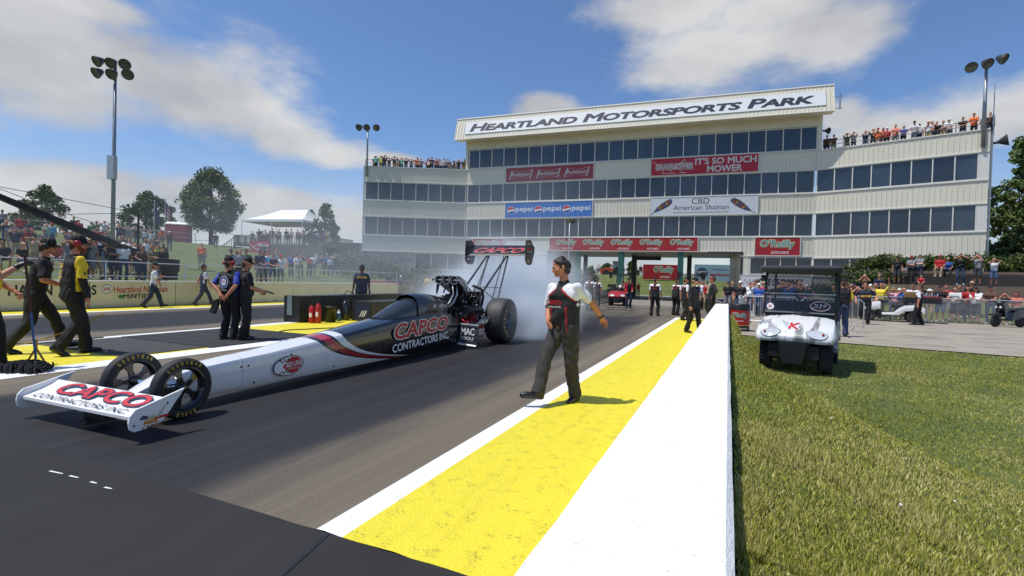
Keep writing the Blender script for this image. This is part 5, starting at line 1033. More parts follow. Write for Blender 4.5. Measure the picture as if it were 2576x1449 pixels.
# ------------------------------------------------------------------ crew figures with clothes as parts
def fabric(me,amp,seed):
    n=len(me.vertices); co=np.zeros(n*3,dtype=np.float32); me.vertices.foreach_get('co',co); co=co.reshape(-1,3); no=np.zeros(n*3,dtype=np.float32); me.vertices.foreach_get('normal',no); no=no.reshape(-1,3)
    r=np.random.default_rng(seed); d=np.zeros(n)
    for i in range(7): f=r.normal(0,1,3)*np.array((36,36,17)); d+=np.sin(co@f+r.uniform(0,6))*(1-.1*i)
    co+=no*(d*amp/3)[:,None]; me.vertices.foreach_set('co',co.ravel()); me.update()
def fingers(wr,el,side,bend=.5,spread=.012,pd=None):
    """palm, four unequal fingers and a thumb leaving the side of the palm; pd = palm-facing direction"""
    f=wr-el; f/=np.linalg.norm(f); pd=np.array(pd if pd is not None else (0,0,-1),float); pd-=f*np.dot(pd,f); pd/=np.linalg.norm(pd); lt=np.cross(f,pd)*side
    c=[(wr,wr+f*.03,.025,.027,0)]; base=wr+f*.085
    for i,L_ in enumerate((.072,.082,.076,.06)):
        o=lt*(.030-.020*i); c.append((wr+f*.02+o*.6,base+o,.017,.0125,0)); p0=base+o
        b1=bend*(.7+.15*i); d1=f*math.cos(b1)+pd*math.sin(b1); d2=f*math.cos(b1*2.1)+pd*math.sin(b1*2.1); p1=p0+d1*L_*.55; c+=[(p0,p1,.0105,.0092,0),(p1,p1+d2*L_*.45,.0092,.0078,0)]
    t0=wr+f*.03+lt*.022; t1=t0+(f*.6+lt*.6+pd*.45)*.04; c+=[(t0,t1,.0135,.011,0),(t1,t1+(f*.9+pd*.45)*.032,.0105,.009,0)]
    return c
def hero(label,loc,rz,pose,shirt,pants,hair,skin,head='h',sc_=1.,belly=0,sleeve=.62,shirtfn=None,shoe=None,bend=.5,pdl=None,pdr=None,beard=None,muff=None,glasses=False,seed=1,gloves=None,group=None,pantfn=None):
    r=thing('person',label,'person',loc,rz,group); r.scale=(sc_,)*3; J=skeleton(pose); T=J['tor']; hd=J['hd']; lb=lambda me,n,ms:put(n,me,ms,r)
    def put(n,me,ms,par):
        me.name=n; 
        for x in(ms if isinstance(ms,(list,tuple)) else [ms]): me.materials.append(x)
        return link(n,me,par,True)
    B=[c for c in figure_caps(J,False,'n',False,0,.3,False) if c[4]!=SHO]
    B=[(a,b,ra*.62,rb*.62,t) if t in(SHT,PNT) else (a,b,min(ra,.046),min(rb,.043),t) for (a,b,ra,rb,t) in B]
    B=[c for c in B if np.linalg.norm(np.array(c[0])-J['head'])>.16 or c[2]<.0]          # rebuild the head in more detail
    B+=[(T((0,.015,.46)),hd((0,.012,.09)),.058,.054,0),(hd((0,-.005,.20)),hd((0,.022,.205)),.078,.084,0),(hd((0,-.022,.235)),hd((0,.02,.235)),.066,.072,0),(hd((-.025,-.045,.165)),hd((.025,-.045,.165)),.048,.048,0),
        (hd((-.012,-.07,.107)),hd((.012,-.07,.107)),.025,.025,0),(hd((-.04,-.03,.115)),hd((-.052,.0,.155)),.026,.03,0),(hd((.04,-.03,.115)),hd((.052,.0,.155)),.026,.03,0),
        (hd((0,-.092,.20)),hd((0,-.105,.163)),.011,.0145,0),(hd((-.012,-.1,.158)),hd((.012,-.1,.158)),.010,.010,0),(hd((-.04,-.083,.207)),hd((.04,-.083,.207)),.012,.012,0),(hd((-.018,-.091,.133)),hd((.018,-.091,.133)),.009,.009,0),(hd((-.016,-.089,.122)),hd((.016,-.089,.122)),.009,.009,0)]
    for s in(-1,1): B+=[(hd((s*.084,.008,.165)),hd((s*.088,.02,.195)),.011,.016,0)]
    for k_,s,pd in(('l',1,pdl),('r',-1,pdr)):
        B+=[(J['sh'+k_]-np.array((0,0,.02)),J['el'+k_],.036,.043,0),(J['el'+k_],J['el'+k_]+(J['wr'+k_]-J['el'+k_])*.35,.043,.043,0),(J['el'+k_]+(J['wr'+k_]-J['el'+k_])*.35,J['wr'+k_],.043,.027,0)]+fingers(J['wr'+k_],J['el'+k_],s,bend,pd=pd)
    lb(remesh(B,.0062,2,12),'body',skin)
    m=MB()
    for s in(-1,1): m.ball(hd((s*.032,-.081,.185)),.0115,6)
    m.build('eye',P('eye_dark',40,34,30,.2),r,True,local=True)
    m=MB()
    for s in(-1,1): m.tube([hd((s*.016,-.094,.207)),hd((s*.034,-.096,.214)),hd((s*.053,-.082,.208))],.004,5)
    m.build('eyebrow',HAIR[0],r,local=True)
    # shirt
    b=belly; C=[(T((-.075,0,-.045)),T((.075,0,-.045)),.118,.118,0),(T((-.07,-.0,.14)),T((.07,0,.14)),.118+.012*b,.118+.012*b,0),(T((-.085,0,.27)),T((.085,0,.27)),.122,.122,0),(T((-.10,0,.38)),T((.10,0,.38)),.122,.122,0),(T((-.125,.012,.458)),T((.125,.012,.458)),.062,.062,0),(T((0,.012,.43)),T((0,.005,.555)),.075,.066,0,True)]
    for s in(-1,1): C.append((T((s*.075,0,.0)),T((s*.09,0,.40)),.118,.115,0))
    if b: C.append((T((-.05,-.03-.03*b,.08)),T((.05,-.03-.03*b,.2)),.108+.018*b,.10+.018*b,0))
    for k_ in 'lr':
        sh,el,wr=J['sh'+k_],J['el'+k_],J['wr'+k_]; e=sh+(el-sh)*min(1,sleeve*1.3); C+=[(sh+(el-sh)*.03,e,.060,.060,0),(sh+(e-sh)*.45,e+(el-sh)*.07,.060,.067,0,True)] if sleeve<1 else [(sh,el,.074,.058,0),(el,wr,.058,.046,0)]
    me=remesh(C,.0105,3,14); fabric(me,.009,seed); o=lb(me,'shirt',shirt)
    if shirtfn: 
        c=centers(me); q=[]
        Ti=lambda p:p
        me.polygons.foreach_set('material_index',shirtfn(c,J).astype(np.int32))
    # trousers
    C=[(T((-.075,0,-.0)),T((.075,0,-.0)),.115,.115,0),(J['pel']+(-.07,.0,-.05),J['pel']+(.07,.0,-.05),.122,.122,0)]
    for k_ in 'lr':
        hip,kn,an=J['hip'+k_],J['kn'+k_],J['an'+k_]; an2=an+(kn-an)*.03; mid=kn+(an2-kn)*.55
        C+=[(hip,kn,.112,.082,0),(kn,mid,.082,.076,0),(mid,an2-(kn-an)/np.linalg.norm(kn-an)*.035,.076,.080,0,True)]
    me=remesh(C,.0115,3,14); fabric(me,.012,seed+9); lb(me,'trousers',pants)
    if pantfn: me.polygons.foreach_set('material_index',pantfn(centers(me),J).astype(np.int32))
    me=remesh([(T((-.085,0,.005)),T((.085,0,.005)),.120,.120,0)],.012,1); me2=me
    for k_ in 'lr':
        an,he,to=J['an'+k_],J['heel'+k_],J['toe'+k_]; ax=(to-he)/np.linalg.norm(to-he); lt=np.cross(ax,(0,0,1)); up_=np.cross(lt,ax)
        me=remesh([(he+up_*.002,he+up_*.04,.042,.04,0),(he,to-ax*.04,.043,.043,0),(to-ax*.06,to+up_*-.004,.044,.038,0),(an,he+ax*.05+up_*.03,.046,.044,0)],.009,2); lb(me,'shoe',shoe or M('shoe_black',(.014,.013,.013),.3))
    if head=='h':
        H_=[(hd((0,.02,.226)),hd((0,.045,.20)),.082,.084,0),(hd((0,-.030,.262)),hd((0,.03,.27)),.048,.058,0),(hd((0,.05,.17)),hd((0,.055,.13)),.062,.05,0)]
        for s in(-1,1): H_+=[(hd((s*.046,-.032,.258)),hd((s*.062,.02,.23)),.032,.034,0),(hd((s*.074,-.008,.215)),hd((s*.076,-.004,.178)),.018,.012,0)]
        me=remesh(H_,.0075,1); fabric(me,.005,seed+3); lb(me,'hair',hair)
    elif head=='c':
        H_=[(hd((0,.0,.236)),hd((0,.016,.236)),.090,.092,0),(hd((0,-.0,.26)),hd((0,.01,.26)),.074,.076,0)]
        me=remesh(H_,.009,1); co=lb(me,'cap',hair); m=MB(); rg=[]
        for t_ in np.linspace(0,1,5): rg.append([hd((sx*(.078-.016*t_)*1.0,-.062-.10*t_*(1-.35*sx*sx),.240-.018*t_-.016*sx*sx+dz)) for sx,dz in [(q,0) for q in np.linspace(-1,1,7)]+[(q,-.006) for q in np.linspace(1,-1,7)]])
        m.loft(rg); m.build('peak',hair,co,True,local=True)
        me=remesh([(hd((0,.05,.19)),hd((0,.052,.12)),.062,.05,0)],.009,1); lb(me,'hair',P('hair_short',70,48,34,.8))
    if beard: me=remesh([(hd((-.02,-.07,.10)),hd((.02,-.07,.10)),.034,.034,0),(hd((0,-.085,.075)),hd((0,-.085,.09)),.028,.03,0)]+[(hd((s*.05,-.03,.115)),hd((s*.058,-.005,.15)),.028,.026,0) for s in(-1,1)],.009,1); fabric(me,.004,4); lb(me,'beard',beard)
    if muff:
        for s in(-1,1):
            m=MB(); q=hd((s*.088,.012,.178)); e=hd((s*.12,.012,.178))-q; m.lathe([(.0,-.1),(.04,-.1),(.046,.3),(.042,.85),(.03,1.0),(0,1.02)],q,e,18); m.v=[tuple(np.array(x)) for x in m.v]
            m=MB(); u_=e/np.linalg.norm(e); m.lathe([(.0,-.012),(.042,-.010),(.048,.010),(.043,.032),(.028,.04),(0,.04)],q,u_,18); m.build('ear_muff',muff,r,True,local=True)
        m=MB(); m.tube([hd((.1*math.cos(a),.012,.18+.145*math.sin(a))) for a in np.linspace(.1,math.pi-.1,12)],.008,6); m.build('headband',BLACK,r,local=True)
    if glasses:
        m=MB(); m.loft([[hd((.075*math.sin(a),-.012-.092*math.cos(a)**.8 if math.cos(a)>0 else -.012,z)) for a in np.linspace(-1.45,1.45,11)] for z in(.172,.203)],closed=False); m.build('sunglasses',M('dark_lens',(.012,.012,.014),.08),r,local=True)
    if gloves:
        for k_ in gloves:
            me=remesh([(x[0],x[1],x[2]+.008,x[3]+.008,0) for x in fingers(J['wr'+k_],J['el'+k_],1 if k_=='l' else -1,bend,pd=pdl if k_=='l' else pdr)]+[(J['wr'+k_]-(J['wr'+k_]-J['el'+k_])*.15,J['wr'+k_],.04,.036,0)],.008,1); lb(me,'glove',BLACK)
    r['_J']=0; del r['_J']; return r,J
def cw(u,v,D,loc,rz,sc_=1.):
    q=W(u,v,D)-np.array(loc); return rotz(q,-rz)/sc_
BLK=P('cloth_crew_black',28,27,29,.8); WHC=P('cloth_white_twill',222,222,224,.75); RDC=P('cloth_crew_red',165,20,32,.75); TRS=P('charcoal_trousers',52,50,48,.85); YLC=P('cloth_crew_yellow',232,196,30,.7)
def capco_fn(c,J):
    T=J['tor']; ax=T((0,0,1))-T((0,0,0)); lx=T((1,0,0))-T((0,0,0)); ly=T((0,1,0))-T((0,0,0)); q=c-T((0,0,0)); z=q@ax; x=q@lx; y=q@ly; o=np.zeros(len(c)); a=np.abs(x)
    yo=np.where(y<0.02,.475-.85*np.clip(.20-a,0,.2)*(-1)-.165,.40-.3*(a-.0)*0); yo=np.where(y<.02,.495-.95*a,.40+.1*a)
    o[(z>yo)&(a>.055)]=1; o[(z>yo)&(z<yo+.028)&(a>.05)]=2
    arm=(a>.20); o[arm]=1; dl=np.minimum.reduce([np.linalg.norm(c-(J['sh'+k_]+(J['el'+k_]-J['sh'+k_])*.84),axis=1) for k_ in 'lr']); o[arm&(dl<.066)]=0
    o[(np.abs(a-.115)<.007)&(y<-.0)&(z<.25)]=2; o[(z>.50)&(a<.075)]=0
    return o
# the walking crew chief
ml=np.array((-1.775,5.655,0.)); mz=rad(-22); ms=.985
q=lambda u,v,D: cw(u,v,D,ml,mz,ms)
pose=dict(lean=3,side=-1.5,hz=.925,hy=-44,hp=14,lh=q(1520,806,5.98),rh=q(1379,806,5.86),lep=(.3,.9,.1),rep=(-.6,.6,-.2),lf=q(1447,998,6.0),rf=q(1352,990,5.62),lta=8,rta=-38,rtp=-6,off=(0.0,0,0),lkp=(0.05,-1,0),rkp=(-.3,-1,0))
man,J=hero('man in black and white team shirt and charcoal trousers striding across the yellow stripe',ml,mz,pose,[BLK,WHC,RDC],TRS,P('hair_near_black',36,29,25,.6,var=.5,scale=60),P('skin_walker',186,122,88,.5),sc_=ms,shirtfn=capco_fn,bend=.55,pdl=(0,-.8,-.5),pdr=(.9,0,-.2),seed=5,belly=.35)
def stick_text(par,J,s,x0,z,w_,h_,layers,back=False,cols=None,y=-.155,name='shirt_lettering',shear=0):
    T=J['tor']; m=MB(); sg=1 if not back else -1; ex=(T((1,0,0))-T((0,0,0)))*sg; ez=T((0,0,1))-T((0,0,0))
    for of,mi in layers: letters(m,s,T((x0*sg,y*sg,z)),ex,ez,w_,h_,.002+.002*mi,mi,shear,of,ref=.06)
    return m.build(name,cols,par,local=True)
stick_text(man,J,'CAPCO',-.155,.27,.235,.06,((.05,0),(.02,1)),cols=[P('dark_red_print',120,20,30),P('capco_red',190,18,24,.4)],y=-.148); stick_text(man,J,'CONTRACTORS INC.',-.15,.235,.225,.022,((.02,0),),cols=[WPR],y=-.149)
m=MB(); wv_=J['wrl']; e=J['ell']; d=(wv_-e)/np.linalg.norm(wv_-e); m.lathe([(.028,-.014),(.034,-.014),(.034,.014),(.028,.014)],wv_-d*.02,d,18); m.ball(wv_-d*.02+np.array((0,-.012,.032)),(.018,.018,.01),6); m.build('wristwatch',BLACK,man,local=True)
m=MB(); T=J['tor']; m.box(T((0,-.125,.0)),(.06,.012,.035)); m.build('belt_buckle',M('brass',(.5,.4,.2),.3,metal=1),man,local=True)
# foreground crew
SKT=P('skin_crew',190,126,96,.55); CAPK=P('cap_black',20,20,21,.8)
def foot(u,v,s=1): p=G(u,v); return np.array((p[0],p[1],0.))
kl=foot(86,886); kz=rad(160); q=lambda u,v,D,s=1.06: cw(u,v,D,kl,kz,s)
o,J=hero('man in plain black shirt and cap with black headset, walking beside the yellow mop',kl,kz,dict(lean=12,hy=-6,hp=12,lf=(.1,-.36,.10),rf=(-.1,.30,.12),rtp=20,ltp=-8,hz=.91,lh=(.22,-.28,1.02),rh=(-.2,-.30,1.02),twist=-8),BLK,P('trousers_black_green',34,34,33,.85),CAPK,SKT,head='c',sc_=1.12,muff=BLACK,glasses=True,seed=11,bend=.8)
yl=foot(178,893); yz=rad(170)
def nxt_fn(c,J):
    T=J['tor']; ax=T((0,0,1))-T((0,0,0)); lx=T((1,0,0))-T((0,0,0)); ly=T((0,1,0))-T((0,0,0)); q_=c-T((0,0,0)); z=q_@ax; x=q_@lx; y=q_@ly; o=np.zeros(len(c)); a=np.abs(x)
    o[(y<.04-.12*np.clip(.3-z,0,.3))&(z>.0)]=1; o[a>.205]=1; o[(z>.50)&(a<.08)]=0
    return o
o,J=hero('bearded man in yellow and black team shirt with red ear muffs',yl,yz,dict(lean=5,hy=-14,hp=10,lf=(.1,-.2,.09),rf=(-.08,.16,.14),rtp=35,hz=.93,lh=(.25,-.20,.86),rh=(-.26,-.12,.84)),[BLK,YLC],P('trousers_black',22,21,22,.85),CAPK,SKT,head='c',sc_=1.13,belly=.8,muff=P('muff_red',150,25,32,.3),beard=P('beard_ginger',120,66,40,.8),shirtfn=nxt_fn,glasses=True,seed=13,sleeve=.7)
for k_ in 'lr':
    me=remesh([(J['sh'+k_]+(J['el'+k_]-J['sh'+k_])*.7,J['el'+k_],.058,.056,0),(J['el'+k_],J['wr'+k_],.056,.04,0)],.01,2); me.name='undersleeve'; me.materials.append(BLK); link('undersleeve',me,o,True)
m=MB(); T=J['tor']
for i,ch in enumerate('NXT'): letters(m,ch,T((.07,.135,.33-.095*i)),T((-1,0,0))-T((0,0,0)),T((0,0,1))-T((0,0,0)),.13,.075,.012,0,.2,.03); 
for i in range(6): m.slab(T((.1,.136,.12+.055*i)),T((.03,0,.02))-T((0,0,0)),(0,0,.012),(0,.002,0),1)
m.build('shirt_lettering',[GLD,WPR],o,local=True)
m=MB(); m.box(T((-.155,.03,-.06)),(.05,.07,.13)); m.build('radio',BLACK,o,local=True)
ll=foot(-52,930); lz=rad(146); q=lambda u,v,D: cw(u,v,D,ll,lz,1.09)
o,J=hero('man in yellow shirt and black cap gripping the mop pole with a black glove',ll,lz,dict(lean=6,hy=0,hp=8,rh=q(48,668,6.95),lh=(.24,-.25,1.0),rep=(-.5,.3,-.9),lf=(.1,-.15,.09),rf=(-.1,.15,.09)),[YLC,BLK],P('trousers_black',22,21,22,.85),CAPK,SKT,head='c',sc_=1.09,belly=.9,glasses=True,seed=17,gloves='r',bend=.9,shirtfn=lambda c,J:(np.abs((c-J['tor']((0,0,0)))@(J['tor']((0,1,0))-J['tor']((0,0,0))))>.1).astype(int)*((c-J['tor']((0,0,0)))@(J['tor']((0,1,0))-J['tor']((0,0,0)))>0))
# two officials on the mat
ol=foot(574,856); oz=rad(192); BLU=P('cloth_blue_sleeve',40,62,160,.75)
def blue_fn(c,J): 
    T=J['tor']; lx=T((1,0,0))-T((0,0,0)); x=(c-T((0,0,0)))@lx; return (np.abs(x)>.19).astype(int)
o,J=hero('official in black shirt with blue sleeves and round back crest, hands behind waist',ol,oz,dict(lh=(.07,.17,1.0),rh=(-.11,.17,.97),lep=(1,.3,-.1),rep=(-1,.3,-.1),lf=(.1,.03,.09),rf=(-.1,-.03,.09)),[BLK,BLU],P('trousers_black',22,21,22,.85),CAPK,SKT,head='c',belly=.8,shirtfn=blue_fn,muff=P('muff_red',150,25,32,.3),seed=21)
T=J['tor']; ex=T((-1,0,0))-T((0,0,0)); ez=T((0,0,1))-T((0,0,0)); m=MB(); cc=T((.0,.137,.30)); nn2=np.cross(ex,ez)
disc(m,cc,ex,ez,.10,.13,0,lift=.014); disc(m,cc,ex,ez,.088,.117,1,lift=.017); disc(m,cc,ex,ez,.055,.075,0,lift=.019); letters(m,'RJA',cc-ex*.04-ez*.01,ex,ez,.08,.04,.022,2,0,.02); letters(m,'LAA.com',T((.07,.13,.12)),ex,ez,.13,.028,.014,0,0,.02); m.build('back_crest',[WPR,P('crest_blue',50,70,150),RPR],o,local=True)
m=MB(); q2=T((.2,.04,-.12)); m.prism([q2+np.array(v_) for v_ in((0,.06,.06),(.06,.10,.02),(.14,.12,-.22),(.02,.12,-.26),(-.03,.08,-.1))],(0,-.05,0)); m.build('tool_pouch',BLACK,o,local=True)
pl=foot(612,856); pz=rad(160)
o,J=hero('official in plain black shirt holding a small black gun shaped tool',pl,pz,dict(lean=2,hp=14,lh=(.1,-.30,1.06),rh=(-.12,-.30,1.08),lf=(.1,-.06,.09),rf=(-.1,.08,.09)),BLK,P('trousers_black',22,21,22,.85),CAPK,SKT,head='c',belly=.9,seed=23,bend=.9)
m=MB(); w_=(J['wrl']+J['wrr'])/2+np.array((0,-.1,0)); m.tube([w_,w_+np.array((0,-.2,-.07))],.018,8); m.tube([w_,w_+np.array((0,.0,-.1))],.02,8); th_=thing('temperature_gun','small black handheld gauge held by the official on the mat','tool',pl+rotz(w_,pz)); 
m.v=[tuple(pl+rotz(np.array(v_),pz)) for v_ in m.v]; m.build('gauge_body',BLACK,th_)
o2,_=hero('man in navy and white crew shirt striding along the cream wall with one foot raised',foot(383,771)*np.array((.965,.965,0)),rad(152),dict(POSES['walk'],lh=(.1,-.25,1.2),lean=8),[P('cloth_crew_navy',36,42,62,.8),WHC],P('trousers_navy',40,48,68,.85),CAPK,SKT,head='c',seed=31,shirtfn=lambda c,J:((c-J['tor']((0,0,0)))@(J['tor']((1,0,0))-J['tor']((0,0,0)))>.14).astype(int)|((c-J['tor']((0,0,0)))@(J['tor']((1,0,0))-J['tor']((0,0,0)))<-.14).astype(int))
o2,_=hero('man in navy shirt with white sleeves walking by the plain stretch of cream wall',foot(510,766)*np.array((.965,.965,0)),rad(156),dict(POSES['walk'],lf=(.09,-.36,.10),rf=(-.09,.32,.13)),[P('cloth_crew_navy',36,42,62,.8),WHC],P('trousers_navy',40,48,68,.85),CAPK,SKT,head='h',seed=33,shirtfn=lambda c,J:(np.abs((c-J['tor']((0,0,0)))@(J['tor']((1,0,0))-J['tor']((0,0,0))))>.19).astype(int))
dl=W(909,745,18.3); dl[2]=0
o,J=hero('official in navy shirt with a yellow back stripe standing behind the black barrier',dl,rad(222),dict(lh=(.3,0,.82),rh=(-.28,-.05,.82),hp=10),P('cloth_official_navy',32,37,58,.8),P('trousers_navy',40,48,68,.85),P('cap_navy',30,34,52,.8),SKINS[3],head='c',belly=1,seed=35,sc_=1.05)
def dhl(o,J,back=True,z=.36):
    T=J['tor']; sg=1 if back else -1; ex=T((-sg,0,0))-T((0,0,0)); ez=T((0,0,1))-T((0,0,0)); m=MB(); q_=T((.17*sg,.145*sg,z)); m.add([q_+ex*a+ez*b+np.cross(ex,ez)*.01 for a,b in((0,0),(.34,0),(.34,.075),(0,.075))],[(0,1,2,3)],0); letters(m,'DHL',q_+ex*.08+ez*.015,ex,ez,.18,.045,.014,1,.4,.03); m.build('shirt_stripe',[P('stripe_yellow',235,190,60),RPR],o,local=True)
dhl(o,J)
# team crew down the lane: same black, red and white shirt
CG='crew in matching black, red and white shirts'
def crew(label,u,v,rz,pose,sc_=1,seed=1,head='c',**kw):
    p=foot(u,v); return hero(label,p,rad(rz),pose,[BLK,WHC,RDC],P('trousers_black',22,21,22,.85),CAPK,SKT,head=head,sc_=sc_,shirtfn=capco_fn,seed=seed,group=CG,**kw)
for a in (('team crewman seen from behind with hands low, centre of the lane past the striding man',1646,795,172,dict(lh=(.28,-.1,.86),rh=(-.28,-.1,.86),lf=(.15,.02,.09),rf=(-.15,0,.09)),1.0,41),
          ('team crewman bent slightly beside the lane, his face hidden by a crewmate',1698,793,150,dict(lean=10,lh=(.1,-.3,1.1)),1.0,42),
          ('team crewman at the far end of the yellow stripe looking down the lane',1722,806,118,dict(hp=10,lf=(.09,-.18,.09),rf=(-.09,.14,.10)),1.0,43),
          ('tall team crewman with white shoulders behind the striding man',1482,782,176,dict(hp=12),1.02,44),
          ('shorter team crewman beside the red golf cart',1501,770,178,dict(hp=8),1.0,45)):
    o,J=crew(*a); stick_text(o,J,'CAPCO',-.11,.30,.22,.06,((.02,0),),True,[P('capco_red',190,18,24,.4)],y=-.145)
o,J=hero('team crewman in striped shirt standing on the concrete near the white flatbed cart',foot(2310,818),rad(-110),dict(lf=(.12,-.12,.09),rf=(-.1,.12,.09)),[BLK,WHC,RDC],P('trousers_black',22,21,22,.85),HAIR[1],SKT,seed=46,shirtfn=capco_fn,group=CG,glasses=True)
o,J=hero('official in navy shirt with yellow chest stripe running on one foot past the flatbed cart',foot(2176,816),rad(-8),dict(lean=6,side=-4,lf=(.08,-.05,.09),rf=(-.12,.32,.42),rkp=(-.3,-1,.1),rtp=60,lh=(.34,-.15,1.12),rh=(-.34,-.05,1.0),hp=-8),P('cloth_official_navy',26,28,40,.8),P('trousers_black',22,21,22,.85),HAIR[0],SKT,seed=47,glasses=True); dhl(o,J,False,.24)
o,J=hero('woman in black jacket and cap walking behind the white guard wall end',foot(1741,838),rad(60),dict(lean=3,hp=10,hy=20,lf=(.08,-.2,.1),rf=(-.08,.16,.1),rh=(-.26,-.1,.84)),P('jacket_black',26,26,28,.7),P('trousers_black',22,21,22,.85),CAPK,SKINS[0],head='c',sc_=.95,sleeve=1.1,seed=48)
me=remesh([(J['hd']((.06,.03,.17)),J['hd']((.09,.0,.06)),.05,.035,0)],.01,1); me.materials.append(HAIR[2]); link('hair',me,o,True)
o,J=hero('man in black jacket, checked scarf and orange headband beyond the guard wall end',W(1790,760,20.0)*np.array((1,1,0)),rad(-70),dict(lh=(.2,-.02,1.0),rh=(-.2,-.04,1.0),lep=(1,.3,0),rep=(-1,.3,0)),[BLK,BLU],P('trousers_black',22,21,22,.85),HAIR[0],SKT,sleeve=1.1,seed=49,glasses=True,sc_=1.04)
m=MB(); m.tube([J['hd']((.092*math.cos(a),-.01+.095*math.sin(a),.235)) for a in np.linspace(0,6.283,17)],.016,6); m.build('headband',P('headband_orange',205,75,35),o,local=True)
me=remesh([(J['tor']((-.08,-.09,.5)),J['tor']((-.05,-.14,.15)),.045,.035,0),(J['tor']((.08,-.09,.5)),J['tor']((.03,-.12,.35)),.045,.04,0),(J['tor']((-.07,.05,.52)),J['tor']((.07,.05,.52)),.05,.05,0)],.011,1); fabric(me,.006,3); me.materials.append(P('scarf_check',168,165,140,.9,var=.5,scale=40)); link('scarf',me,o,True)
o,J=hero('man in red and black fire suit standing on the wet lane by the columns',foot(1580,774),rad(30),dict(lh=(.12,-.28,1.05),rh=(-.2,-.2,.95)),[RDC,BLK],P('trousers_navy',40,48,68,.85),CAPK,SKT,head='c',seed=50,sleeve=1.1,shirtfn=lambda c,J:(np.abs((c-J['tor']((0,0,0)))@(J['tor']((1,0,0))-J['tor']((0,0,0))))<.1).astype(int))
gl=foot(2116,847); gz=rad(186); q=lambda u,v,D: cw(u,v,D,gl,gz)
o,J=hero('man in black shirt with yellow sleeves and jeans, one hand raised on the cart roof',gl,gz,dict(lh=q(2088,712,14.2),rh=(-.2,-.2,.95),lep=(.5,.2,-.9),lf=(.1,.06,.09)),[BLK,YLC],P('jeans_blue',58,72,104,.85,var=.15),CAPK,SKT,head='c',seed=51,shirtfn=lambda c,J:(np.abs((c-J['tor']((0,0,0)))@(J['tor']((1,0,0))-J['tor']((0,0,0))))>.2).astype(int))
o,J=hero('driver in white and black shirt seated in the red golf cart',(-6.5,33.35,.18),rad(8),POSES['drive'],[BLK,WHC,RDC],P('trousers_black',22,21,22,.85),CAPK,SKT,head='c',seed=52,shirtfn=capco_fn,glasses=True)
# ------------------------------------------------------------------ trees and shrubs
def leafmat(nm,dark,mid,light):
    def f(t,b,c,x,y,z):
        a=nd(t,'ShaderNodeAttribute'); a.attribute_name='tint'; t.links.new(ramp(t,a.outputs['Fac'],[(0,dark),(.5,mid),(1,light)]),b.inputs['Base Color']); b.inputs['Roughness'].default_value=.55; b.inputs['Specular IOR Level'].default_value=.25
    return shader(nm,f)
LEAF=leafmat('tree_leaves',(.045,.072,.018),(.095,.14,.035),(.18,.22,.07)); LEAF2=leafmat('light_leaves',(.03,.05,.015),(.07,.105,.03),(.13,.16,.055)); JUN=leafmat('juniper',(.022,.045,.012),(.06,.09,.02),(.13,.155,.035)); BARK=M('bark',(.07,.055,.045),.9,var=.3,scale=6)
def leaves(name,pts,sz,mat,par,seed=0):
    r=np.random.default_rng(seed); n=len(pts); pts=np.array(pts); a=r.normal(0,1,(n,3)); a/=np.linalg.norm(a,axis=1)[:,None]; b=np.cross(a,r.normal(0,1,(n,3))); b/=np.linalg.norm(b,axis=1)[:,None]; s=sz*(.6+.8*r.random(n))[:,None]
    v=np.stack([pts-a*s,pts+b*s*.55,pts+a*s,pts-b*s*.55],1).reshape(-1,3)
    me=bpy.data.meshes.new(name); me.vertices.add(4*n); me.vertices.foreach_set('co',v.astype(np.float32).ravel()); me.loops.add(4*n); me.loops.foreach_set('vertex_index',np.arange(4*n,dtype=np.int32)); me.polygons.add(n); me.polygons.foreach_set('loop_start',np.arange(0,4*n,4,dtype=np.int32)); me.polygons.foreach_set('loop_total',np.full(n,4,dtype=np.int32))
    at=me.attributes.new('tint','FLOAT','POINT'); at.data.foreach_set('value',np.repeat(r.random(n),4).astype(np.float32)); me.update(); me.materials.append(mat); return link(name,me,par)
def tree(label,base,h,w_,clear=.22,n=9000,sz=.15,seed=1,mat=None,ncl=90,cone=False,cat='tree',group=None):
    r=np.random.default_rng(seed); base=np.array(base,float); t=thing('tree',label,cat,base,0,group); m=MB(); top=base+np.array((r.normal(0,.2),r.normal(0,.2),h*.9))
    tr=h*.022+.03; sp=[base+(top-base)*q+np.array((r.normal(0,.05*h/8),r.normal(0,.05*h/8),0))*(q>0) for q in(0,.2,.45,.7,1)]; sp[0]=base-z0*.3; m.tube(sp,[tr*1.3,tr,tr*.75,tr*.45,tr*.1],8)
    cl=[]
    for i in range(ncl):
        q=r.random(); z=clear+(1-clear)*q; rr=(math.sin(math.pi*min(1,(q*.86+.16)))**.7 if not cone else (1.02-q)**.8)*w_/2*(.35+.65*r.random()**.5); a=r.uniform(0,6.28); rr*=1+.3*math.sin(2*a+seed)
        c=base+np.array((rr*math.cos(a),rr*math.sin(a),z*h*.97)); cl.append((c,w_*(.05+.085*r.random())))
        if i<14: s0=base+(top-base)*max(.15,z-.25); m.tube([s0,(s0+c)/2+np.array((0,0,.15)),c],[tr*.35,tr*.22,tr*.08],5)
    m.build('trunk',BARK,t,True)
    wt=np.array([c[1]**2 for c in cl]); ix=r.choice(len(cl),n,p=wt/wt.sum()); d=r.normal(0,1,(n,3)); d/=np.linalg.norm(d,axis=1)[:,None]; d*=(r.random(n)**.55*1.25)[:,None]; cen=np.array([c[0] for c in cl]); rs=np.array([c[1] for c in cl])
    leaves('crown',cen[ix]+d*rs[ix][:,None]*np.array((1.15,1.15,.85)),sz,mat or LEAF,t,seed); return t
def gz_(p): return np.array((p[0],p[1],zt(p[0],p[1])))
def wz(u,D,v=690): return gz_(W(u,v,D))
def top(u,v,D): return W(u,v,D)[2]
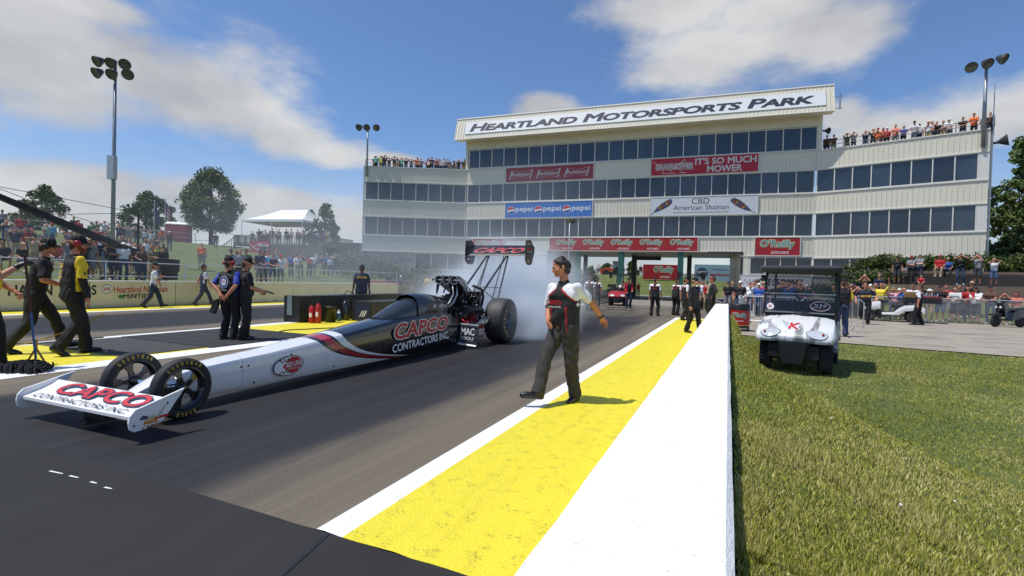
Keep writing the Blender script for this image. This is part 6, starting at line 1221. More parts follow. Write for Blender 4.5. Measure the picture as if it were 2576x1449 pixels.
def tr_(label,u,D,vt,wpx,**kw): b=wz(u,D); return tree(label,b,top(u,vt,D)-b[2],wpx*D/FPX,**kw)
tr_('broad maple tree standing alone on the bank crest beside the tent',530,64,430,150,seed=3,n=15000,sz=.16,ncl=130,clear=.24)
tr_('smaller leaning tree behind the flagpoles on the crest',368,66,482,95,seed=5,n=6500,sz=.18,clear=.12)
tr_('dark loose tree behind the camera crane',108,58,468,120,seed=8,n=5000,sz=.17,clear=.1,ncl=34)
tr_('young tree beside the tent at its tower end',818,58,513,66,seed=10,n=4500,sz=.15,clear=.12)
tr_('small dark round tree just behind the tent roof',780,66,527,40,seed=11,n=2000,sz=.16,clear=.3)
tr_('tall dark tree rising past the tower end wall, higher than its neighbour',2562,45,345,120,seed=14,n=15000,sz=.15,ncl=120,clear=.05)
tr_('lower dark tree leaning against the tower end wall',2530,48,480,60,seed=15,n=6000,sz=.16,clear=.05)
tr_('leafy young tree growing from the planted bank before the tower',2392,37.5,606,105,seed=18,n=3500,sz=.10,clear=.1,mat=LEAF2)
tr_('bushy tree at the picture edge above the scooters',2545,35,600,120,seed=19,n=7000,sz=.11,clear=.05,mat=LEAF2)
tr_('small sapling behind the golf cart roof',2130,36,672,60,seed=20,n=1800,sz=.08,clear=.1,mat=LEAF2)
tr_('slim conifer on the far rise between the underpass columns',1590,92,658,40,seed=22,n=1800,sz=.2,cone=True,clear=.05)
tr_('pale young tree seen in the smoky bay of the underpass',1487,70,670,36,seed=23,n=2200,sz=.16,clear=.08,mat=LEAF2)
tr_('round low tree on the far rise beside the tractor',1528,92,664,44,seed=24,n=1800,sz=.2,clear=.1,mat=LEAF2)
tr_('bare topped small tree behind the striding man',1448,66,668,40,seed=25,n=1500,sz=.15,clear=.1)
def shrub(label,c,rx,ry,h,n=2600,sz=.08,mat=None,seed=1,group=None):
    r=np.random.default_rng(seed); c=np.array(c,float); t=thing('shrub',label,'shrub',c,0,group); m=MB()
    for i in range(7): a=r.uniform(0,6.28); m.tube([c-z0*.1,c+np.array((rx*.4*math.cos(a),ry*.4*math.sin(a),h*.6))],[.03,.01],5)
    m.build('stem',BARK,t)
    cl=[(c+np.array((rx*math.sqrt(r.random())*math.cos(a),ry*math.sqrt(r.random())*math.sin(a),h*(.35+.4*r.random()))),h*(.28+.25*r.random())) for a in r.uniform(0,6.28,22)]; ix=r.integers(0,len(cl),n); d=r.normal(0,1,(n,3)); d/=np.linalg.norm(d,axis=1)[:,None]; d*=(r.random(n)**.35)[:,None]
    p=np.array([q[0] for q in cl])[ix]+d*np.array([q[1] for q in cl])[ix][:,None]*np.array((1.4,1.4,.9)); p[:,2]=np.maximum(p[:,2],c[2]-.1); leaves('foliage',p,sz,mat or JUN,t,seed)
SH='shrubs on the banks'
for i,(lb_,u,D,rx,ry,h,mt) in enumerate((
 ('wide juniper mound spilling down the bank beside the tower corner',930,43,3.2,2,2.0,JUN),('dark shrub in front of the tower corner base',905,47,2.6,1.6,2.2,LEAF),('low spreading juniper by the bike rack barriers',1015,38.5,2.8,1.5,1.6,JUN),('pale juniper half lost in smoke below the ground floor windows',1075,37,2.2,1.3,1.5,JUN),('rounded shrub against the tent deck stairs end',860,50,2.4,1.5,1.5,JUN),
 ('bright juniper row just behind the fence near the streaked cart',2160,32.3,2.0,.8,1.1,JUN),('juniper clump below the seated pair on the bank',2230,32.6,1.7,.8,1.0,JUN),('trailing juniper under the child in red',2330,32.6,2.0,.8,1.0,JUN),('long juniper hedge behind the fence leaners',2440,32.4,2.4,.8,1.1,JUN),('juniper hedge end near the scooters',2540,31.8,2.2,.9,1.3,JUN),('round shrub beneath the ground floor windows',2215,37.4,1.8,1,1.3,JUN),('leafy shrub in front of the retaining wall',2370,35.6,1.3,.8,1.5,LEAF2),('reddish brown shrub on the mulch',2445,35.5,1.0,.6,.9,leafmat('barberry',(.05,.025,.015),(.11,.055,.03),(.16,.10,.05))),('green shrub behind the retaining wall seats',2320,39.2,1.6,.6,1.2,JUN),('dense shrub above the wall at the picture edge',2520,38.8,2.6,1,1.6,LEAF),('small shrub behind the cart driver side',2095,33.5,1.1,.7,.9,JUN))):
    shrub(lb_,wz(u,D),rx,ry,h,seed=30+i,mat=mt,group=SH,sz=.085)
m=MB()
for i in range(130): p=wz(RNG.uniform(930,1030),RNG.uniform(34,38)); m.ball(p+z0*.15,.09,4)
tag(m.build('flower_bed',P('flower_red',170,70,70,.8)),'bed of small red flowers on the bank beside the tower','flowers',None,'stuff')
m=MB(); TIM=M('dark_timber',(.05,.045,.04),.85,var=.3)
for i in range(3): m.box((14.5,38.55,2.0+.24*i),(15,.25,.235))
tag(m.build('retaining_wall',TIM),'dark timber retaining wall across the planted bank','wall')
# ------------------------------------------------------------------ lamp masts, flagpoles, crane
def lampmast(label,base,topz,heads,rp=.13,box=None,group='floodlight poles',hs=1):
    base=np.array(base,float); t=thing('light_pole',label,'light pole',base,0,group); m=MB(); tp=np.array((base[0],base[1],topz)); m.tube([base,base+(tp-base)*.5,tp],[rp,rp*.85,rp*.62],12); m.build('pole',M('pole_grey',(.30,.32,.34),.45,metal=.5),t,True)
    m=MB(); rows=sorted({h[1] for h in heads})
    for rz_ in rows: rw_=[h for h in heads if h[1]==rz_]; m.tube([tp+RT*rw_[0][0]+z0*rz_,tp+RT*rw_[-1][0]+z0*rz_],.035*hs,6)
    m.build('cross_arm',DKSTEEL,t)
    for dx,dz,sg in heads:
        c=tp+RT*dx+z0*dz-FW*.25; ax=-FW*.8-z0*.6+RT*sg*.35; ax/=np.linalg.norm(ax); m=MB(); m.lathe([(a_*hs,b_*hs) for a_,b_ in((0,-.32),(.12,-.3),(.2,-.16),(.30,.05),(.34,.12),(.345,.2))],c,ax,18); lm=m.build('lamp_head',DKSTEEL,t,True); m=MB(); m.lathe([(0,.10*hs),(.2*hs,.12*hs),(.335*hs,.15*hs)],c,ax,18); m.build('lens',M('lamp_glass',(.10,.10,.095),.15,spec=.8),lm,True)
    if box: m=MB(); m.box(base+z0*box+RT*.05-FW*.2,(.42,.32,1.5),PSI); m.build('control_box',GALV,t)
lampmast('tall grey floodlight pole with six round lamps over the far crowd',wz(282,32),top(285,165,32),[(-.85,.1,-1),(0,0,0),(.85,-.08,1),(-.9,-.62,-1),(.05,-.7,0),(1.05,-.72,1)],box=5.9)
t_=SL.p(.35,11.5,.12); lampmast('short pole with three lamps at the tower corner above the far roof terrace',t_,top(924,322,float((t_-CAM)@FW)),[(-.75,.0,-1),(0,0,0),(.9,-.02,1)],.1)
t_=SR.p(SR.L-.35,11.3,.14); lampmast('pole with three lamps rising from the near roof corner of the tower',t_,top(2508,165,float((t_-CAM)@FW)),[(-1.3,-.25,-1),(-.25,0,0),(.75,.3,1)],.13)
t_=G(1427,776); lampmast('thin dark pole with one lamp on the centre island behind the rear wing',t_,top(1428,556,float((t_-CAM)@FW)),[(-.1,.0,-1),(.12,-.02,1)],.05,hs=.42)
def flag(label,u,D,vt,cols,w_=1.1,h=.9):
    b=wz(u,D); t=thing('flagpole',label,'flagpole',b,0,'flagpoles on the crest'); z=top(u,vt,D); m=MB(); m.tube([b,(b[0],b[1],z)],.05,8); m.ball((b[0],b[1],z),.09,6); m.build('pole',GALV,t)
    n=len(cols); m=MB(); 
    for i in range(n):
        rg=[]
        for s_ in np.linspace(0,1,7):
            o=np.array((b[0],b[1],z-.3))+RT*(.05+.5*s_*w_)-z0*(1.1*s_*h)+FW*.12*math.sin(s_*7); rg.append([o-z0*(2.0*h*i/n),o-z0*(2.0*h*(i+1)/n)])
        m.loft(rg,i,closed=False)
    if n>5:
        rg=[]
        for s_ in np.linspace(0,.45,4): o=np.array((b[0],b[1],z-.3))+RT*(.05+.5*s_*w_)-z0*(1.1*s_*h)+FW*(.12*math.sin(s_*7)-.02); rg.append([o,o-z0*1.0*h])
        m.loft(rg,n,closed=False)
    m.build('flag',[P('flag_%d_%d_%d'%c,*c) for c in cols]+[P('flag_canton',40,44,90)],t)
flag('pole flying a red and white striped flag with dark corner',413,62,502,[(170,50,60),(215,210,210)]*4)
flag('pole with a limp dark blue flag before the leaning tree',386,60,506,[(48,56,88),(56,64,96)]); flag('pole with a limp white and blue flag beside the maple',464,63,516,[(190,195,205),(70,80,130),(185,190,200)])
cr_=thing('camera_crane','long black camera crane boom slanting down over the far crowd','camera crane',wz(335,23)); m=MB()
A,B_,C_=W(-80,462,17),W(318,628,22.6),W(428,668,24.0); ln=(B_-A)/np.linalg.norm(B_-A); sd_=np.cross(ln,z0); sd_/=np.linalg.norm(sd_); up_=np.cross(sd_,ln)
m.loft([[q+sd_*a*w_+up_*b*h for a,b in((-1,-1),(1,-1),(1,1),(-1,1))] for q,w_,h in((A,.07,.085),(A+(B_-A)*.5,.09,.125),(B_,.12,.165),(C_,.12,.17))]); m.build('boom',BLACK,cr_)
m=MB()
for f in(.18,.34,.5,.68): letters(m,'CINEMATIC',A+(B_-A)*f-sd_*-.0+up_*-.06-np.cross(ln,up_)*(.15),ln,up_,.9,.10,.0,0)
m.build('boom_lettering',P('cream_print',190,180,140),cr_)
m=MB(); m.box(C_,(.6,.5,.6),PSI); m.box(C_-z0*.5,(.5,.4,.4),PSI); m.build('counterweight',BLACK,cr_)
m=MB(); pv=B_+(C_-B_)*.25; gb=wz(335,23); m.tube([pv,gb+z0*.7],.12,8); 
for a in range(3): q=2.1*a+.4; m.tube([gb+z0*1.1,gb+np.array((1.2*math.cos(q),1.2*math.sin(q),.05))],.05,6); m.tube([gb+z0*.3,gb+np.array((1.2*math.cos(q),1.2*math.sin(q),.05))],.035,6)
m.build('tripod',DKSTEEL,cr_)
m=MB(); mast=pv+z0*1.9; m.tube([pv,mast],.05,6); m.tube([mast,A+up_*.1],.012,4); m.tube([mast,A+(B_-A)*.45+up_*.15],.012,4); m.tube([mast,C_],.012,4); m.build('guy_cable',DKSTEEL,cr_)
m=MB(); 
for a,b in(((-60,452,30),(535,605,60)),((-60,480,30),(480,600,58))):
    pa,pb=W(*a),W(*b); m=MB(); m.tube([pa+(pb-pa)*q-z0*1.2*math.sin(math.pi*q) for q in np.linspace(0,1,12)],.022,5); tag(m.build('overhead_cable',BLACK),('upper' if a[1]<460 else 'lower')+' thin black cable sagging across the sky behind the crane','cable')
# ------------------------------------------------------------------ tent and deck, toilets, small building
a2,b2=DK0[:2],DK1[:2]; de=np.array([*((b2-a2)/np.linalg.norm(b2-a2)),0]); dn=np.array((-de[1],de[0],0)); DL=np.linalg.norm(b2-a2); dp=lambda t,o,z: np.array((*a2,0))+de*t+dn*o+z0*z
WOOD=M('weathered_deck_wood',(.14,.105,.08),.85,var=.35,scale=4,stretch=(6,6,.6))
dk=thing('viewing_deck','weathered wooden viewing deck on posts under the white tent','deck',dp(DL/2,2,3.6)); m=MB(); m.slab(dp(0,0,DKZ-.2),de*DL,dn*6,z0*.2); m.build('floor',WOOD,dk)
def rail(t0,o0,t1,o1,z):
    m=MB(); p,q=dp(t0,o0,z),dp(t1,o1,z); L_=np.linalg.norm(q-p); n=int(L_/.14)
    for i in range(n+1): w_=p+(q-p)*i/n; m.slab(w_-de*.02-dn*.02,de*.04,dn*.04,z0*.95)
    d=(q-p)/L_; s_=np.cross(d,z0); m.slab(p-s_*.07+z0*.95,d*L_,s_*.14,z0*.05); m.slab(p-s_*.03+z0*.1,d*L_,s_*.06,z0*.06); m.build('railing',WOOD,dk)
rail(0,0,DL,0,DKZ); rail(0,0,0,6,DKZ); rail(DL,0,DL,6,DKZ)
m=MB(); n=int((DL-2.2)/.15)
for i in range(n): m.slab(dp(2.2+.15*i,-.03,2.6),de*.13,dn*.025,z0*(DKZ-2.6))
m.build('skirting',WOOD,dk)
for i in range(5): m=MB(); m.slab(dp(i*DL/4-.08,.1,1.5),de*.16,dn*.16,z0*(DKZ-1.5)); m.build('post',WOOD,dk)
m=MB()
for i in range(8): m.slab(dp(-.3-.3*i,.6,DKZ-.2-.19*i),de*-.32,dn*1.3,z0*.06)
m.build('stairs',WOOD,dk); m=MB(); m.slab(dp(-.1,.5,DKZ+.9),de*-2.6-z0*1.6,dn*.06,z0*.08)
for i in range(9): m.slab(dp(-.15-.3*i,.5,DKZ-.1-.185*i),de*.05,dn*.05,z0*1.0)
m.build('stair_railing',WOOD,dk)
tn=thing('event_tent','white hip roofed event tent with scalloped edge on slim poles','tent',dp(DL/2,3,DKZ)); TW=M('tent_fabric',(.80,.80,.79),.7); ez0=DKZ+2.75; m=MB(); c0,c1,c2,c3=dp(.9,.2,ez0),dp(DL*.76,.2,ez0),dp(DL*.76,6,ez0),dp(.9,6,ez0); r1,r2=dp(DL*.33,3.1,ez0+1.5),dp(DL*.64,3.1,ez0+1.5)
def sag(a,b,c,d,nu=10,nv=6):
    vs=[]
    for j in range(nv+1):
        for i in range(nu+1):
            u_,v_=i/nu,j/nv; p=(a*(1-u_)+b*u_)*(1-v_)+(d*(1-u_)+c*u_)*v_; vs.append(p-z0*.12*math.sin(math.pi*v_))
    m.add(vs,[(j*(nu+1)+i,j*(nu+1)+i+1,(j+1)*(nu+1)+i+1,(j+1)*(nu+1)+i) for j in range(nv) for i in range(nu)])
sag(c0,c1,r2,r1); sag(c1,c2,r2,r2); sag(c2,c3,r1,r2); sag(c3,c0,r1,r1); m.build('roof',TW,tn,True)
m=MB()
for p,q in((c0,c1),(c1,c2),(c2,c3),(c3,c0)):
    n=int(np.linalg.norm(q-p)/.32)
    for i in range(n): a,b=p+(q-p)*i/n,p+(q-p)*(i+1)/n; m.add([a+z0*.04,b+z0*.04]+[a+(b-a)*s_-z0*(.16+.09*math.sin(math.pi*s_)) for s_ in(1,.75,.5,.25,0)],[tuple(range(7))])
m.build('valance',TW,tn)
for c in(c0,c1,c2,c3,(c0+c1)/2): m=MB(); m.tube([c,(c[0],c[1],DKZ)],.035,8); m.build('pole',WHITE,tn)
bn=thing('welcome_banner','red welcome banner with white script hung on the deck front','banner',dp(2.3,-.1,4)); m=MB(); bo=dp(2.25,-.08,DKZ-1.05); m.slab(bo,de*2.55,dn*.03,z0*1.35); m.build('cloth',SIGNRED,bn); m=MB(); letters(m,'Welcome',bo+de*1.05+z0*.75,de,z0,1.35,.42,.006,0,.3,.02); letters(m,'Race Fans',bo+de*1.0+z0*.18,de,z0,1.45,.4,.006,0,.3,.02)
for q in((.1,.35,.95,.95),(.1,.95,.95,.4)): m.tube([bo+de*q[0]+z0*q[1]-dn*.01,bo+de*.5+z0*.68-dn*.01,bo+de*q[2]+z0*q[3]-dn*.01],.02,4,0)
m.build('lettering',WPR,bn)
for i in range(3):
    b=wz(432+16*i,61); t=thing('portable_toilet',('first','second','third')[i]+' red portable toilet in the row of three, counting from the flagpoles','portable toilet',b,PSI,'red portable toilets on the crest'); m=MB(); m.box((0,0,1.05),(1.05,1.05,2.1)); m.box((.0,-.53,1.05),(.8,.03,1.85),mi=0); m.build('cabin',P('toilet_red',168,62,74,.5,var=.1),t,local=True); m=MB(); m.loft([[(a*s_,b_*s_,z) for a,b_ in((-.57,-.57),(.57,-.57),(.57,.57),(-.57,.57))] for s_,z in((1,2.1),(1,2.2),(.7,2.38),(.1,2.45))]); m.build('roof',WHITE,t,local=True); m=MB(); m.box((0,-.55,1.05),(.66,.03,1.75)); m.build('door',P('toilet_door',150,50,64,.5),t,local=True)
b=wz(882,62); sb=thing('utility_shed','small grey flat roofed shed behind the shrubs beside the tower','shed',b,PSI); m=MB(); m.box((0,0,1.0),(3,3,2.6)); m.build('wall',P('shed_grey',120,130,125,.7),sb,local=True); m=MB(); m.box((0,0,2.38),(3.3,3.3,.15)); m.build('roof',DKSTEEL,sb,local=True)
# ------------------------------------------------------------------ fences and barriers
rf=thing('rail_fence','steel post and rail fence in front of the far spectators','fence',(-22,10,.9)); m=MB()
ys_=np.arange(-4,34,3.0)
P_=[np.array((-21.75,y,zt(-21.75,y))) for y in ys_]; m=MB()
for z in(.5,1.05): m.tube([p+z0*z for p in P_],.022,6)
m.build('rail',GALV,rf)
for p in P_: m=MB(); m.tube([p,p+z0*1.1],.03,6); m.build('post',GALV,rf)
rf=thing('rail_fence','steel post and rail fence along the top of the crest','fence',wz(150,52)); m=MB(); P_=[wz(u,D) for u,D in((-30,47),(60,50),(150,52),(240,53),(330,55),(420,57),(490,60))]
for z in(.55,1.1): m.tube([p+z0*z for p in P_],.03,6)
m.build('rail',GALV,rf)
for p in P_: m=MB(); m.tube([p,p+z0*1.15],.04,6); m.build('post',GALV,rf)
def chain(label,a,b,hf=1.15,sp=.09,loc=None):
    a,b=np.array(a,float),np.array(b,float); L_=np.linalg.norm(b-a); d=(b-a)/L_; t=thing('chain_link_fence',label,'fence',(a+b)/2); m=MB(); n=int(L_/sp); hh=hf-.06
    for i in range(-int(hh/sp),n):
        for sg in(0,1):
            s0,s1=i*sp,i*sp+hh; za,zb_=.04,.04+hh
            if s0<0: za+=-s0; s0=0
            if s1>L_: zb_-=s1-L_; s1=L_
            if s1-s0<.02: continue
            if sg: p,q=a+d*(L_-s0)+z0*za,a+d*(L_-s1)+z0*zb_
            else: p,q=a+d*s0+z0*za,a+d*s1+z0*zb_
            m.tube([p,q],.0042,3,cap=False)
    m.build('wire_mesh',GALV,t); m=MB(); m.tube([a+z0*hf,b+z0*hf],.025,8); m.build('top_rail',GALV,t)
    for i in range(int(L_/2.6)+1): p=a+d*min(L_,i*2.6); m=MB(); m.tube([p,p+z0*(hf+.03)],.032,8); m.ball(p+z0*(hf+.05),.035,6); m.build('post',GALV,t)
chain('chain link fence holding back the crowd beside the concrete road',(3.6,30.0,0),(15.5,29.4,0))
def barricade(label,a,b,group):
    a,b=np.array(a,float),np.array(b,float); a[2]=b[2]=0; L_=np.linalg.norm(b-a); d=(b-a)/L_; t=thing('crowd_barrier',label,'barrier',(a+b)/2,0,group); c=np.cross(d,z0); m=MB(); m.tube([a+z0*.12,a+z0*1.0,a+z0*1.1+d*.1,b+z0*1.1-d*.1,b+z0*1.0,b+z0*.12],.02,8); m.tube([a+z0*.2,b+z0*.2],.016,6); m.build('frame',GALV,t); m=MB(); n=int(L_/.16)
    for i in range(1,n): p=a+d*L_*i/n; m.tube([p+z0*.2,p+z0*1.1],.009,5)
    m.build('upright_bars',GALV,t)
    for q in(a+d*.25,b-d*.25): m=MB(); m.tube([q-c*.3+z0*.02,q+z0*.18,q+c*.3+z0*.02],.016,6); m.build('foot',GALV,t)
BG='steel crowd barriers'
for i,(a,b,lb_) in enumerate((((.45,20.6),(2.3,20.2),'steel crowd barrier directly behind the red drum'),((2.4,20.2),(4.3,20.4),'steel crowd barrier behind the streaked golf cart'),((.4,20.8),(.55,23.0),'steel crowd barrier running back from the guard wall end'),((.6,23.2),(2.7,24.0),'second steel crowd barrier back from the drum, beside the blue shirted man'))): barricade(lb_,(*a,0),(*b,0),BG)
for i,(u0_,u1_) in enumerate(((985,1024),(1030,1066),(1071,1108))): barricade('bike rack barrier in the smoke, %s one from the cream wall end'%ORD[i],G(u0_,741),G(u1_,742.5),BG)
st=thing('stone_steps','pale stone steps climbing the bank behind the barriers','steps',(-24,30,0)); m=MB(); b=G(1000,745)
for i in range(6): m.box((b[0]-1.2-.35*i,b[1]+1.2+.5*i,.08+.15*i),(1.8,.5,.17),PSI)
m.build('treads',CONC,st)
# drum
d=G(1859,832); dr=thing('drum','red wrapped drum with green and white logo beside the guard wall end','drum',d); m=MB(); m.lathe([(.29,.0),(.305,.02),(.305,.2)],d,n=32); m.build('barrel_base',BLACK,dr,True); m=MB(); m.lathe([(.305,.68),(.305,.86),(.29,.885),(0,.885)],d,n=32); m.build('barrel_top',BLACK,dr,True); m=MB(); m.lathe([(.308,.2),(.309,.68)],d,n=32); m.build('wrap',RED,dr,True); m=MB(); m.lathe([(.311,.19),(.311,.205)],d,n=32); m.build('trim_band',GLD,dr)
def curved(mb,s,c,r_,a0,a1,z_,h,of,mi,lift):
    v,f=text_mesh(s,.05,of,1.05); b=text_mesh(s,.05,.1,1.05)[0]; lo,hi=b.min(0),b.max(0)
    mb.add([(c[0]+(r_+lift)*math.sin(a0+(a1-a0)*(p[0]-lo[0])/(hi[0]-lo[0])),c[1]-(r_+lift)*math.cos(a0+(a1-a0)*(p[0]-lo[0])/(hi[0]-lo[0])),c[2]+z_+h*(p[1]-lo[1])/(hi[1]-lo[1])) for p in v],f,mi)
m=MB()
for of,mi,l in((.1,0,.002),(.072,1,.004),(.05,2,.006),(.01,3,.008)): curved(m,"O'Reilly",d,.31,-.85,.75,.40,.22,of,mi,l)
curved(m,'AUTO PARTS',d,.31,-.35,.4,.31,.055,.02,2,.003); curved(m,'ReillyAuto.com',d,.308,-.95,.85,.05,.09,.02,2,.004); m.build('logo',[GLD,BPR,WPR,GREENP],dr)
# centre island equipment
bw=thing('divider_block','long black painted divider block on the centre island','barrier',(-12,18,0)); m=MB(); m.box((-11.98,19.2,.4),(.64,16.6,.8)); smooth_angle(m.build('block',M('satin_black_paint',(.016,.016,.016),.35,var=.3,scale=3),bw),20); m=MB(); 
for y in(13,17,21): m=MB(); m.box((-11.98,y,.815),(.12,.3,.03)); m.build('lifting_plate',STEEL,bw)
b=G(905,808); tb=thing('equipment_box','low black equipment box with a blue end panel beside the divider block','box',(b[0],b[1]+1,0)); m=MB(); m.box((b[0]+.1,b[1]+1.2,.32),(.85,2.4,.64)); m.build('case',M('worn_black',(.03,.029,.024),.4,var=.4),tb); m=MB(); m.box((b[0]+.1,b[1]-.012,.33),(.6,.02,.5)); m.build('end_panel',P('panel_blue',26,36,66),tb); m=MB(); letters(m,'///',(b[0]+.0,b[1]-.024,.15),(1,0,0),(0,0,1),.3,.2,.004,0,.3,.02); m.build('lettering',WPR,tb)
def extinguisher(label,u,v,h):
    b=G(u,v); t=thing('fire_extinguisher',label,'fire extinguisher',b,0,'red fire extinguishers'); m=MB(); m.lathe([(0,0),(.075,.005),(.085,.03),(.085,h*.68),(.07,h*.77),(.03,h*.83),(.025,h*.87)],b,n=18); m.build('cylinder',RED,t,True); m=MB(); m.tube([b+z0*h*.86,b+z0*h*.93],.022,8); m.slab(b+np.array((-.02,-.02,h*.93)),(.14,0,.03),(0,.03,0),(0,0,.015)); m.slab(b+np.array((-.02,-.02,h*.98)),(.13,0,.05),(0,.03,0),(0,0,.012)); m.tube([b+z0*h*.88,b+np.array((-.09,-.04,h*.84)),b+np.array((-.10,-.05,h*.4))],.011,6); m.build('valve',BLACK,t); m=MB(); m.add([b+np.array((.0865*math.sin(a),-.0865*math.cos(a),z)) for z in(h*.3,h*.5) for a in np.linspace(-.2,.8,5)],[(i,i+1,i+6,i+5) for i in range(4)]); m.build('sticker',WPR,t)
extinguisher('shorter red fire extinguisher standing against the divider block',784,813,.62); extinguisher('taller red fire extinguisher nearest the black bucket',800,813.5,.70)
b=G(831,811); bk_=thing('bucket','black plastic bucket with lid beside the fire extinguishers','bucket',b); m=MB(); m.lathe([(0,0),(.15,0),(.175,.45),(.185,.455),(.185,.49),(.0,.5)],b,n=22); m.build('pail',BLACK,bk_,True); m=MB(); m.tube([b+np.array((.18*math.cos(a),-.05,.40+.12*-math.sin(a))) for a in np.linspace(0,math.pi,9)],.006,5); m.build('handle',STEEL,bk_)
b=G(852,808); sp_=thing('spray_can','small blue and white can beside the black bucket','can',b); m=MB(); m.lathe([(0,0),(.06,0),(.06,.26)],b,n=14); m.build('can',P('can_blue',40,90,190,.3),sp_,True); m=MB(); m.lathe([(.06,.26),(.035,.30),(.03,.36),(0,.36)],b,n=14); m.build('cap',WHITE,sp_)
b=G(868,806); ab=thing('air_bottle','slim black gas bottle with curled hose beside the can','gas bottle',b); m=MB(); m.lathe([(0,0),(.12,.01),(.13,.05),(.13,.5),(.08,.6),(.03,.63),(.03,.7)],b,n=18); m.build('cylinder',GBLK,ab,True); m=MB(); m.tube([b+np.array((.02+.13*math.cos(a)*(.6+a*.08)+.1,0,.8+.16*math.sin(a))) for a in np.linspace(3.6,9,18)],.012,6); m.build('hose',BLACK,ab)
tw_=thing('towel','grey blue towel draped over the end of the divider block','towel',(-12,10.85,.6)); m=MB(); m.loft([[(-12.05+.09*s_*(1+(.8-z)*.5),10.885-.012-.02*math.sin(s_*9+z*4)*(1.2-z)*.6-.0,z) for s_ in np.linspace(-1,1,12)] for z in np.linspace(.82,.22,8)],closed=False); m.build('cloth',P('towel_cloth',110,125,128,.95,var=.3,scale=30),tw_,True)
MATM=M('mat_rubber',(.022,.022,.022),.85,var=.3,scale=60); mt_=thing('floor_mat','large black gridded rubber mat under the two officials','mat',(-10.3,7.5,0)); m=MB(); m.box((-10.35,7.55,.012),(2.85,2.6,.016)); m.build('mat',MATM,mt_); m=MB()
for i in range(1,4): m.box((-10.35,6.25+.65*i,.0215),(2.8,.012,.003))
for i in range(1,5): m.box((-11.77+.57*i,7.55,.0225),(.012,2.55,.003))
m.build('joint_lines',P('mat_joint',95,92,88,.9),mt_)
mt_=thing('floor_mat','plain worn black mat under the bearded man','mat',(-10.3,5.5,0)); m=MB(); m.box((-10.4,5.55,.010),(2.7,1.35,.012)); m.build('mat',M('mat_plain',(.045,.044,.043),.85,var=.25,scale=25),mt_); m=MB(); 
m.box((-10.4,4.86,.012),(2.7,.06,.010))
m.build('fringe',P('mat_fringe',100,92,70,.9),mt_)
for nm,pts_,r_,mt2,lb_ in (('cable',((0,868),(90,866),(180,858),(260,850)),.012,BLACK,'black cable lying across the yellow island beside the mop'),('cable',((0,875),(60,868),(130,862),(200,858)),.008,BLACK,'second thinner black cable crossing the yellow island'),('cable',((640,850),(720,832),(800,828),(930,822),(1000,815)),.014,BLACK,'black cable running from the officials along the island to the dragster')):
    m=MB(); m.tube([G(*p)+z0*.016 for p in pts_],r_,6); tag(m.build(nm,mt2),lb_,'cable')
m=MB(); a_,b_=G(-40,880),W(262,790,8.4); m.tube([a_+(b_-a_)*q-z0*.12*math.sin(math.pi*q) for q in np.linspace(0,1,10)],.010,6); tag(m.build('cord',P('cord_tan',165,130,60,.7)),'tan cord stretching up from the ground to the bearded man','cord')
mp_=thing('mop','blue handled mop with a big black yarn head on the island edge','mop',G(58,938)); g0=G(90,920)+z0*.1; g1=W(62,640,6.9); m=MB(); m.tube([g0,g0+(g1-g0)*.45],.016,8); m.build('lower_handle',P('handle_blue',50,90,150,.4),mp_); m=MB(); m.tube([g0+(g1-g0)*.45,g1],.016,8); m.build('upper_handle',P('handle_brown',70,40,28,.6),mp_); m=MB(); m.tube([g0+(-.09,-.05,-.02),g0+(0,0,.16)],.014,6); m.tube([g0+(.10,.05,-.02),g0+(0,0,.16)],.014,6); m.tube([g0+(0,0,.1),g0+(0,0,.28)],.02,6); m.build('clamp',P('clamp_orange',190,130,40,.5),mp_)
m=MB(); c0_=G(60,935)
for i in range(150):
    t=RNG.uniform(0,1); c=c0_+RT*(t-.5)*.62+FW*RNG.normal(0,.05); c[2]=.03; rr=.05+.05*math.sin(math.pi*t); a=RNG.uniform(0,math.pi); m.tube([c+FW*rr*1.5*math.cos(a+q)+z0*max(-.02,rr*1.2*math.sin(a+q))+RT*.05*q for q in np.linspace(-.9,.9,6)],.011,4)
m.build('yarn_head',M('mop_yarn',(.018,.018,.022),.95,var=.4,scale=20),mp_)
b=G(2369,806); hc=thing('hard_case','black hard travel case lying on the concrete by the fence','case',b); m=MB(); m.loft([[(b[0]+a*.62*s_,b[1]+c_*.25*s_,z) for a,c_ in((-1,-1),(1,-1),(1,1),(-1,1))] for s_,z in((.96,.0),(1,.03),(1,.12),(1,.22),(.95,.25))]); m.build('shell',GBLK,hc); m=MB(); m.box((b[0],b[1]-.26,.125),(1.2,.02,.02)); m.build('seam',STEEL,hc)
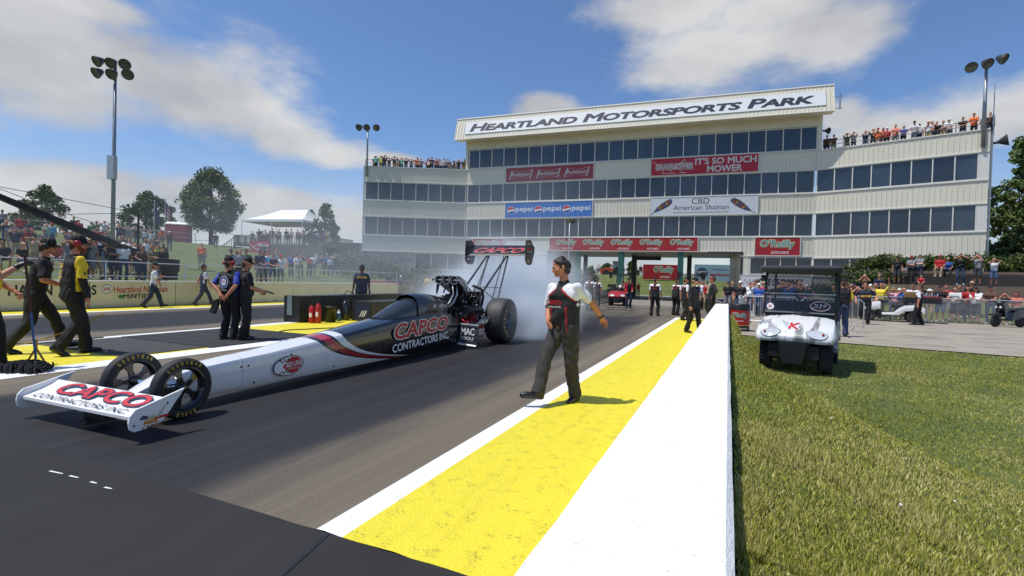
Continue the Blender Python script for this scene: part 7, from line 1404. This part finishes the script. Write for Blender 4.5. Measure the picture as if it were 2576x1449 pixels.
# ------------------------------------------------------------------ beyond the underpass
def board(name,label,u0_,u1_,v0_,v1_,D,mat,legs=True):
    a=W(u0_,v1_,D); wd_=(u1_-u0_)*D/FPX; h=(v1_-v0_)*D/FPX; o=gz_(a); t=thing(name,label,'billboard',(a+RT*wd_/2)); e=np.array((math.cos(rad(10)),math.sin(rad(10)),0)); m=MB(); m.slab(a,e*wd_,(0,.1,0),z0*h); m.build('panel',mat,t)
    m=MB(); 
    for f in(.1,.9): p=a+e*wd_*f+np.array((0,.15,0)); m.tube([(p[0],p[1],zt(p[0],p[1])-.2),(p[0],p[1],a[2]+h)],.06,6)
    m.build('legs',GALV,t); return t,a,e,wd_,h
t,a,e,wd_,h=board('billboard','red billboard with green and white logo beyond the underpass',1617,1706,665,702,74,SIGNRED); oreilly(a,e,wd_*.28,.25,wd_*.55,h*.82,t)
t,a,e,wd_,h=board('billboard','pale blue racing billboard beyond the open bay of the tower',1746,1868,665,706,58,P('pale_blue_board',150,185,205,.5)); m=MB(); letters(m,"The World's Speed Shop",a+e*wd_*.33+z0*h*.62,e,z0,wd_*.3,h*.16,.01,0,.1); letters(m,'SummitRacing.com',a+e*wd_*.3+z0*h*.28,e,z0,wd_*.38,h*.22,.01,1,.1,.02); letters(m,'SUMMIT',a+e*wd_*.76+z0*h*.3,e,z0,wd_*.22,h*.4,.01,1,.1,.03); disc(m,a+e*wd_*.15+z0*h*.5,e,z0,wd_*.11,h*.3,0,lift=.01); letters(m,'SUMMIT',a+e*wd_*.06+z0*h*.45,e,z0,wd_*.18,h*.16,.02,2,0,.03); m.build('lettering',[P('deep_blue_print',45,80,130),P('print_crimson',185,40,60),WPR],t)
b=wz(1543,86); tc_=thing('tractor','orange tractor with cab and front loader on the far rise','tractor',b,rad(15)); TO=P('tractor_orange',205,75,30,.4)
m=MB(); m.box((-.9,0,.95),(1.5,.8,.6)); m.build('hood',TO,tc_,local=True); m=MB(); m.box((.5,0,2.35),(1.5,1.4,.12)); m.build('roof',TO,tc_,local=True); m=MB(); m.box((.5,0,1.6),(1.3,1.2,1.4)); m.build('cab',M('cab_glass',(.25,.28,.3),.1),tc_,local=True); m=MB(); m.loft([[(x_,y_,z_) for y_,z_ in((-.9,.3),(.9,.3),(.9,1.0),(-.9,1.0))] for x_ in(-2.3,-1.8)]); m.build('loader_bucket',TO,tc_,local=True)
for x_,y_,r_ in((.7,-.75,.75),(.7,.75,.75),(-1.3,-.65,.45),(-1.3,.65,.45)): m=MB(); m.lathe([(.0,-.1),(r_*.5,-.15),(r_,-.15),(r_,.15),(r_*.5,.15),(0,.1)],(x_,y_,r_),(0,1,0),18); m.build('wheel',DKRUB,tc_,local=True)
def waiting(label,u,v,rz):
    b=G(u,v); r=thing('dragster',label,'race car',b,rz,'race cars waiting behind'); lb=lambda m,n,mt,s=False: m.build(n,mt,r,s,local=True); m=MB(); m.loft([[(x_*hw,y,z) for x_,z in((-1,.08),(1,.08),(1,zc),(.6,zc+.05),(-.6,zc+.05),(-1,zc))] for y,hw,zc in((-7,.1,.25),(-4,.25,.45),(-2,.32,.7),(-.8,.33,.7))]); lb(m,'body',GBLK); m=MB(); m.box((0,-.5,.75),(.5,.9,.6)); m.box((0,-.7,1.25),(.5,.5,.25)); lb(m,'engine',M('cast_black',(.022,.022,.024),.4))
    for sd in(-1,1): m=MB(); m.lathe([(0,-.2),(.3,-.22),(.46,-.2),(.47,0),(.46,.2),(.3,.22),(0,.2)],(sd*.7,0,.47),(1,0,0),24); lb(m,'rear_wheel',DKRUB,True)
    for sd in(-1,1): m=MB(); m.tube([(sd*.25,.1,.6),(sd*.25,1.3,2.0)],.03,6); m.tube([(sd*.25,.8,.6),(sd*.25,1.4,2.0)],.03,6); lb(m,'wing_strut',BLACK)
    m=MB(); m.box((0,1.4,2.1),(1.6,.5,.06)); m.box((0,1.6,2.2),(1.6,.25,.05)); lb(m,'rear_wing',CARB)
    for sd in(-1,1): m=MB(); m.box((sd*.8,1.45,2.1),(.02,.7,.5)); lb(m,'end_plate',CARB)
    for sd in(-1,1): m=MB(); m.lathe([(0,-.04),(.29,-.05),(.29,.05),(0,.04)],(sd*.5,-7.2,.29),(1,0,0),20); lb(m,'front_wheel',DKRUB)
waiting('black dragster waiting in the next pass behind the team crew',1755,776,rad(22)); waiting('black dragster far back behind the red golf cart',1545,760,rad(-6))
# ------------------------------------------------------------------ tyre smoke
def smoke(name,label,lo,hi,src,dens,fall,col,nscale,thr,aniso=.2):
    lo,hi=np.array(lo,float),np.array(hi,float); m=MB(); m.box((lo+hi)/2,hi-lo); mat=bpy.data.materials.new(name); mat.use_nodes=True; t=mat.node_tree; t.nodes.clear(); out=nd(t,'ShaderNodeOutputMaterial'); v=nd(t,'ShaderNodeVolumePrincipled'); v.inputs['Color'].default_value=(*col,1); v.inputs['Anisotropy'].default_value=aniso; v.inputs['Density Attribute'].default_value=''
    c=nd(t,'ShaderNodeTexCoord').outputs['Object']; s=nd(t,'ShaderNodeSeparateXYZ'); t.links.new(c,s.inputs[0]); n=noise(t,c,nscale,5,None,.6); d=None
    mm=lambda *a: mth(*a,tree=t)
    for (q,r_,wgt) in src:
        sub=nd(t,'ShaderNodeVectorMath',operation='SUBTRACT'); t.links.new(c,sub.inputs[0]); sub.inputs[1].default_value=q; dv=nd(t,'ShaderNodeVectorMath',operation='DIVIDE'); t.links.new(sub.outputs[0],dv.inputs[0]); dv.inputs[1].default_value=r_; ln_=nd(t,'ShaderNodeVectorMath',operation='LENGTH'); t.links.new(dv.outputs[0],ln_.inputs[0])
        g_=mm('MULTIPLY',sm(t,mm('ADD',ln_.outputs['Value'],mm('MULTIPLY',mm('SUBTRACT',n,.5),fall)),1.0,.15),wgt); d=g_ if d is None else mm('MAXIMUM',d,g_)
    edge=None
    for i in range(3):
        for a_,b_ in((lo[i],lo[i]+(hi[i]-lo[i])*.12),(hi[i],hi[i]-(hi[i]-lo[i])*.12)):
            if i==2 and a_==lo[i]: continue
            e_=sm(t,s.outputs[i],a_,b_); edge=e_ if edge is None else mm('MULTIPLY',edge,e_)
    d=mm('MULTIPLY',mm('MULTIPLY',d,edge),mm('MULTIPLY',sm(t,n,thr,thr+.3),dens)); t.links.new(d,v.inputs['Density']); t.links.new(v.outputs[0],out.inputs['Volume']); o=m.build(name,mat); tag(o,label,'smoke',None,'stuff'); return o
smoke('tyre_smoke','white blue tyre smoke rolling out behind the dragster',(-9.5,9.9,.02),(-2.4,20,3.4),[((-4.8,11.8,.45),(1.6,1.9,1.05),1.0),((-6.3,12.2,.6),(2.3,2.4,1.5),.9),((-5.9,13.8,1.0),(2.6,3.8,2.0),.4),((-4.7,10.3,.75),(.6,.75,.6),.35)],4.6,1.2,(.88,.935,1.0),.9,.30)
smoke('smoke_haze','thin blue smoke drifting over the far lane and crowd',(-40,8,.05),(-5,43,11),[((-14,22,1.5),(11,15,4.5),1.0),((-24,24,3),(16,18,6),.8),((-16,36,6),(14,9,7),.9),((-28,14,2),(12,14,4.5),.6)],.020,1.2,(.80,.88,1.0),.16,.25)
